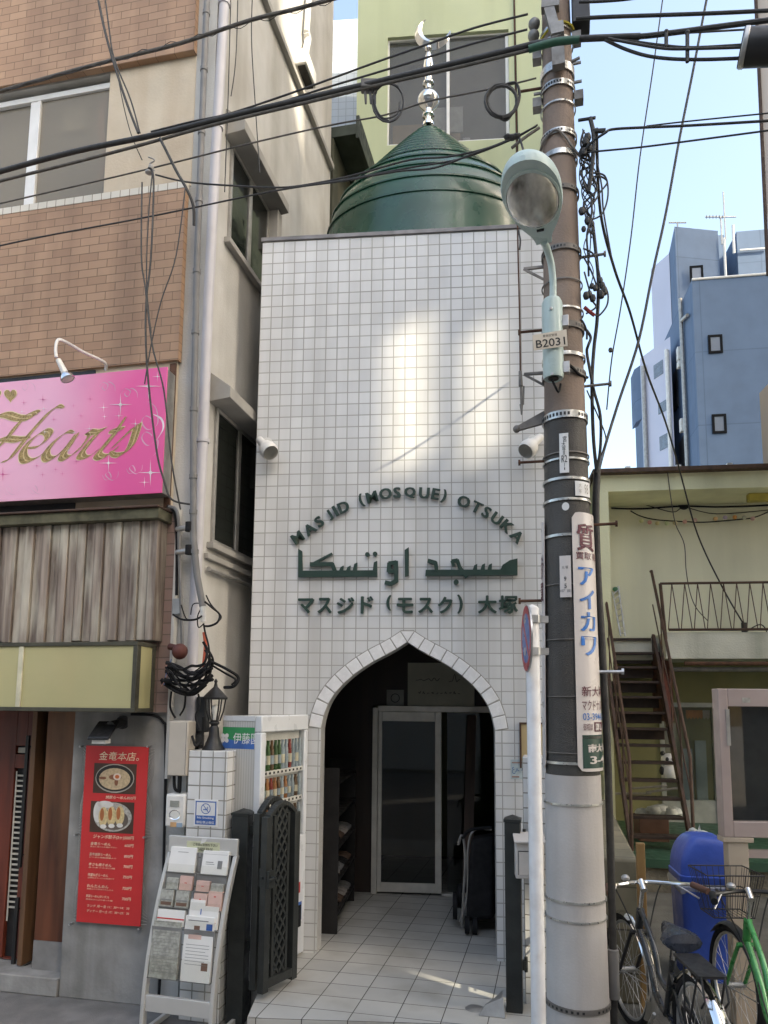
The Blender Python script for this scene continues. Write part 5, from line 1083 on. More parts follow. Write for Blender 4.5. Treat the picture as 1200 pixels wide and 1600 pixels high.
# ---------------------------------------------------------------- street lamp on the pole
m_mint = mat('pale mint enamel', (.50, .62, .60), .35, 0, .05, 5, 0, 60, ((.34, .42, .40), 3, .25))
neck = at(850, 376, 3.58); tip = at(817, 249, 2.99); zl_ = (neck.z + tip.z) / 2; hd_ = Vector((tip.x - neck.x, tip.y - neck.y)); HLn = hd_.length
SL = Fr(neck.x, neck.y, math.degrees(math.atan2(hd_.x, hd_.y)))   # w runs along the head
lamp = thing('street_lamp', 'pale mint street lamp reaching out from the utility pole', 'street lamp', PO, PO.loc(at(864, 592, 3.70)))
def toP(mb, fr): mb.v = [PO.loc(fr.P(*p)) for p in mb.v]; return mb
stn = [(p.x, p.y, p.z) for p in ipol([(0, .040, .05), (.06, .052, .06), (.14, .090, .085), (.22, .119, .105), (.32, .138, .118), (.42, .134, .112), (.49, .114, .094), (.54, .086, .072), (.57, .052, .048), (.582, .012, .016)], 4)]
stn = [(s * HLn / .58, w, h) for s, w, h in stn]; NN = 14
b = MB(m_mint); V_ = []
for s, w, h in stn:
    for k in range(NN + 1): a = pi * k / NN; V_.append((w * cos(a), s, zl_ + h * sin(a) ** .8))
    V_ += [(-w * .97, s, zl_ - .012), (w * .97, s, zl_ - .012)]
mN = NN + 3
F_ = [(i * mN + k, i * mN + (k + 1) % mN, (i + 1) * mN + (k + 1) % mN, (i + 1) * mN + k) for i in range(len(stn) - 1) for k in range(mN)] + [tuple(range(mN)), tuple((len(stn) - 1) * mN + k for k in range(mN - 1, -1, -1))]
b.add(V_, F_, True); head_ = part(lamp, 'housing', toP(b, SL), sharp=50)
def lensmat(name):
    m, t_, b_, N, L_ = _base(name); b_.inputs['Roughness'].default_value = .12; b_.inputs['Coat Weight'].default_value = .5
    mx = _mix(t_); mx.inputs[6].default_value = (.07, .068, .055, 1); mx.inputs[7].default_value = (.62, .61, .56, 1)
    L_(_noise(t_, 9, 5, (1.0, .35, 1), False, .36, .66).outputs[0], mx.inputs[0]); L_(mx.outputs[2], b_.inputs['Base Color']); return m
b = MB(lensmat('grimy lamp glass')); b.ball((0, .335 * HLn / .58, zl_ - .014), 1, (.121, .186 * HLn / .58, .062), 24); part(lamp, 'lens', toP(b, SL), 0, head_)
b = MB(m_mint); b.lathe([(.129, -.006), (.129, -.020), (.121, -.024), (.118, -.008)], (0, 0, 0), 36); b.v = [(x, .335 * HLn / .58 + y * 1.50 * HLn / .58, zl_ + z) for x, y, z in b.v]; part(lamp, 'rim', toP(b, SL), 0, head_)
b = MB(m_black); b.box(-.018, .018, .12, .128, zl_ - .022, zl_ - .0121); part(lamp, 'latch', toP(b, SL), 0, head_)
lpt = lambda x, y, Y: Vector(PO.loc(at(x, y, Y)))
b = MB(m_mint); b.wire([lpt(864, 466, 3.69), lpt(864, 440, 3.69), lpt(861, 412, 3.67), lpt(855, 390, 3.62), lpt(850, 378, 3.56)], .019, 12); part(lamp, 'arm', b)
bx0, bx1 = lpt(847, 530, 3.70), lpt(880, 530, 3.70); bzt, bzb = lpt(864, 464, 3.7).z, lpt(864, 590, 3.7).z; cxm = (bx0.x + bx1.x) / 2; rb = (bx1.x - bx0.x) / 2
b = MB(m_mint, m_black); b.lathe([(0, bzb + .01), (rb * .55, bzb + .01), (rb * .9, bzb), (rb, bzb + .015), (rb, bzt - .03), (rb * .8, bzt - .006), (rb * .5, bzt), (0, bzt)], (cxm, bx0.y + .03, 0), 24, None, 1).use(1).lathe([(0, bzb - .002), (rb * .5, bzb - .002), (rb * .5, bzb + .004)], (cxm, bx0.y + .03, 0), 16)
cb = part(lamp, 'control_box', b)
b = MB(m_steel)
for y in (480, 583): q = lpt(862, y, 3.65); b.cyl((cxm - .005, bx0.y + .03 - rb, q.z), (cxm - .005, bx0.y + .03 - rb - .008, q.z), .008, None, 8)
for y in (503, 575): q = lpt(880, y, 3.7); b.box(cxm + rb - .004, cxm + rb + .03, bx0.y + .01, bx0.y + .05, q.z - .03, q.z + .03)
part(lamp, 'mounting', b, .002, cb)
b = MB(m_rubber); b.wire([lpt(862, 592, 3.7), lpt(868, 605, 3.7), lpt(873, 612, 3.72), lpt(876, 600, 3.74)], .007).wire([lpt(882, 565, 3.76), lpt(895, 575, 3.77), lpt(905, 585, 3.8), lpt(918, 590, 3.88)], .008); part(lamp, 'lead', b, 0, cb)
pq = [lpt(832, 524, 3.655), lpt(885, 515, 3.655), lpt(887, 541, 3.655), lpt(834, 548, 3.655)]
m_cr = mat('cream number plate', (.60, .54, .45), .45, 0, .06, 6, 0, 60, ((.35, .26, .18), 6, .3))
t = thing('lamp_number_plate', 'cream plate reading B2031 on the mint lamp box', 'plate', PO, tuple((pq[0] + pq[2]) / 2)); nd = Vector((0, -.004, 0))
b = MB(m_cr); b.hexa([q + nd for q in pq], [q for q in pq]); part(t, 'plate', b, .001)
b = MB(m_ink)
def pf(a, c, w): p = pq[3] + (pq[2] - pq[3]) * a + (pq[0] - pq[3]) * c; return (p.x, p.y - .0055, p.z)
b.text('B2031', 0, 0, 1, 1, 0, .001, .012, 0, lambda a, c, w: pf(.08 + .86 * a, .10 + .52 * c, w)).text('豊島区管理', 0, 0, 1, 1, 0, .001, 0, 0, lambda a, c, w: pf(.30 + .42 * a, .74 + .16 * c, w)); part(t, 'print', b)
# ---------------------------------------------------------------- no parking sign
SY = 3.55
sb = at(840, 1500, SY); SP = Fr(sb.x, SY, 0); t = thing('sign_post', 'white round post standing in front of the utility pole', 'post', SP, (0, 0, GZ))
m_post2 = mat('chipped white post paint', (.70, .70, .70), .45, 0, .04, 5, 0, 60, ((.32, .25, .20), 16, .25))
zt2 = at(840, 948, SY).z; b = MB(m_post2); b.lathe([(.033, GZ), (.033, zt2 - .01), (.026, zt2), (0, zt2 + .012)], (0, 0, 0), 20); part(t, 'tube', b)
SG = Fr(*at(824, 998, SY - .02)[:2], 92.5); t = thing('no_parking_sign', 'round red and blue no parking sign turned edge on at the white post', 'traffic sign', SG, (0, 0, at(824, 998, SY).z)); zc_ = at(824, 998, SY).z; R_ = 52.5 / 1155 * SY * 1.0
ry = Matrix.Rotation(pi / 2, 3, 'X'); m_sred = mat('sign red', (.42, .022, .03), .35, 0, .05, 5); m_sblue = mat('sign blue', (.05, .14, .38), .35, 0, .05, 5)
b = MB(m_steel); b.lathe([(0, .006), (R_ * 1.0, .006), (R_, -.002), (0, -.0021)], (0, 0, zc_), 40, None, 1, ry); part(t, 'disc', b)
b = MB(m_sred, m_sblue); b.lathe([(R_ * .97, 0), (R_ * .74, 0)], (0, -.0075, zc_), 40, None, 1, ry); n = 36; b.use(1).add([(R_ * .738 * cos(2 * pi * i / n), -.0073, zc_ + R_ * .738 * sin(2 * pi * i / n)) for i in range(n)], [tuple(range(n))])
w_ = .07 * R_; b.use(0).quad(*[(x * R_ * .75 - .0 + s_ * w_, -.0078, zc_ + z * R_ * .75 + s_ * w_) for x, z, s_ in ((-.7, .7, -1), (-.7, .7, 1), (.7, -.7, 1), (.7, -.7, -1))]); part(t, 'face_print', b)
b = MB(m_steel)
for y in (968, 1018): z = at(840, y, SY).z; q = SG.loc(Vector((sb.x, SY, 0))); b.box(-.02, .02, .007, .05, z - .018, z + .018); b.lathe([(.036, z - .018), (.040, z - .018), (.040, z + .018), (.036, z + .018)], (q[0], q[1], 0), 18)
for y in (968, 1018): z = at(840, y, SY).z; q = SG.loc(Vector((sb.x + .055, SY, 0))); b.box(q[0] - .02, q[0] + .02, q[1] - .02, q[1] + .02, z - .016, z + .016)
part(t, 'clamp', b)
# ---------------------------------------------------------------- right pillar and mailbox
PR_ = Fr(*at(817.5, 1300, 4.45)[:2], 13); pillar(PR_, .235, .21, at(830, 1183, 4.45).z, 'white tiled gate pillar behind the white sign post')
MBX = Fr(*at(820, 1350, 4.22)[:2], 6); a_, c_ = MBX.px(806, 1373), MBX.px(850, 1318)
t = thing('mailbox', 'small cream metal mailbox by the right gate post', 'mailbox', MBX, ((a_[0] + c_[0]) / 2, .08, a_[1])); m_mb = mat('cream mailbox metal', (.62, .58, .54), .4, .1, .06, 6, 0, 60, ((.35, .22, .16), 7, .25))
b = MB(m_mb); b.box(a_[0], c_[0], 0, .12, a_[1], c_[1]); part(t, 'box', b, .006)
b = MB(m_mb); b.hexa([(a_[0] - .008, -.025, c_[1] + .001), (c_[0] + .008, -.025, c_[1] + .001), (c_[0] + .008, .125, c_[1] + .03), (a_[0] - .008, .125, c_[1] + .03)][::-1], [(a_[0] - .008, -.025, c_[1] + .012), (c_[0] + .008, -.025, c_[1] + .012), (c_[0] + .008, .125, c_[1] + .042), (a_[0] - .008, .125, c_[1] + .042)][::-1]); part(t, 'lid', b, .003)
b = MB(m_mb, m_dark); b.box(a_[0] + .018, c_[0] - .018, -.004, -.0001, a_[1] + .02, c_[1] - .05).use(1).box(a_[0] + .018, c_[0] - .018, -.002, -.0001, c_[1] - .047, c_[1] - .043).box(a_[0] + .014, a_[0] + .017, -.002, -.0001, a_[1] + .02, c_[1] - .043); part(t, 'flap', b, .002)
b = MB(m_alud); q = M.loc(at(775, 1582, 4.3)); b.hexa([(q[0] - .10, q[1] - .03, .001), (q[0] + .05, q[1] - .05, .001), (q[0] + .05, q[1] + .12, .001), (q[0] - .02, q[1] + .12, .001)], [(q[0] - .06, q[1], .05), (q[0] + .04, q[1] - .02, .10), (q[0] + .04, q[1] + .08, .10), (q[0] - .0, q[1] + .08, .06)]); solo('door_stop_wedge', 'dull metal wedge on the tiles at the right gate post', 'wedge', M, (q[0], q[1], 0), b, .004)
b = MB(m_alud); q = at(742, 1576, 4.3); q = M.loc(ray(742, 1576) * (-HC / ray(742, 1576).z) + Vector((0, 0, HC))); b.lathe([(0, .006), (.045, .006), (.055, .001)], (q[0], q[1], 0), 24); solo('drain_cover', 'small round metal cover set in the porch tiles', 'cover', M, (q[0], q[1], 0), b)
# ---------------------------------------------------------------- right hand building with outside stair
RF = Fr(*at(945, 1000, 9.0)[:2], 7.7)
m_cream3 = mat('yellowed cream render', (.80, .80, .55), .85, 0, .06, 1.2, .1, 40, ((.52, .52, .32), .9, .4), ((.36, .35, .22), 1.6, .45))
m_back = mat('pale olive wall', (.78, .77, .60), .85, 0, .05, 1, .05, 40, ((.62, .62, .47), .7, .6), ((.44, .44, .33), 1.4, .6))
m_oliv = mat('olive lower wall', (.22, .21, .10), .8, 0, .15, 1.5); m_slab = mat('flaking slab face', (.62, .62, .53), .9, 0, .08, 2, .2, 50, ((.28, .29, .22), 1.6, .6), ((.15, .17, .11), 3, .6))
m_gfloor = mat('green floor paint', (.03, .085, .05), .5, 0, .15, 4)
rz = lambda x, y, w=0: RF.px(x, y, w)[1]; ru = lambda x, y, w=0: RF.px(x, y, w)[0]
rb_ = thing('stair_building', 'yellowed two storey building with outside stair and zigzag railing', 'building', RF, (3, 0, -.12))
z_roof = rz(1000, 735); z_fas = rz(952, 768); z_slT = rz(1100, 988); z_slB = rz(1100, 1029); u_l, u_p = ru(934, 860), ru(953, 860); UE = 9.
WBk, WLo = .75, .9
b = MB(m_cream3); b.box(u_l, UE, 0, 5, z_fas, z_roof - .05).box(u_l, u_p, .001, 5, z_slB - .3, z_fas - .001); b.box(u_l - .0, u_p - .02, .01, 5, .2, z_slB - .3); part(rb_, 'upper_wall', b)
b = MB(m_back); b.box(u_p + .001, UE, WBk, 4.9, z_slT, z_fas - .001); part(rb_, 'recess_wall', b)
b = MB(m_slab); us_ = ru(1040, 1000); b.box(us_, UE, 0, WBk + .4, z_slB, z_slT).box(u_p + .001, us_ - .001, .35, WBk + .4, z_slB, z_slT - .04); part(rb_, 'floor_slab', b)
b = MB(m_oliv); b.box(u_p - .019, UE, WLo + .26, 4.8, .2, z_slB - .001); 
ud0, ud1 = ru(1070, 1200, WLo), ru(1121, 1200, WLo); zd0, zd1 = rz(1100, 1291, WLo), rz(1100, 1098, WLo)
b.box(u_p - .019, ud0 - .3, WLo, WLo + .25, .2, z_slB - .001).box(ud1 + .9, UE, WLo, WLo + .25, .2, z_slB - .001).box(ud0 - .299, ud1 + .899, WLo, WLo + .25, zd1, z_slB - .001).box(ud0 - .299, ud1 + .899, WLo, WLo + .25, .2, zd0); part(rb_, 'lower_wall', b)
b = MB(m_brown, m_steel); b.box(u_l - .05, UE, -.12, 5, z_roof - .049, z_roof)
k = u_l + .35
while k < UE: b.use(1).box(k, k + .06, -.08, .1, z_roof + .001, z_roof + .035); k += .60
part(rb_, 'roof_edge', b)
b = MB(mat('grey door frame', (.36, .37, .33), .5, .2), m_dark); b.box(ud0 - .298, ud0 - .24, WLo - .02, WLo + .1, zd0, zd1 - .001).box(ud1 - .03, ud1 + .03, WLo - .02, WLo + .1, zd0, zd1 - .001).box(ud0 - .239, ud1 - .031, WLo - .02, WLo + .1, zd1 - .06, zd1 - .001).box(ud0 - .239, ud1 - .031, WLo - .01, WLo + .1, zd0, zd0 + .32); dr_ = part(rb_, 'glass_door', b, .004)
b = MB(m_glassd); b.box(ud0 - .239, ud1 - .031, WLo + .05, WLo + .056, zd0 + .32, zd1 - .06).box(ud1 + .031, ud1 + .89, WLo + .05, WLo + .056, zd0 + .01, zd1 - .02); part(rb_, 'pane', b, 0, dr_)
b = MB(mat('pale curtain', (.30, .34, .32), .9, 0, .2, 3), mat('orange frill', (.50, .22, .07), .8), mat('beige frill', (.42, .37, .28), .8))
zf = rz(1090, 1118, WLo + .12); 
b.box(ru(1066, 1200, WLo + .2), ru(1083, 1200, WLo + .2), WLo + .20, WLo + .22, zd0 + .02, rz(1080, 1170, WLo + .2)).box(ru(1087, 1200, WLo + .2), ru(1104, 1200, WLo + .2), WLo + .18, WLo + .2, zd0 + .02, rz(1090, 1157, WLo + .2))
for i in range(9): u = ru(1072, 1115, WLo + .1) + .042 * i; b.use(1 if i < 5 else 2).prism([(u, zf + .07), (u + .041, zf + .07), (u + .041, zf - .02), (u + .02, zf - .05), (u, zf - .02)], WLo + .10, WLo + .11)
part(rb_, 'curtain', b, 0, dr_)
b = MB(m_rust, m_dband); b.tube([(us_ + .2, -.03, z_slB - .06), (UE, -.03, z_slB - .06)], .025, 8).use(1).tube([(us_ + .1, .2, z_slB - .12), (UE, .2, z_slB - .12)], .03, 8); part(rb_, 'pipe_run', b)
b = MB(m_brown); zr0, zr1 = rz(1100, 985, -.02), rz(1100, 911, -.02); u0 = ru(1033, 950, -.02)
b.tube([(u0, -.02, zr1), (UE, -.02, zr1)], .015, 6).tube([(u0 + .08, -.02, zr0 + .01), (UE, -.02, zr0 + .01)], .016, 6).tube([(u0, -.02, zr1), (u0 + .04, -.02, zr0 - .1)], .02, 6)
k = u0 + .06; stp = (ru(1141, 985, -.02) - ru(1100, 985, -.02)) / 4
while k < UE - .4: b.tube([(k + stp * .2, -.02, zr0 + .01), (k + stp * 1.0, -.02, zr1)], .006, 5).tube([(k + stp * 1.0, -.02, zr1), (k + stp * 1.9, -.02, zr0 + .01)], .006, 5); k += stp * 2
part(rb_, 'railing', b)
# platform and stair
b = MB(m_gfloor, mat('rough foundation stone', (.16, .145, .11), .9, 0, .35, 5, .5, 30)); b.box(u_l - .1, UE, -1.55, WLo, .12, .2).use(1).box(u_l - .1, UE, -1.50, WLo, -.12, .1199); part(rb_, 'green_platform', b)
st = thing('outside_stair', 'steep dark brown steel stair up to the railed landing', 'stair', RF, (.5, -1, .2)); NS = 13
tl = [RF.pt(950, 999, .30), RF.pt(1033, 999, .30)]; SB = -1.05; bl = [RF.pt(973, 1310, SB), RF.pt(1066, 1310, SB)]
za, zb_ = .34, z_slT - .04; ul_t, ur_t = tl[0][0] + .02, tl[1][0]; ul_b, ur_b = bl[0][0], bl[1][0]; ul_t = (ul_t + ul_b) / 2; ul_b = ul_t; ur_t = (ur_t + ur_b) / 2; ur_b = ur_t
m_tread = mat('dark brown tread', (.045, .027, .020), .55, .2, .3, 6)
for i in range(NS):
    k = i / (NS - 1); w = SB + (.33 - SB) * k; z = za + (zb_ - za) * k; b = MB(m_tread); b.box(ul_t + .03, ur_t - .03, w - .02, w + .16, z - .03, z)
    if i >= 6: b.box(ul_t + .03, ur_t - .03, w + .15, w + .16, z - .14, z - .031)
    part(st, 'tread', b, .003)
for u in (ul_t, ur_t):
    b = MB(m_brown); b.hexa([(u - .015, SB - .08, za - .16), (u - .015, SB - .02, za - .16 + .0), (u - .015, .40, zb_ - .0), (u - .015, .33, zb_ + .05)], [(u + .015, SB - .08, za - .16), (u + .015, SB - .02, za - .16), (u + .015, .40, zb_), (u + .015, .33, zb_ + .05)])
    b.hexa([(u - .016, SB - .1, .2), (u - .016, SB + .0, .2), (u - .016, .38, zb_ - .18), (u - .016, .30, zb_ + .04)], [(u + .016, SB - .1, .2), (u + .016, SB, .2), (u + .016, .38, zb_ - .18), (u + .016, .30, zb_ + .04)]); part(st, 'stringer', b)
    b = MB(m_brown); b.tube([(u, SB - .1, .2), (u, SB - .1, 1.15), (u, .30, zb_ + .85), (u, .34, zb_ + .85)], .018, 8).tube([(u, SB - .1, .75), (u, .30, zb_ + .42)], .008, 6)
    for k in (.25, .5, .75): b.tube([(u, SB - .1 + (.4) * k * 1.0 + k, .3 + (zb_ - .3) * k), (u, SB - .1 + .4 * k + k, 1.15 + (zb_ - .3) * k)], .008, 6)
    part(st, 'handrail', b)
b = MB(mat('maroon sheet', (.10, .025, .02), .5, .1, .2, 3)); u = ur_t + .03; b.hexa([(u, .30, z_slB + .10), (u, -.25, z_slB - .75), (u + .02, -.25, z_slB - .75), (u + .02, .30, z_slB + .1)], [(u, .62, z_slB + .1), (u, .62, z_slB - .75), (u + .25, .62, z_slB - .75), (u + .25, .62, z_slB + .1)]); part(st, 'side_sheet', b)
# things around the right building
q = RF.pt(966, 995, .72); t = thing('stepladder', 'aluminium folding ladder leaning on the upper landing wall', 'ladder', RF, (q[0], .6, z_slT)); b = MB(m_steel, mat('green cord', (.08, .20, .12), .8))
A0, A1 = RF.pt(957, 925, .70), RF.pt(970, 994, .45); B0, B1 = RF.pt(966, 916, .72), RF.pt(977, 994, .55)
b.tube([A0, A1], .012, 6).tube([B0, B1], .012, 6)
for i in range(8): k = (i + .5) / 8; b.tube([Vector(A0).lerp(Vector(A1), k), Vector(B0).lerp(Vector(B1), k)], .008, 5)
b.use(1).ball(Vector(A0).lerp(Vector(B0), .5), .035, (1.1, .8, .9), 10); part(t, 'rails', b)
b = MB(m_black); q = RF.pt(1069, 788, WBk - .02); b.lathe([(0, 0), (.07, 0), (.075, -.04), (.055, -.05), (0, -.03)], (q[0], WBk - .001, q[2]), 18, None, 1, Matrix.Rotation(-pi / 2, 3, 'X') @ Matrix.Scale(-1, 3, Vector((0, 0, 1)))); solo('wall_speaker', 'small round black fitting high on the landing wall', 'fitting', RF, (q[0], WBk, q[2]), b)
b = MB(mat('dull yellow tube', (.40, .33, .06), .5)); q0, q1 = RF.pt(1168, 778, .3), RF.pt(1210, 772, .3); b.box(q0[0], q1[0], .25, .35, q0[2] - .05, q0[2] + .05); solo('soffit_light', 'dull yellow light fitting under the landing soffit', 'light', RF, (q0[0], .3, q0[2]), b, .01)
cols = [(.55, .55, .30), (.60, .30, .28), (.60, .52, .28), (.45, .50, .30), (.60, .50, .30), (.62, .35, .30), (.60, .42, .38), (.62, .40, .22), (.42, .36, .50), (.62, .30, .10), (.50, .50, .38), (.60, .40, .38)]
b = MB(m_rubber); G_ = [RF.pt(x, y, WBk - .08) for x, y in ((985, 798), (1000, 806), (1025, 812), (1070, 815), (1100, 816), (1150, 812), (1180, 808), (1210, 795))]; b.wire(G_, .008, 5); b.wire([RF.pt(x, y, WBk - .03) for x, y in ((955, 794), (1000, 795), (1065, 791), (1130, 792), (1210, 789))], .012, 5); b.wire([RF.pt(x, y, WBk - .03) for x, y in ((958, 785), (1000, 787), (1050, 800), (1070, 793), (1120, 803), (1210, 796))], .006, 5)
solo('garland_cord', 'dark cord of the paper lantern garland on the landing wall', 'cord', RF, G_[0], b)
nm = ['pale green', 'rose', 'straw yellow', 'dull green', 'yellow', 'salmon', 'pink', 'peach', 'violet', 'orange', 'grey green', 'dusty pink']
for i, (x, c_) in enumerate(zip((1002, 1015, 1027, 1042, 1055, 1070, 1086, 1118, 1133, 1148, 1163, 1176), cols)):
    q = RF.pt(x, 813 + 5 * math.sin(i * .5 + .2), WBk - .09); b = MB(mat('garland paper ' + nm[i], c_, .7)); b.ball(q, .030, (1, .8, .95), 10); solo('paper_lantern', nm[i] + ' ball of the garland under the soffit', 'lantern', RF, q, b, 0, 'garland balls')
t = thing('plush_panda', 'dim black and white panda toy behind the stair treads', 'toy', RF, RF.pt(1046, 1215, .3)); b = MB(m_whitep); c0_, c1_ = Vector(RF.pt(1045, 1187, .3)), Vector(RF.pt(1047, 1207, .3)); b.ball(c0_, .085, (1.15, .9, .95), 14).ball(c1_, .10, (1, .9, 1.05), 14); part(t, 'body', b)
b = MB(m_black); b.ball(c0_ + Vector((-.07, 0, .075)), .032, (1, 1, 1), 8).ball(c0_ + Vector((.07, 0, .075)), .032, (1, 1, 1), 8).ball(c0_ + Vector((-.035, -.07, .01)), .022, (1, .6, 1.2), 8).ball(c0_ + Vector((.035, -.07, .01)), .022, (1, .6, 1.2), 8).ball(c0_ + Vector((0, -.08, -.025)), .012, (1.3, .7, 1), 8).ball(c1_ + Vector((-.1, -.02, .02)), .04, (.8, .8, 1.4), 8).ball(c1_ + Vector((.1, -.02, .02)), .04, (.8, .8, 1.4), 8); part(t, 'markings', b)
b = MB(mat('brown cardboard', (.14, .07, .045), .8)); q0, q1 = RF.pt(1000, 1305, -.6), RF.pt(1045, 1278, -.6); b.box(q0[0], q1[0], -.6, -.25, .2, q1[2]); solo('cardboard_box', 'brown box under the stair', 'box', RF, (q0[0], -.5, .2), b, .006)
b = MB(mat('crumpled white plastic', (.50, .52, .48), .4, 0, .15, 20)); rnd = random.Random(3)
for i in range(7): b.ball((q0[0] + .05 + .075 * i * .8, -.45 + rnd.uniform(-.08, .08), q1[2] + .035 + .03 * (i in (2, 3, 4))), rnd.uniform(.05, .085), (1.2, 1, rnd.uniform(.6, 1.1)), 9)
solo('plastic_bag', 'crumpled white plastic bag on the brown box under the stair', 'bag', RF, (q0[0], -.45, q1[2]), b)
b = MB(m_dband); 
for i, (x, y) in enumerate(((960, 1240), (985, 1232), (1010, 1238))): a = RF.pt(x, y, .2); b.tube([a, (a[0] + .45, .3, a[2] + .03 * i)], .015, 6)
solo('loose_rods', 'dark rods lying behind the stair', 'rods', RF, RF.pt(960, 1240, .2), b)
# low stone wall, stake, bin, notice board
m_stone = tilemat('mossy stone blocks', (.25, .225, .16), (.20, .18, .13), (.09, .08, .06), .42, .255, .006, .5, .9, (0, .06), .8, ((.09, .085, .05), 3.5, .75), ((.10, .095, .06), 4, .6), .3)
BW = Fr(*at(1001, 1450, 4.75)[:2], 13); zt3 = at(980, 1343, 4.75).z; b = MB(m_stone); b.box(-.55, 0, 0, 3.0, -.12, zt3); solo('stone_boundary_wall', 'low mossy stone wall right of the utility pole', 'wall', BW, (-.2, 0, -.12), b, .02)
sk = at(1006, 1500, 4.5); b = MB(woodmat('ochre stake', (.16, .09, .03), (.34, .20, .07), (10, 10, 1))); zt4 = at(1002, 1317, 4.5).z; b.box(-.024, .024, -.02, .02, -.12, zt4); solo('wooden_stake', 'ochre wooden stake beside the stone wall', 'stake', Fr(sk.x, sk.y, 10), (0, 0, -.12), b, .004)
bc = at(1101, 1400, 5.3); BN = Fr(bc.x, bc.y, 8); zb1, zb2, zb3 = at(1100, 1383, 5.12).z, at(1100, 1345, 5.12).z, at(1100, 1303, 5.3).z
t = thing('trash_bin', 'blue plastic bin with domed lid behind the bicycles', 'bin', BN, (0, 0, -.12)); m_bin = mat('blue bin plastic', (.035, .09, .44), .38, 0, .12, 3, .1, 30)
b = MB(m_bin); hw_ = 44 / 1155 * 5.3
def rr(w_, d_, z, n=6, e=.05): return [((w_ - e) * sx_ + e * cos(a0 + pi / 2 * i / n), (d_ - e) * sy_ + e * sin(a0 + pi / 2 * i / n), z) for sx_, sy_, a0 in ((1, 1, 0), (-1, 1, pi / 2), (-1, -1, pi), (1, -1, 3 * pi / 2)) for i in range(n + 1)]
def loft(b, rings):
    n = len(rings[0]); V_ = [p for r in rings for p in r]; b.add(V_, [(i * n + k, i * n + (k + 1) % n, (i + 1) * n + (k + 1) % n, (i + 1) * n + k) for i in range(len(rings) - 1) for k in range(n)] + [tuple(range(n - 1, -1, -1)), tuple((len(rings) - 1) * n + k for k in range(n))], True)
loft(b, [rr(hw_ * .86, .17, -.12), rr(hw_ * .93, .19, zb1 - .05), rr(hw_ * .95, .195, zb1)]); part(t, 'body', b)
b = MB(m_bin); loft(b, [rr(hw_ * .95, .195, zb1 + .001), rr(hw_ * .98, .20, zb1 + .01), rr(hw_ * .98, .20, zb1 + .05), rr(hw_ * .94, .19, zb1 + .055)] + [rr(hw_ * (.94 - .62 * (1 - cos(pi / 2 * k / 7))), .19 * (1 - .45 * (1 - cos(pi / 2 * k / 7))), zb1 + .056 + (zb3 - zb1 - .056) * sin(pi / 2 * k / 7)) for k in range(1, 8)]); part(t, 'lid', b)
b = MB(glass('bin liner film', (.8, .8, .8), 1.0, .25, (.6, .62, .62), .45)); r0_ = random.Random(5); loft(b, [[(x * 1.03, y * 1.03, z + r0_.uniform(-.02, .02)) for x, y, z in rr(hw_ * .98, .2, zb1 - .05)], [(x * (1.04 + r0_.uniform(0, .03)), y * 1.06, z) for x, y, z in rr(hw_ * .98, .2, zb1 - .015)], rr(hw_ * .97, .2, zb1 + .005)]); part(t, 'liner', b)
b = MB(mat('clear crumpled film', (.45, .48, .46), .3, 0, .2, 30)); r0_ = random.Random(9)
for i in range(5): b.ball(BN.loc(at(1078 + 5 * i, 1306 - 3 * (i % 2), 5.5)), .05, (r0_.uniform(.7, 1.2), .8, r0_.uniform(.6, 1.0)), 8)
b.add([BN.loc(at(*q, 5.5)) for q in ((1088, 1304), (1093, 1288), (1096, 1302))] + [BN.loc(at(1091, 1303, 5.56))], [(0, 1, 2), (0, 1, 3), (1, 2, 3)]); solo('film_bag', 'crumpled clear film bag behind the bin lid', 'bag', BN, BN.loc(at(1078, 1306, 5.5)), b)
NBf = Fr(*at(1127, 1200, 4.45)[:2], 4); n0, n1 = NBf.px(1127, 1308), NBf.px(1127, 1076); m_nb = mat('pinkish painted steel', (.42, .335, .305), .5, .1, .06, 4, 0, 60, ((.30, .22, .20), 5, .3))
t = thing('notice_board', 'pinkish framed notice board with dark glass on a post', 'notice board', NBf, (.6, 0, -.12)); NW = 1.15; fwid = NBf.px(1142, 1200)[0]; fz0, fz1 = NBf.px(1150, 1284)[1], NBf.px(1150, 1104)[1]
b = MB(m_nb); b.box(0, fwid, 0, .10, n0[1], n1[1]).box(NW - fwid, NW, 0, .10, n0[1], n1[1]).box(fwid + .0002, NW - fwid - .0002, 0, .10, n0[1], fz0).box(fwid + .0002, NW - fwid - .0002, 0, .10, fz1, n1[1]); part(t, 'frame', b, .004)
b = MB(mat('dark backing', (.02, .02, .022), .8)); b.box(fwid + .0002, NW - fwid - .0002, .07, .09, fz0, fz1); part(t, 'backing', b)
b = MB(m_glassd); b.box(fwid + .0003, NW - fwid - .0003, .03, .035, fz0 + .0002, fz1 - .0002); part(t, 'pane', b)
b = MB(mat('worn label', (.36, .34, .30), .6, 0, .2, 40)); q0, q1 = NBf.px(1160, 1098), NBf.px(1172, 1090); b.box(q0[0], q1[0], -.002, -.0001, q0[1], q1[1]); part(t, 'worn_label', b)
b = MB(m_alud); q0, q1 = NBf.px(1136, 1165), NBf.px(1139, 1108); b.box(q0[0], q1[0], -.006, -.0001, q0[1], q1[1]); part(t, 'hinge', b)
m_pst = mat('cream painted post', (.48, .40, .31), .55, .1, .06, 4, 0, 60, ((.36, .27, .20), 5, .3))
for k in (NBf.px(1140, 1350)[0], NW - .22):
    b = MB(m_pst); b.box(k, k + .115, .01, .09, -.12, n0[1] - .001).box(k - .03, k + .145, .0, .099, n0[1] - .03, n0[1] - .0011); part(t, 'post', b, .004)
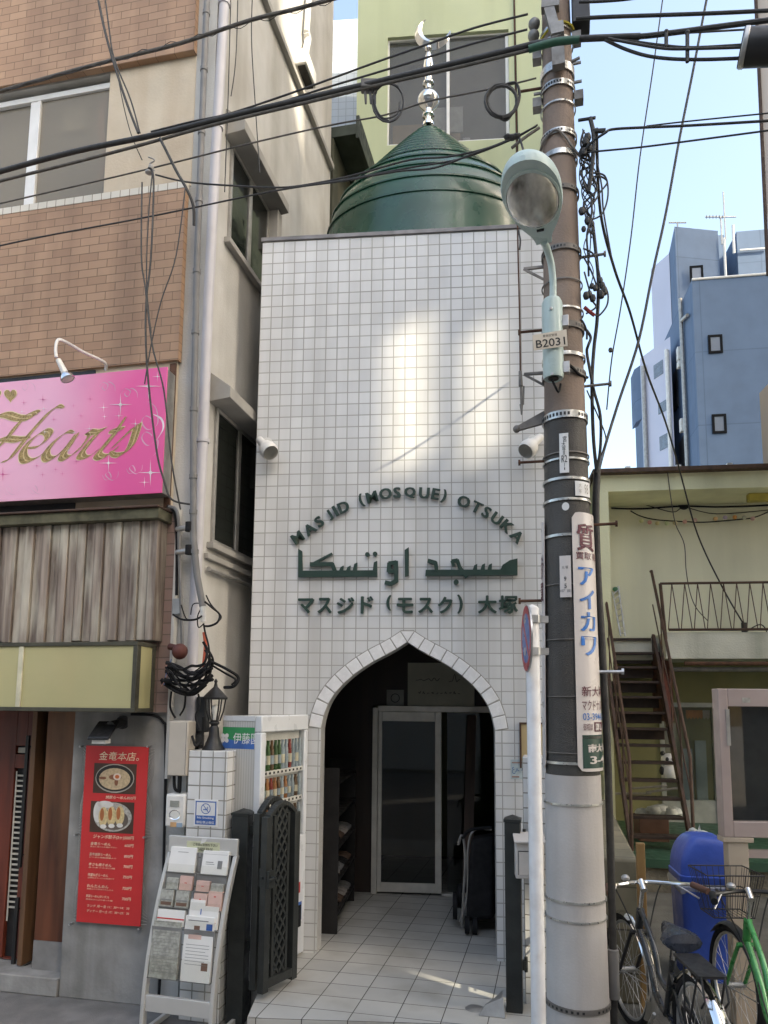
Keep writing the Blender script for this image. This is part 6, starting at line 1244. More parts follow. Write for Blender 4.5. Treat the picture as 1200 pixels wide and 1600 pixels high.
b = MB(m_nb); k = NBf.px(1140, 1350)[0]; z = NBf.px(1180, 1330)[1]; b.box(k + .116, NW - .221, .03, .07, z - .045, z); part(t, 'cross_bar', b)
# ---------------------------------------------------------------- bicycles
def bicycle(label, fr, col, sc=1.0, steer=0, basket=False, carrier=True, chrome=True):
    t = thing('bicycle', label, 'bicycle', fr, (.5, 0, -.12)); g = -.12; R = .305 * sc; hz = g + R + .012; WBs = 1.02 * sc
    H = Vector((0, 0, hz)); F = Vector((WBs, 0, hz)); m_f = mat('bicycle paint', col, .3, .1, .1, 6, 0, 60, None, None, .6, .5)
    m_fd = m_chrome if chrome else m_black
    hb, ht = Vector((WBs - .16, 0, g + .60 * sc)), Vector((WBs - .20, 0, g + .72 * sc)); bb = Vector((.44 * sc, 0, g + .28)); sc_ = Vector((.30 * sc, 0, g + .66 * sc))
    b = MB(m_f); b.wire([hb, Vector((WBs - .34, 0, g + .45 * sc)), Vector((.58 * sc, 0, g + .33 * sc)), bb], .018, 10).wire([ht, Vector((WBs - .40, 0, g + .58 * sc)), Vector((.52 * sc, 0, g + .45 * sc)), Vector((.39 * sc, 0, g + .42 * sc))], .015, 10).tube([hb, ht], .022, 10).tube([bb, sc_], .016, 10)
    for s in (-1, 1): b.tube([bb, H + Vector((0, .055 * s, 0))], .009, 8).tube([Vector((.36 * sc, 0, g + .54 * sc)), H + Vector((0, .055 * s, 0))], .008, 8)
    part(t, 'frame', b)
    R_s = Matrix.Rotation(steer, 3, 'Z'); piv = hb.copy()
    def S_(p): return piv + R_s @ (Vector(p) - piv)
    b = MB(m_f if not chrome else m_black)
    for s in (-1, 1): b.tube([S_(hb + Vector((0, .045 * s, -.02))), S_(hb + Vector((.06, .05 * s, -.12))), S_(F + Vector((0, .05 * s, 0)))], .011, 8)
    b.tube([S_(hb + Vector((0, -.05, -.02))), S_(hb + Vector((0, .05, -.02)))], .014, 8); part(t, 'fork', b)
    def wheel(c, st):
        f = S_ if st else (lambda p: Vector(p))
        def ring(r0, r, n=44, m=8): 
            V_ = []
            for i in range(n):
                a = 2 * pi * i / n
                for k in range(m): q = 2 * pi * k / m; V_.append(f((c.x + (r0 + r * cos(q)) * cos(a), c.y + r * sin(q), c.z + (r0 + r * cos(q)) * sin(a))))
            return V_, [(i * m + k, i * m + (k + 1) % m, ((i + 1) % n) * m + (k + 1) % m, ((i + 1) % n) * m + k) for i in range(n) for k in range(m)]
        b = MB(m_rubber); b.add(*ring(R - .012, .019), True); tyre = part(t, 'wheel', b)
        b = MB(m_steel); b.add(*ring(R - .035, .010, 44, 6), True); b.cyl(f(c + Vector((0, -.05, 0))), f(c + Vector((0, .05, 0))), .016)
        part(t, 'rim', b, 0, tyre)
        b = MB(m_steel)
        for i in range(28):
            a = 2 * pi * i / 28; s = .03 if i % 2 else -.03; a2 = a + (.5 if i % 4 < 2 else -.5); b.tube([f((c.x + .018 * cos(a2), s, c.z + .018 * sin(a2))), f((c.x + (R - .04) * cos(a), 0, c.z + (R - .04) * sin(a)))], .0014, 4, False)
        part(t, 'spokes', b, 0, tyre)
        b = MB(m_fd); n = 22; a0, a1 = (radians(15), radians(205)) if not st else (radians(40), radians(215)); V_ = []
        for i in range(n + 1):
            a = a0 + (a1 - a0) * i / n
            for k in range(7): q = (k - 3) / 3; rr_ = R + .026 - .018 * q * q; V_.append(f((c.x + rr_ * cos(a), .030 * q, c.z + rr_ * sin(a))))
        b.add(V_, [(i * 7 + k, i * 7 + k + 1, i * 7 + 8 + k, i * 7 + 7 + k) for i in range(n) for k in range(6)], True); fd = part(t, 'mudguard', b)
        for s in (-1, 1): pass
        b = MB(m_steel)
        for s in (-1, 1): a = radians(170 if not st else 175); b.tube([f((c.x, .05 * s, c.z)), f((c.x + (R + .02) * cos(a), .03 * s, c.z + (R + .02) * sin(a)))], .003, 4)
        part(t, 'stay', b, 0, fd); return fd
    rf = wheel(H, False); wheel(F, True)
    b = MB(m_red, m_steel); a = radians(150); c = H + Vector(((R + .035) * cos(a), 0, (R + .035) * sin(a))); b.ball(c, .026, (.6, 1, 1.2), 12); part(t, 'reflector', b, 0, rf)
    # bars
    top = ht + Vector((-.05, 0, .15 * sc)); b = MB(m_chrome); b.tube([ht, top], .012, 10).tube([top + Vector((-.02, 0, -.03)), top + Vector((.03, 0, .012))], .018, 10); part(t, 'stem', b)
    b = MB(m_chrome if chrome else m_black); HP = [S_(top + Vector(q)) for q in ((-.17, -.27, -.0), (-.08, -.24, .01), (.0, -.15, .0), (.04, -.05, 0), (.04, .05, 0), (.0, .15, .0), (-.08, .24, .01), (-.17, .27, 0))]; b.wire(HP, .011, 8)
    hbr = part(t, 'handlebar', b)
    b = MB(mat('brown grip', (.10, .045, .03), .6) if chrome else m_rubber)
    gm = b.mats[0]
    for p, q in ((HP[0], HP[1]), (HP[7], HP[6])): b = MB(gm); d = (Vector(q) - Vector(p)); b.cyl(Vector(p) - d * .05, Vector(p) + d * 1.1, .017); part(t, 'grip', b, 0, hbr)
    b = MB(m_steel, m_black)
    for s in (-1, 1): p0 = S_(top + Vector((-.02, .17 * s, .0))); p1 = S_(top + Vector((-.12, .25 * s, -.05))); b.use(0).tube([p0, p1], .005, 6)
    b.use(1).wire([S_(top + Vector((-.02, .17, 0))), S_(top + Vector((.12, .13, -.02))), S_(top + Vector((.10, .04, -.22))), hb + Vector((-.1, .02, -.06))], .004, 5).wire([S_(top + Vector((-.02, -.17, 0))), S_(top + Vector((.10, -.14, -.03))), S_(top + Vector((.08, -.06, -.25))), hb + Vector((-.12, 0, -.1)), bb + Vector((0, .03, .05))], .004, 5)
    b.use(0).ball(S_(top + Vector((.02, .1, .03))), .024, (1, 1, .8), 10); part(t, 'brake_lever', b, 0, hbr)
    # saddle
    sd = sc_ + Vector((-.02, 0, .07)); b = MB(mat('worn blue black vinyl', (.022, .028, .042), .32, 0, .2, 20, .05, 60)); prof_ = [(-.12, .06, .0), (-.11, .085, .045), (-.06, .088, .055), (.0, .06, .05), (.07, .032, .043), (.12, .022, .038), (.135, .010, .03)]
    V_ = [];
    for x, w_, h in prof_:
        for k in range(12): a = 2 * pi * k / 12; V_.append((sd.x + x * 1.05, w_ * 1.05 * cos(a), sd.z + (h * .9 if sin(a) > 0 else .045) * sin(a)))
    b.add(V_, [(i * 12 + k, i * 12 + (k + 1) % 12, (i + 1) * 12 + (k + 1) % 12, (i + 1) * 12 + k) for i in range(len(prof_) - 1) for k in range(12)] + [tuple(range(12)), tuple((len(prof_) - 1) * 12 + k for k in range(11, -1, -1))], True); sdl = part(t, 'saddle', b)
    b = MB(m_chrome); b.tube([sc_ - Vector((0, 0, .05)), sd], .012, 8).wire([sd + Vector((-.10, -.05, -.03)), sd + Vector((-.04, -.03, -.05)), sd + Vector((.08, 0, -.02))], .004, 5).wire([sd + Vector((-.10, .05, -.03)), sd + Vector((-.04, .03, -.05)), sd + Vector((.08, 0, -.02))], .004, 5); part(t, 'seat_post', b, 0, sdl)
    if carrier:
        b = MB(m_black); z = hz + R + .055
        b.box(-.17, .13, -.06, .06, z, z + .012)
        for s in (-1, 1): b.tube([(-.15, .06 * s, z), (0, .065 * s, hz)], .005, 6).tube([(.0, .06 * s, z), (0, .065 * s, hz)], .005, 6).tube([(-.17, .05 * s, z + .01), (-.20, .05 * s, z - .08), (-.16, .05 * s, z - .12)], .005, 6)
        part(t, 'carrier', b)
    b = MB(m_black, m_steel); b.lathe([(.075, -.004), (.085, -.004), (.085, .004), (.075, .004)], (bb.x, -.06, bb.z), 24, None, 1, Matrix.Rotation(pi / 2, 3, 'X')).use(1)
    for s in (-1, 1): b.tube([(bb.x, .06 * s, bb.z), (bb.x + .10 * s, .07 * s, bb.z - .12)], .009, 6).use(0).box(bb.x + .10 * s - .04, bb.x + .10 * s + .04, .075 * s - .03, .075 * s + .03, bb.z - .135, bb.z - .115).use(1)
    part(t, 'crank', b)
    b = MB(m_black); b.box(.02, bb.x, -.075, -.055, hz - .03, hz + .05); part(t, 'chain_guard', b, .01)
    if basket:
        b = MB(m_black); c = hb + Vector((.22, 0, .20)); 
        for z, w_, l in ((-.12, .11, .09), (.0, .13, .11), (.11, .155, .13)):
            P = [S_(c + Vector(q)) for q in ((-l, -w_, z), (l, -w_, z), (l, w_, z), (-l, w_, z), (-l, -w_, z))]; b.tube(P, .004, 5)
        n = 9
        for i in range(n + 1):
            k = -1 + 2 * i / n
            for s in (-1, 1): b.tube([S_(c + Vector((.09 * k, .11 * s, -.12))), S_(c + Vector((.13 * k, .155 * s, .11)))], .0018, 4, False).tube([S_(c + Vector((.09 * s, .11 * k, -.12))), S_(c + Vector((.13 * s, .155 * k, .11)))], .0018, 4, False)
            b.tube([S_(c + Vector((-.09, .11 * k, -.12))), S_(c + Vector((.09, .11 * k, -.12)))], .0018, 4, False)
        part(t, 'basket', b)
    b = MB(m_steel)
    for s in (-1, 1): b.tube([(0, .07 * s, hz), (-.06, .10 * s, g + .01)], .006, 6)
    part(t, 'stand', b)
    return t
def heading(x, y, hx, hy): return Fr(x, y, -math.degrees(math.atan2(hy, hx)))   # u axis along (hx,hy)
rt = at(1096, 1505, 3.50)
bicycle('dark bicycle with chrome mudguards parked beside the pole', heading(rt.x - .02, 3.50, .02, 1), (.012, .016, .02), .96, .12)
hd2 = at(1168, 1458, 4.05); hx, hy = .16, .987
bicycle('bright green bicycle at the right edge of the picture', heading(hd2.x - .82 * hx, 4.05 - .82 * hy, hx, hy), (.05, .30, .075), .98, .15, True, True, False)
# ---------------------------------------------------------------- buildings behind
m_glassy = glass('grey street glass', (.75, .76, .75), .8, .03, (.15, .148, .138), .5)
m_yel = mat('pale yellow green render', (.50, .545, .35), .8, 0, .04, .8, .05, 40, ((.43, .47, .31), .7, .5), ((.30, .32, .21), 1.6, .5))
YB = Fr(*at(556, 250, 9.6)[:2], 5.1); yz = lambda x, y: YB.px(x, y)[1]; yu = lambda x, y: YB.px(x, y)[0]
t = thing('yellow_building', 'pale yellow green building behind the dome with one wide window', 'building', YB, (1.5, 0, GZ)); yR = yu(872, 300); wu0, wu1, wz0, wz1 = yu(605, 150), yu(796, 150), yz(700, 222), yz(700, 52)
b = MB(m_yel); b.box(0, wu0, 0, 3, GZ, 16).box(wu1, yR, 0, 3, GZ, 16).box(wu0, wu1, 0, 3, wz1, 16).box(wu0, wu1, 0, 3, GZ, wz0).box(wu0, wu1, .5, 3, wz0, wz1); part(t, 'wall', b)
b = MB(m_frame); f = .045; um_ = yu(700, 150); b.box(wu0, wu0 + f * .5, .05, .11, wz0, wz1).box(wu1 - f, wu1, .05, .11, wz0, wz1).box(wu0 + f * .5, wu1 - f, .04, .11, wz0, wz0 + f).box(wu0 + f * .5, wu1 - f, .05, .11, wz1 - f * .5, wz1).box(um_ - .022, um_ + .022, .045, .10, wz0 + f, wz1 - f * .5); wn = part(t, 'window', b, .003)
b = MB(m_glassy); b.box(wu0 + f * .5, um_ - .022, .085, .09, wz0 + f, wz1 - f * .5).box(um_ + .022, wu1 - f, .07, .075, wz0 + f, wz1 - f * .5); part(t, 'pane', b, 0, wn)
b = MB(mat('grey room', (.20, .195, .185), .8, 0, .25, 1.2), mat('pale goods', (.62, .62, .60), .8, 0, .1, 9), mat('tan goods', (.40, .30, .19), .8, 0, .1, 9)); b.quad((wu0, .49, wz0), (wu1, .49, wz0), (wu1, .49, wz1), (wu0, .49, wz1))
gx = lambda x: yu(x, 180); b.use(2).box(gx(612), gx(664), .2, .4, wz0, yz(640, 178)).use(1).box(gx(672), gx(724), .2, .35, yz(700, 190), yz(700, 150)).use(2).box(gx(672), gx(720), .2, .4, wz0, yz(700, 192)).use(1).box(gx(724), gx(735), .2, .3, wz0, yz(700, 200)); part(t, 'window_contents', b, 0, wn)
b = MB(m_rubber); b.tube([YB.pt(803, -30, -.01), YB.pt(810, 300, -.01)], .012, 6); part(t, 'down_wire', b)
YF = Fr(*at(516, 200, 14)[:2], 5); t = thing('tiled_building', 'bluish white tiled building glimpsed left of the yellow building', 'building', YF, (1, 0, -.12)); b = MB(tilemat('bluish white tile', (.55, .60, .68), (.52, .57, .66), (.40, .45, .52), .16, .16, .008, 0, .3)); b.box(0, 2.5, 0, 4, 6.5 + .0, 16).box(0, 2.5, 0, 4, -.12, YF.px(548, 112)[1]); part(t, 'wall', b)
b = MB(mat('blue glass', (.10, .17, .24), .1, 0, .1, 2), m_alud); z0, z1 = YF.px(548, 112)[1], 6.5; b.box(.05, 2.45, .05, 3.9, z0, z1); part(t, 'window_strip', b)
# distant blue block
m_blu = tilemat('slate blue panels', (.105, .165, .265), (.098, .155, .252), (.075, .12, .195), 4.1, 3.25, .022, 0, .75, (.3, .4), .2, ((.09, .145, .235), .12, .4), ((.07, .11, .18), .5, .45), .12); m_lav = mat('pale lavender render', (.56, .58, .70), .75, 0, .03, .2, 0, 60, ((.50, .52, .62), .15, .4))
BF = Fr(*at(1081, 437, 30)[:2], 9); zt_m = at(1081, 437, 30).z
def foot(P): return [BF.loc(at(x, y, Y)) for x, y, Y in P]
t = thing('blue_building', 'distant slate blue office block with a taller tower behind', 'building', BF, (4, 3, -.12))
b = MB(m_blu); b.box(0, 12, 0, 14, -.12, zt_m); part(t, 'lower_block', b)
P1, P2, P3 = foot([(1054, 354, 33.3), (1046, 396, 35.3), (1017, 422, 36.7)]); ztw = P1[2]; P4 = BF.loc(at(1121, 352, 33.6))
def extr(bb, pts, z0, z1): n = len(pts); bb.add([(p[0], p[1], z0) for p in pts] + [(p[0], p[1], z1) for p in pts], [tuple(range(n)), tuple(range(2 * n - 1, n - 1, -1))] + [(i, (i + 1) % n, (i + 1) % n + n, i + n) for i in range(n)])
b = MB(m_blu); extr(b, [(P1[0], P1[1]), (P4[0], P4[1]), (P4[0], P4[1] + 6), (P2[0], P2[1] + 3), (P2[0], P2[1])], 0, ztw); 
P5 = BF.loc(at(1150, 352, 33.8)); b.box(P5[0], 14, P5[1], P5[1] + 6, 0, ztw + .1).box(P4[0], P5[0], P4[1] + 2.2, P4[1] + 5, 0, at(1135, 374, 36).z); part(t, 'tower', b)
b = MB(m_lav); extr(b, [(P2[0] - .02, P2[1]), (P2[0] - .02, P2[1] + 2.9), (P3[0] + 2.2, P3[1] + 4), (P3[0], P3[1])], 0, P2[2]); part(t, 'angled_wing', b)
m_fblk = mat('matt black frame', (.012, .013, .015), .9, spec=.05)
def pwin(P, Q, mt=m_glassd, dw=.06):
    (ua, zb, w) = P; (ub, za, _) = Q
    b = MB(m_fblk); f = .10; b.box(ua, ub, w - dw, w - .01, zb, zb + f).box(ua, ub, w - dw, w - .01, za - f, za).box(ua, ua + f, w - dw, w - .01, zb + f, za - f).box(ub - f, ub, w - dw, w - .01, zb + f, za - f); fr_ = part(t, 'window', b)
    b = MB(mat('grey pane', (.16, .19, .24), .15, 0, .1, .5)); b.box(ua + f, ub - f, w - .03, w - .02, zb + f, za - f); part(t, 'pane', b, 0, fr_)
for x0, y0, x1, y1 in ((1107, 553, 1128, 523), (1113, 678, 1134, 647)): a, c = BF.px(x0, y0), BF.px(x1, y1); pwin((a[0], a[1], 0), (c[0], c[1], 0))
a, c = BF.px(1078, 437, P1[1]), BF.px(1098, 415, P1[1]); pwin((a[0], a[1] - .2, P1[1]), (c[0], c[1], P1[1]))
b = MB(m_whitep); b.tube([BF.pt(1131, 372, P4[1] - .1), BF.pt(1134, 436, P4[1] - .1)], .06, 6).tube([BF.pt(1145, 352, P4[1] - .1), BF.pt(1147, 396, P4[1] - .1)], .06, 6).tube([BF.pt(1156, 391, P5[1] - .1), BF.pt(1198, 388, P5[1] - .1)], .05, 6)
b.tube([(0, -.02, zt_m), (12, -.02, zt_m)], .05, 6); part(t, 'roof_rails', b)
b = MB(m_alud); Pz = [BF.loc(at(1076, 492, 30.6)), BF.loc(at(1072, 505, 30.9)), BF.loc(at(1076, 730, 30.9))]; b.tube([(-.12, 1.6, at(1068, 465, 31.5).z), (-.12, 1.6, 0)], .09, 8).tube([(-.12, .5, at(1078, 492, 30.5).z), (-.12, 1.6, at(1070, 500, 31.5).z)], .08, 8); part(t, 'drain_pipe', b)
b = MB(m_whitep)
for x, y in ((1067, 541), (1065, 551), (1062, 563), (1071, 654), (1068, 664)): q = BF.loc(at(x, y, 31.6)); b.box(-.25, -.001, 1.9, 2.2, q[2] - .15, q[2] + .15)
part(t, 'vent_cap', b, .02)
for y, w in ((572, 3.1), (590, 3.1), (692, 2.5), (690, 1.9)): z = at(1066, y, 32).z; b = MB(m_black); b.box(-.06, -.001, w, w + .7, z - .9, z + .4); part(t, 'side_window', b)
b = MB(m_alud)
r0 = BF.loc(at(1116, 341, 34)); zr = ztw
for x0, y0, x1 in ((1102, 339, 1150), (1045, 348, 1072)): a, c = at(x0, y0, 34.5), at(x1, y0, 34.5); b.tube([BF.loc(a), BF.loc(c)], .035, 5); mid = (a + c) / 2; b.tube([BF.loc(mid), (BF.loc(mid)[0], BF.loc(mid)[1], ztw - .1)], .04, 5)
for k in range(6): a = at(1104 + 5 * k, 337, 34.3); c = at(1104 + 5 * k, 341, 34.7); b.tube([BF.loc(a), BF.loc(c)], .03, 4)
a, c = at(1130, 300, 34.5), at(1134, 374, 34.5); b.tube([BF.loc(a), BF.loc(c)], .035, 5); part(t, 'roof_aerial', b)
LW = foot([(1047, 526, 32.6), (1000, 560, 34.8)]); zlw = (LW[0][2] + LW[1][2]) / 2
t = thing('lavender_building', 'pale lavender block standing left of the slate blue tower', 'building', BF, (-3, 4, -.12)); b = MB(m_lav); extr(b, [(LW[0][0], LW[0][1]), (LW[0][0] + .3, LW[0][1] + 4), (LW[1][0] + 2.0, LW[1][1] + 4), (LW[1][0], LW[1][1])], -.12, zlw); part(t, 'wall', b)
dv = Vector(LW[1]) - Vector(LW[0]); dv.z = 0; nv = Vector((dv.y, -dv.x, 0)).normalized(); nv = nv if nv.y < 0 else -nv
b = MB(m_blu); a = Vector((LW[1][0], LW[1][1], 0)) + dv.normalized() * .5; q0, q1 = at(994, 572, 34.9).z, at(995, 655, 34.9).z; b.hexa([(LW[1][0] + nv.x * .01, LW[1][1], q1), (a.x, a.y, q1), (a.x, a.y, q0), (LW[1][0], LW[1][1], q0)], [(LW[1][0], LW[1][1] + 1, q1), (a.x, a.y + 1, q1), (a.x, a.y + 1, q0), (LW[1][0], LW[1][1] + 1, q0)]); part(t, 'blue_fin', b)
for k, y, h in ((.40, 579, .34), (.30, 640, .26), (.30, 694, .34)):
    c = Vector((LW[0][0], LW[0][1], 0)) + dv * k; z = at(1028, y, 33.6).z; e = dv.normalized() * .34; b = MB(mat('grey side pane', (.15, .18, .22), .2)); b.hexa([c - e + nv * .02 + Vector((0, 0, z - h)), c + e + nv * .02 + Vector((0, 0, z - h)), c + e + nv * .02 + Vector((0, 0, z + h)), c - e + nv * .02 + Vector((0, 0, z + h))], [c - e + Vector((0, 0, z - h)), c + e + Vector((0, 0, z - h)), c + e + Vector((0, 0, z + h)), c - e + Vector((0, 0, z + h))]); part(t, 'window', b)
b = MB(m_whitep, m_alud)
for k, m_ in ((.06, 0), (.84, 1)): c = Vector((LW[0][0], LW[0][1], 0)) + dv * k + nv * .12; b.use(m_).tube([c + Vector((0, 0, zlw - .6)), c], .10, 8)
part(t, 'drain_pipe', b)
# right edge house
m_peach = mat('pale peach render', (.68, .58, .50), .8, 0, .05, 1, 0, 60, ((.55, .46, .35), .8, .4)); PE = Fr(*at(1191, 200, 6.6)[:2], 29); t = thing('peach_building', 'pale peach house at the right edge of the picture', 'building', PE, (1, 0, -.12)); b = MB(m_peach); b.box(0, 6, 0, 7, z_roof + .35, 12); part(t, 'upper_wall', b)
b = MB(m_brown); b.tube([PE.pt(1180, -20, -.03), PE.pt(1200, 430, -.03)], .016, 8); part(t, 'rain_pipe', b)
b = MB(m_peach); e = PE.loc(at(1189, 660, 11)); zt5 = at(1195, 605, 11).z; b.prism([(e[0], z_roof + .02), (e[0] + 4, z_roof + .02), (e[0] + 4, zt5 + .9), (e[0] + .6, zt5 + .5), (e[0], zt5 - .1)], e[1], e[1] + 3); part(t, 'side_wing', b)
# ---------------------------------------------------------------- overhead cables
m_cab = mat('black cable sheath', (.030, .029, .028), .55, 0, .25, 20); m_cab2 = mat('grey weathered cable', (.085, .078, .068), .7, 0, .25, 20); m_gcab = mat('green cable wrap', (.02, .085, .05), .5)
YL = lambda x: 3.68 + .80 * max(0, (850 - x)) / 850 if x < 850 else 3.68 - .25 * (x - 850) / 350   # the span follows the street
def cab(label, P, r, Y=None, m=None, group='cables over the street', k=6, n=8, name='overhead_cable'):
    pts = [at(q[0], q[1], q[2] if len(q) > 2 else (YL(q[0]) + (Y or 0))) for q in P]
    b = MB(m or m_cab); b.wire(pts, r, n, k); return solo(name, label, 'cable', G, pts[len(pts) // 2], b, 0, group)
LEFT, RIGHT = 'cables left of the pole', 'cables right of the pole'
cab('thick dark cable crossing the top left corner over the bricks', [(-60, 163), (0, 143), (90, 117), (180, 93), (280, 68), (390, 32), (470, 12), (600, -24)], .0115, .05, m_cab2, LEFT)
cab('thin tie wire winding along the top left cable', [(x, 143 - .27 * x - (6 if i % 2 else -3) * (1 if x > 180 else .5)) for i, x in enumerate(range(-20, 560, 22))], .0025, .04, m_cab, LEFT, 3, 4)
cab('thickest black cable bundle running from the left edge to the pole top', [(-60, 286), (0, 268), (120, 236), (245, 210), (400, 172), (560, 135), (690, 104), (790, 80), (850, 66), (900, 61), (1000, 57)], .0165, -.02, m_cab, LEFT, 6, 12)
cab('second strand strapped under the thickest bundle', [(-60, 300), (0, 283), (100, 258), (215, 228), (330, 196), (480, 160), (600, 131), (720, 104), (820, 80), (860, 70)], .0095, -.02, m_cab2, LEFT)
cab('green wrapped section of the bundle where it passes the pole bracket', [(826, 77), (850, 70), (872, 65), (905, 62)], .0195, -.03, m_gcab, LEFT, 5, 12)
cab('upper thin cable reaching the pole beside the crescent', [(236, 206), (300, 190), (360, 177), (465, 142), (580, 100), (660, 72), (740, 44), (825, 22)], .0058, .0, m_cab, LEFT)
cab('lower thin cable meeting the yellow cord on the pole', [(430, 163), (500, 140), (580, 116), (660, 92), (740, 68), (824, 46)], .0058, .02, m_cab, LEFT)
cab('slack cable from the left edge to the coil near the pole', [(-40, 328), (0, 318), (215, 268), (400, 222), (520, 195), (600, 180), (667, 159), (736, 145), (790, 134), (838, 122)], .0048, .03, m_cab2, LEFT)
cab('low thin cable sloping over the upper brick sill', [(-40, 393), (65, 370), (200, 345), (300, 325), (420, 300), (520, 284), (560, 277), (640, 262), (720, 248), (800, 218), (840, 195)], .005, .05, m_cab, LEFT)
cab('wavy drop wire passing over the dome from the house corner', [(243, 273), (290, 284), (360, 290), (440, 293), (500, 285), (560, 272), (640, 250), (700, 245), (760, 232), (800, 216)], .0055, .06, m_cab, LEFT)
cab('drop wire sagging to the insulator above the street lamp', [(480, 290), (540, 282), (620, 268), (680, 262), (740, 240), (790, 222), (838, 197)], .0055, .04, m_cab, LEFT)
for i, dx in enumerate((0, 13)):
    cab(('left', 'right')[i] + ' one of the twin wires dropping from the top edge over the bricks', [(148 + dx, -30, 4.25), (162 + dx * .6, 40, 4.25), (176 + dx * .2, 92, 4.25), (196 + dx * .6, 155, 4.25), (216 + dx * .2, 208, 4.22)], .008 if i == 0 else .005, 0, m_cab, LEFT)
cab('thin wire dropping along the plaster beside the window', [(180, 95, 4.3), (192, 160, 4.3), (205, 210, 4.3), (222, 250, 4.3)], .003, 0, m_cab, LEFT)
cab('black drop cable bending from the bundle to the rain pipe', [(250, 216, 4.2), (262, 240, 4.2), (276, 268, 4.2), (292, 296, 4.2), (302, 322, 4.22), (303, 352, 4.24)], .009, 0, m_cab, LEFT)
for i, P in enumerate(([(232, 262), (240, 280), (236, 400), (228, 480), (230, 575), (244, 700), (256, 750), (268, 780), (297, 788)], [(222, 285), (221, 400), (227, 450), (238, 540), (256, 610), (268, 720), (282, 796)], [(290, 290), (275, 400), (252, 470), (236, 540), (226, 600)], [(238, 270), (232, 340), (229, 440), (236, 520)])):
    cab(['long drop wire hanging past the pink sign to the conduits', 'second drop wire crossing the right end of the pink sign', 'slanting drop wire crossing the other drop wires on the bricks', 'short thin drop wire on the lower bricks'][i], [(x, y, 4.12) for x, y in P], (.006, .005, .004, .004)[i], 0, m_cab, 'drop wires on the bricks')
for i, (x, dx) in enumerate(((358, 3), (369, 2), (392, 24))):
    cab(['left thin wire hanging down the stained side wall', 'short thicker wire hanging on the side wall', 'long thin wire hanging to the side wall window'][i], [(x + 3, -20, 4.9), (x + 1, 60, 4.9), (x - 3 + dx * .4, 160 if i != 1 else 110, 4.9), (x - 10 + dx, (300, 150, 270)[i], 4.9)], .004, 0, m_cab, 'wires on the side wall')
q = at(236, 262, 4.14); b = MB(mat('grey porcelain', (.30, .29, .27), .35)); b.ball(q, .018, (1, 1, 1.2), 10).ball(q + Vector((-.01, 0, -.03)), .022, (1.2, 1, .7), 10).wire([q + Vector((-.02, 0, .07)), q + Vector((.02, 0, .05)), q + Vector((-.01, 0, .02)), q + Vector((.02, 0, -.02))], .005, 5); solo('wire_insulator', 'small grey insulator where the drop wires meet under the bundle', 'insulator', G, q, b)
# clamp with hanging leads at the middle of the span
q = at(576, 134, YL(576)); b = MB(mat('grey clamp body', (.11, .105, .10), .6, 0, .2, 20), m_cab)
b.box(q.x - .045, q.x + .05, q.y - .03, q.y + .03, q.z - .03, q.z + .025)
for dx in (-.02, .01, .035): b.cyl((q.x + dx, q.y, q.z - .03), (q.x + dx + .005, q.y, q.z - .12), .010, .006, 8)
solo('cable_clamp', 'grey cable clamp with three hanging leads left of the crescent', 'clamp', G, q, b, .006)
def coil(label, cx, cy, rx, ry, n, r, Yc, seed, lead=()):
    R0 = random.Random(seed); P = []
    for i in range(n * 16 + 1):
        a = 2 * pi * i / 16 + 1.5; k = 1 + .05 * math.sin(a * .37 + seed) + R0.uniform(-.01, .01); P.append(at(cx + rx * k * cos(a) + .8 * math.sin(i * .13), cy + ry * k * sin(a), Yc + .012 * math.sin(i * .3)))
    b = MB(m_cab); b.tube(P, r, 6)
    for l in lead: b.wire([at(x, y, Yc) for x, y in l], r, 5)
    solo('cable_coil', label, 'cable coil', G, P[0], b, 0, 'spare cable coils')
coil('thick round coil of spare cable beside the pole', 784, 158, 24, 25, 5, .008, 3.74, 2, [[(788, 133), (806, 130), (812, 150), (806, 172)], [(775, 180), (790, 188), (800, 178), (808, 160)]])
coil('slack oval coil of thin cable under the span clamp', 606, 160, 24, 30, 2, .005, 3.92, 4, [[(584, 148), (588, 170), (600, 185), (620, 178), (624, 160)]])
b = MB(m_cab)
for x in (793, 800, 807): b.ball(at(x, 213 + (x % 3), 3.74), .02, (1.2, 1, .8), 8)
b.tube([at(788, 214, 3.74), at(812, 211, 3.74)], .012, 6); solo('cable_clamp', 'row of black connectors on the wires left of the pole', 'clamp', G, at(800, 213, 3.74), b)
cab('pale messenger tail from the connectors to the pole', [(800, 231, 3.72), (820, 215, 3.72), (842, 200, 3.75)], .009, 0, m_cab2, LEFT)
cab('lead from the connectors down to the street lamp', [(812, 216, 3.7), (817, 232, 3.65), (820, 246, 3.5)], .006, 0, m_cab, LEFT)
# guy wire down the left of the pole
cab('thin guy wire hanging parallel to the pole on its left', [(803, -20, 3.86), (804, 60, 3.86), (807, 220, 3.86), (809, 370, 3.86), (812, 500, 3.86), (813, 580, 3.86)], .0045, 0, m_rust, LEFT)
q0, q1, q2 = at(813, 580, 3.86), at(814.5, 632, 3.86), at(815, 648, 3.86); b = MB(m_dband); b.cyl(q0, q0 + (q1 - q0) * .45, .009, .012, 8); b.tube([q0 + (q1 - q0) * .45, q1], .006, 5).tube([q0 + (q1 - q0) * .45 + Vector((.016, 0, 0)), q1 + Vector((.010, 0, 0))], .006, 5).cyl(q1, q2, .010, .004, 8); solo('turnbuckle', 'turnbuckle at the bottom of the guy wire', 'turnbuckle', G, q1, b)
cab('loose lead looping from the guy wire to the upper standoff', [(810, 360, 3.86), (813, 375, 3.84), (812, 390, 3.84)], .005, 0, m_cab, LEFT)
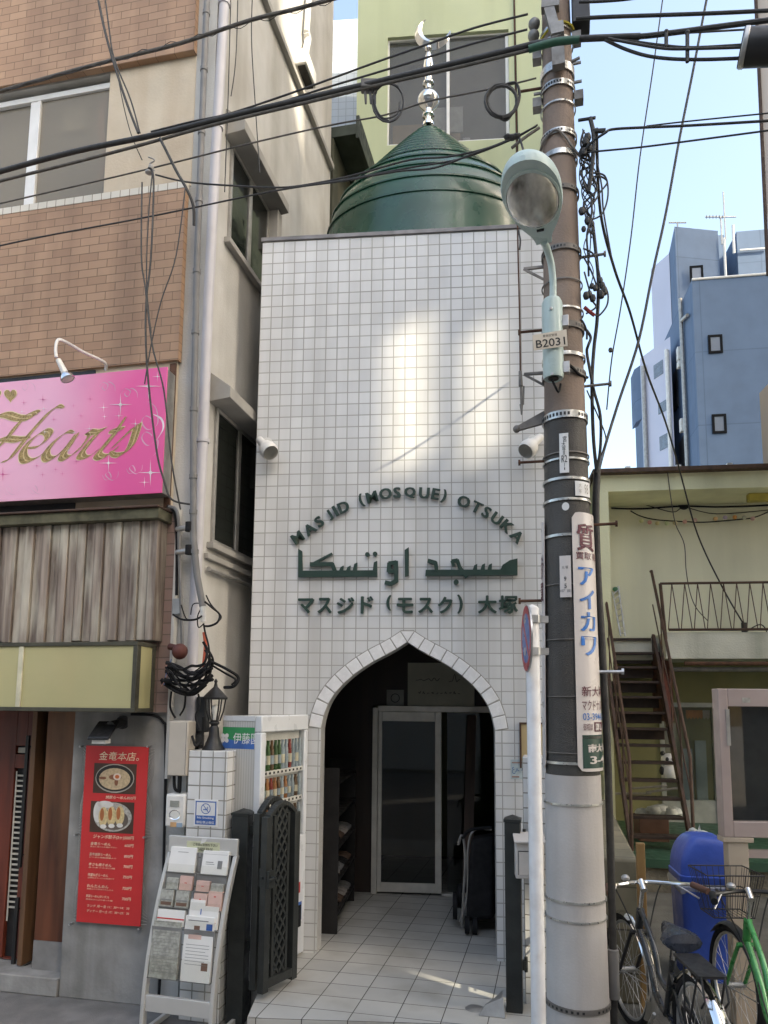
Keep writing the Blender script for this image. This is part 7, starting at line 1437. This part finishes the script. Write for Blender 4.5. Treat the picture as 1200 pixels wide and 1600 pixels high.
# right of the pole
cab('top right cable rising out of the picture beside the pole', [(905, 3), (940, 2), (985, -2), (1040, -12)], .008, .05, m_cab, RIGHT)
cab('upper right cable with small clips against the sky', [(900, 29), (960, 26), (1050, 23), (1130, 20), (1230, 15)], .010, .05, m_cab, RIGHT)
cab('main right cable bundle rising to the right edge', [(890, 63), (930, 60), (1000, 57), (1060, 50), (1120, 42), (1230, 28)], .0135, -.02, m_cab, RIGHT, 6, 8)
cab('thin cable just under the main right bundle', [(930, 57), (1000, 54), (1060, 52), (1150, 47), (1230, 42)], .005, .04, m_cab2, RIGHT)
cab('looped cable to the top of the black closure', [(940, 60), (985, 65), (1030, 71), (1080, 75), (1158, 71)], .009, -.02, m_cab, RIGHT)
cab('lower looped cable to the bottom of the black closure', [(945, 62), (975, 76), (1010, 87), (1050, 92), (1100, 93), (1158, 91)], .0085, -.02, m_cab, RIGHT)
cab('third looped cable to the middle of the black closure', [(950, 60), (990, 68), (1040, 76), (1090, 76), (1158, 74)], .007, -.04, m_cab, RIGHT)
for x, y0, y1, lb in ((1041, 50, 73, 'left short hanger strap joining the right cables'), (1074, 51, 97, 'right long hanger strap joining the right cables')):
    b = MB(m_cab); p, q = at(x, y0, YL(x) - .03), at(x, y1, YL(x) - .03); b.tube([p, q], .010, 6).ball(p, .014, (1, 1, 1), 8); solo('hanger_strap', lb, 'strap', G, p, b)
c0, c1 = at(1157, 75, YL(1160) - .03), at(1260, 70, YL(1260) - .05); ax = (c1 - c0).normalized(); b = MB(m_black, m_steel); b.cyl(c0, c1, .088, None, 24); b.use(1).cyl(c0 + ax * .005, c0 + ax * .03, .092, None, 24); t = solo('cable_closure', 'black cylinder cable closure hanging at the top right edge', 'closure', G, c0, b, .004)
cab('cable from the wire tangle to the right edge', [(912, 238, 3.8), (925, 222, 3.75), (945, 208, 3.7), (958, 202, 3.7), (1010, 199, 3.66), (1080, 196, 3.6), (1230, 187, 3.5)], .007, 0, m_cab, RIGHT)
cab('thin pale cable just above the tangle cable', [(1010, 197, 3.67), (1080, 189, 3.62), (1230, 174, 3.5)], .004, 0, m_cab, RIGHT)
cab('lower straight cable from the tangle to the right edge', [(915, 238, 3.8), (960, 234, 3.72), (1010, 229, 3.68), (1110, 216, 3.6), (1230, 200, 3.5)], .005, 0, m_cab, RIGHT)
cab('dark diagonal cable sweeping from the top right to the pole foot', [(1110, -30, 6.0), (1100, 20, 6.0), (1083, 110, 5.95), (1062, 215, 5.9), (1040, 335, 5.8), (1020, 425, 5.7), (998, 532, 5.6), (966, 630, 5.5), (946, 695, 5.3), (935, 735, 4.2), (932, 748, 3.95)], .011, 0, m_cab, RIGHT)
cab('thin wire falling nearly straight through the sky', [(1038, -20, 6), (1020, 110, 6), (1000, 245, 6), (986, 370, 6), (970, 480, 6), (956, 560, 6), (948, 640, 6)], .006, 0, m_cab, RIGHT)
b = MB(m_cab); b.ball(at(954, 547, 6), .02, (1, 1, 1.2), 8); solo('wire_bead', 'small bead on the thin sky wire beside the pole', 'bead', G, at(954, 547, 6), b)
cab('twisted stay wire running from the pole to the railing', [(932, 200, 3.85), (938, 330, 4.2), (960, 420, 4.7), (985, 490, 5.3), (1010, 580, 6.2), (1040, 660, 7.3), (1062, 735, 8.4), (1090, 835, 8.75), (1130, 920, 8.85), (1163, 977, 8.9)], .009, 0, m_cab, RIGHT)
b = MB(m_cab); q = at(1163, 982, 8.88); b.cyl(q + Vector((0, 0, .07)), q - Vector((0, 0, .07)), .035, None, 8); b.wire([q - Vector((0, 0, .05)), q + Vector((.2, 0, .05)), q + Vector((.28, 0, -.1)), q + Vector((.2, 0, -.28))], .008, 5); solo('stay_anchor', 'dark anchor ending the stay wire on the railing', 'anchor', G, q, b)
cab('thin slack wire hanging down the landing wall', [(1043, 738, 8.85), (1050, 790, 8.9), (1056, 820, 8.9), (1069, 850, 8.9), (1072, 890, 8.9), (1078, 925, 8.9), (1088, 950, 8.9), (1106, 970, 8.9)], .006, 0, m_cab2, RIGHT)
# the wire tangle on the right flank of the pole
R0 = random.Random(11)
b = MB(m_cab); b.wire([at(922, 184, 3.8), at(928, 215, 3.8), at(925, 260, 3.8), at(919, 300, 3.82)], .012, 6); b.tube([at(904, 188, 3.85), at(930, 184, 3.8)], .010, 6); b.tube([at(927, 205, 3.8), at(946, 204, 3.78)], .014, 6)
for x, y in ((915, 222), (920, 232), (912, 238), (918, 215)): b.ball(at(x, y, 3.8), .022, (1, 1, 1.2), 8)
solo('tangle_bracket', 'dark bracket with connectors holding the wire tangle', 'bracket', G, at(922, 200, 3.8), b)
NM = ['first', 'second', 'third', 'fourth', 'fifth', 'sixth', 'seventh', 'eighth', 'ninth', 'tenth', 'eleventh', 'twelfth', 'thirteenth', 'fourteenth']
for i in range(11):
    P = []; x = 914 + R0.uniform(-4, 12); y = 200 + R0.uniform(0, 30); n = 8; yend = R0.uniform(300, 470); a = R0.uniform(0, 6)
    for j in range(n): k = j / (n - 1); P.append((915 + 6 * k * 1.4 + 10 * math.sin(a + j * R0.uniform(.9, 2.0)) * (.5 + .8 * sin(pi * k)), y + (yend - y) * k, 3.83 + .02 * math.sin(j + i)))
    cab('one of the loose black wires tangled on the right flank of the pole', P, R0.choice((.003, .0035, .0045, .006)), 0, m_cab, 'tangled wires on the pole')
for lb, P in (('wide thin wire loop standing out from the tangle', [(920, 280), (935, 275), (949, 284), (938, 300), (928, 316), (915, 330)]), ('second wide thin loop right of the tangle', [(922, 270), (945, 275), (950, 305), (940, 335), (918, 345)]), ('thin wire leaving the tangle down to the right', [(932, 250), (940, 290), (943, 330), (955, 400)]),
              ('upper arc of wire below the right climbing bolt', [(911, 388), (928, 398), (936, 425), (940, 450)]), ('lower arc of wire below the right climbing bolt', [(911, 400), (922, 420), (930, 440), (933, 452)]), ('wire hanging in a loop beside the red splice', [(944, 445), (950, 460), (948, 478), (936, 493), (930, 492)]), ('inner wire loop beside the red splice', [(913, 425), (920, 450), (926, 470), (931, 480), (916, 490)])):
    cab(lb, [(x, y, 3.83) for x, y in P], .005, 0, m_cab, 'wire loops beside the pole')
b = MB(m_cab)
for x, y in ((925, 447), (930, 450), (921, 460), (926, 466), (938, 438), (941, 446), (944, 455), (939, 460), (916, 462), (909, 330), (918, 345), (925, 350), (912, 358)): b.ball(at(x, y, 3.82), R0.uniform(.014, .022), (1, 1, 1.3), 8)
solo('wire_splices', 'dark lumpy splices gathered in the wire tangle', 'splices', G, at(930, 450, 3.82), b)
cab('red splice sleeve beside the tangle', [(913, 480, 3.83), (921, 487, 3.83), (929, 493, 3.83)], .010, 0, mat('red sleeve', (.25, .03, .025), .5), 'sleeves by the pole', 4, 6, 'splice_sleeve')
cab('long vertical cable falling from the tangle to the dark sheath', [(926, 350, 3.86), (930, 385, 3.86), (935, 440, 3.86), (933, 500, 3.88), (928, 545, 3.9), (925, 600, 3.9), (927, 680, 3.92), (932, 735, 3.92)], .010, 0, m_cab, 'cables down the pole flank')
cab('kinked cable hugging the right side of the pole', [(910, 510, 3.88), (918, 518, 3.86), (923, 528, 3.86), (919, 540, 3.86), (917, 550, 3.88), (921, 575, 3.88), (928, 610, 3.88), (938, 650, 3.88), (938, 700, 3.9), (932, 738, 3.92)], .008, 0, m_cab, 'cables down the pole flank')
cab('short curved lead at the right of the lamp plate', [(898, 505, 3.82), (908, 500, 3.84), (916, 515, 3.86), (917, 530, 3.86)], .006, 0, m_cab, 'cables down the pole flank')
cab('thin looping wire right of the dark sheath', [(917, 610, 3.9), (930, 640, 3.9), (946, 680, 3.9), (944, 700, 3.9), (934, 720, 3.92)], .004, 0, m_cab, 'cables down the pole flank')
b = MB(m_cab); b.wire([at(933, 735, 3.95), at(931, 800, 3.95), at(934, 900, 3.95), at(940, 1000, 3.95), at(948, 1150, 3.95), at(953, 1300, 3.95), at(957, 1450, 3.95), at(960, 1640, 3.95)], .020, 10); sh = thing('cable_sheath', 'thick black cable sheath running down the right side of the pole', 'cable', G, at(960, 1640, 3.95)); part(sh, 'sheath', b)
b = MB(grey); b.tube([at(958, 1484, 3.93), at(960, 1560, 3.93)], .027, 12); part(sh, 'grey_sleeve', b)
# ---------------------------------------------------------------- unseen sun blockers added to shade the scene, and the houses opposite
m_block = mat('beige sun blocker', (.45, .42, .38), .8, 0, .1, 1)
def shade(P, Y):                                     # where the sun ray through P crosses the plane y = Y
    t = (Y - P[1]) / SUN.y; return (P[0] + SUN.x * t, P[2] + SUN.z * t)
BY = -6.
def hole(pts, grow=0):
    q = [shade(p, BY) for p in pts]; return (min(a for a, _ in q) - grow, max(a for a, _ in q) + grow, min(c for _, c in q) - grow, max(c for _, c in q) + grow)
fw = lambda x, y: M.P(mpx(x, y)[0], 0, mpx(x, y)[1])
sw = lambda x, y: S.P(S.px(x, y)[0], 0, S.px(x, y)[1])
holes = [hole([fw(612, 500), fw(684, 500), fw(612, 722), fw(684, 722)]), hole([fw(730, 505), fw(788, 505), fw(730, 712), fw(788, 712)]),
         hole([sw(440, -60), sw(478, -60), sw(440, 40), sw(478, 100)])]  # slots placed to throw sun patches on the tiles, side wall and porch
gp = [Vector((.62, 4.62, 0)), Vector((.37, 4.84, 0))]
h = hole(gp); holes.append((h[0] - .10, h[1] + .10, h[2] - .12, h[3] + .12))
X0, X1, Z0, Z1 = 5.5, 27, GZ, 36
xs = sorted({X0, X1, *[v for h in holes for v in h[:2]]}); zs_ = sorted({Z0, Z1, *[v for h in holes for v in h[2:]]})
b = MB(m_block)
for xa, xb in zip(xs, xs[1:]):
    run = None
    for za, zb in list(zip(zs_, zs_[1:])) + [(Z1, None)]:
        cx, cz = (xa + xb) / 2, (za + (zb or za)) / 2
        solid = zb is not None and not any(h[0] < cx < h[1] and h[2] < cz < h[3] for h in holes)
        if solid and run is None: run = za
        if not solid and run is not None: b.box(xa, xb, BY - .05, BY, run, za); run = None
solo('slotted_sun_blocker', 'added unseen block behind the camera with slots shaping the sun patches', 'building', G, (16, BY, GZ), b)  # unseen mask wall, added so sun reaches only the chosen patches
b = MB(m_block); b.box(24, 40, 12, 14, -.12, 75); solo('tower_sun_blocker', 'added unseen tower at the far right keeping sun off the blue building', 'building', G, (32, 13, -.12), b)  # unseen, added only to shade the distant blue building

opp = thing('opposite_house', 'row of plain shopfronts across the street behind the camera', 'building', G, (-8, -6.5, GZ))
m_opp = mat('grey brown shopfront render', (.34, .32, .30), .8, 0, .1, 1)
b = MB(m_opp); b.box(-22, 5.2, -12, -6.5, GZ, 8.6); part(opp, 'wall', b)
for i in range(9):
    x = -21 + i * 2.9
    b = MB(m_black); b.box(x, x + 1.6, -6.5, -6.46, 4.6, 6.0); part(opp, 'window', b)
b = MB(tilemat('pale shutter slats', (.62, .62, .60), (.60, .60, .58), (.30, .30, .30), 20, .09, .008, 0, .5)); b.box(-3.2, 3.4, -6.5, -6.44, -.1, 2.6); part(opp, 'shutter', b)
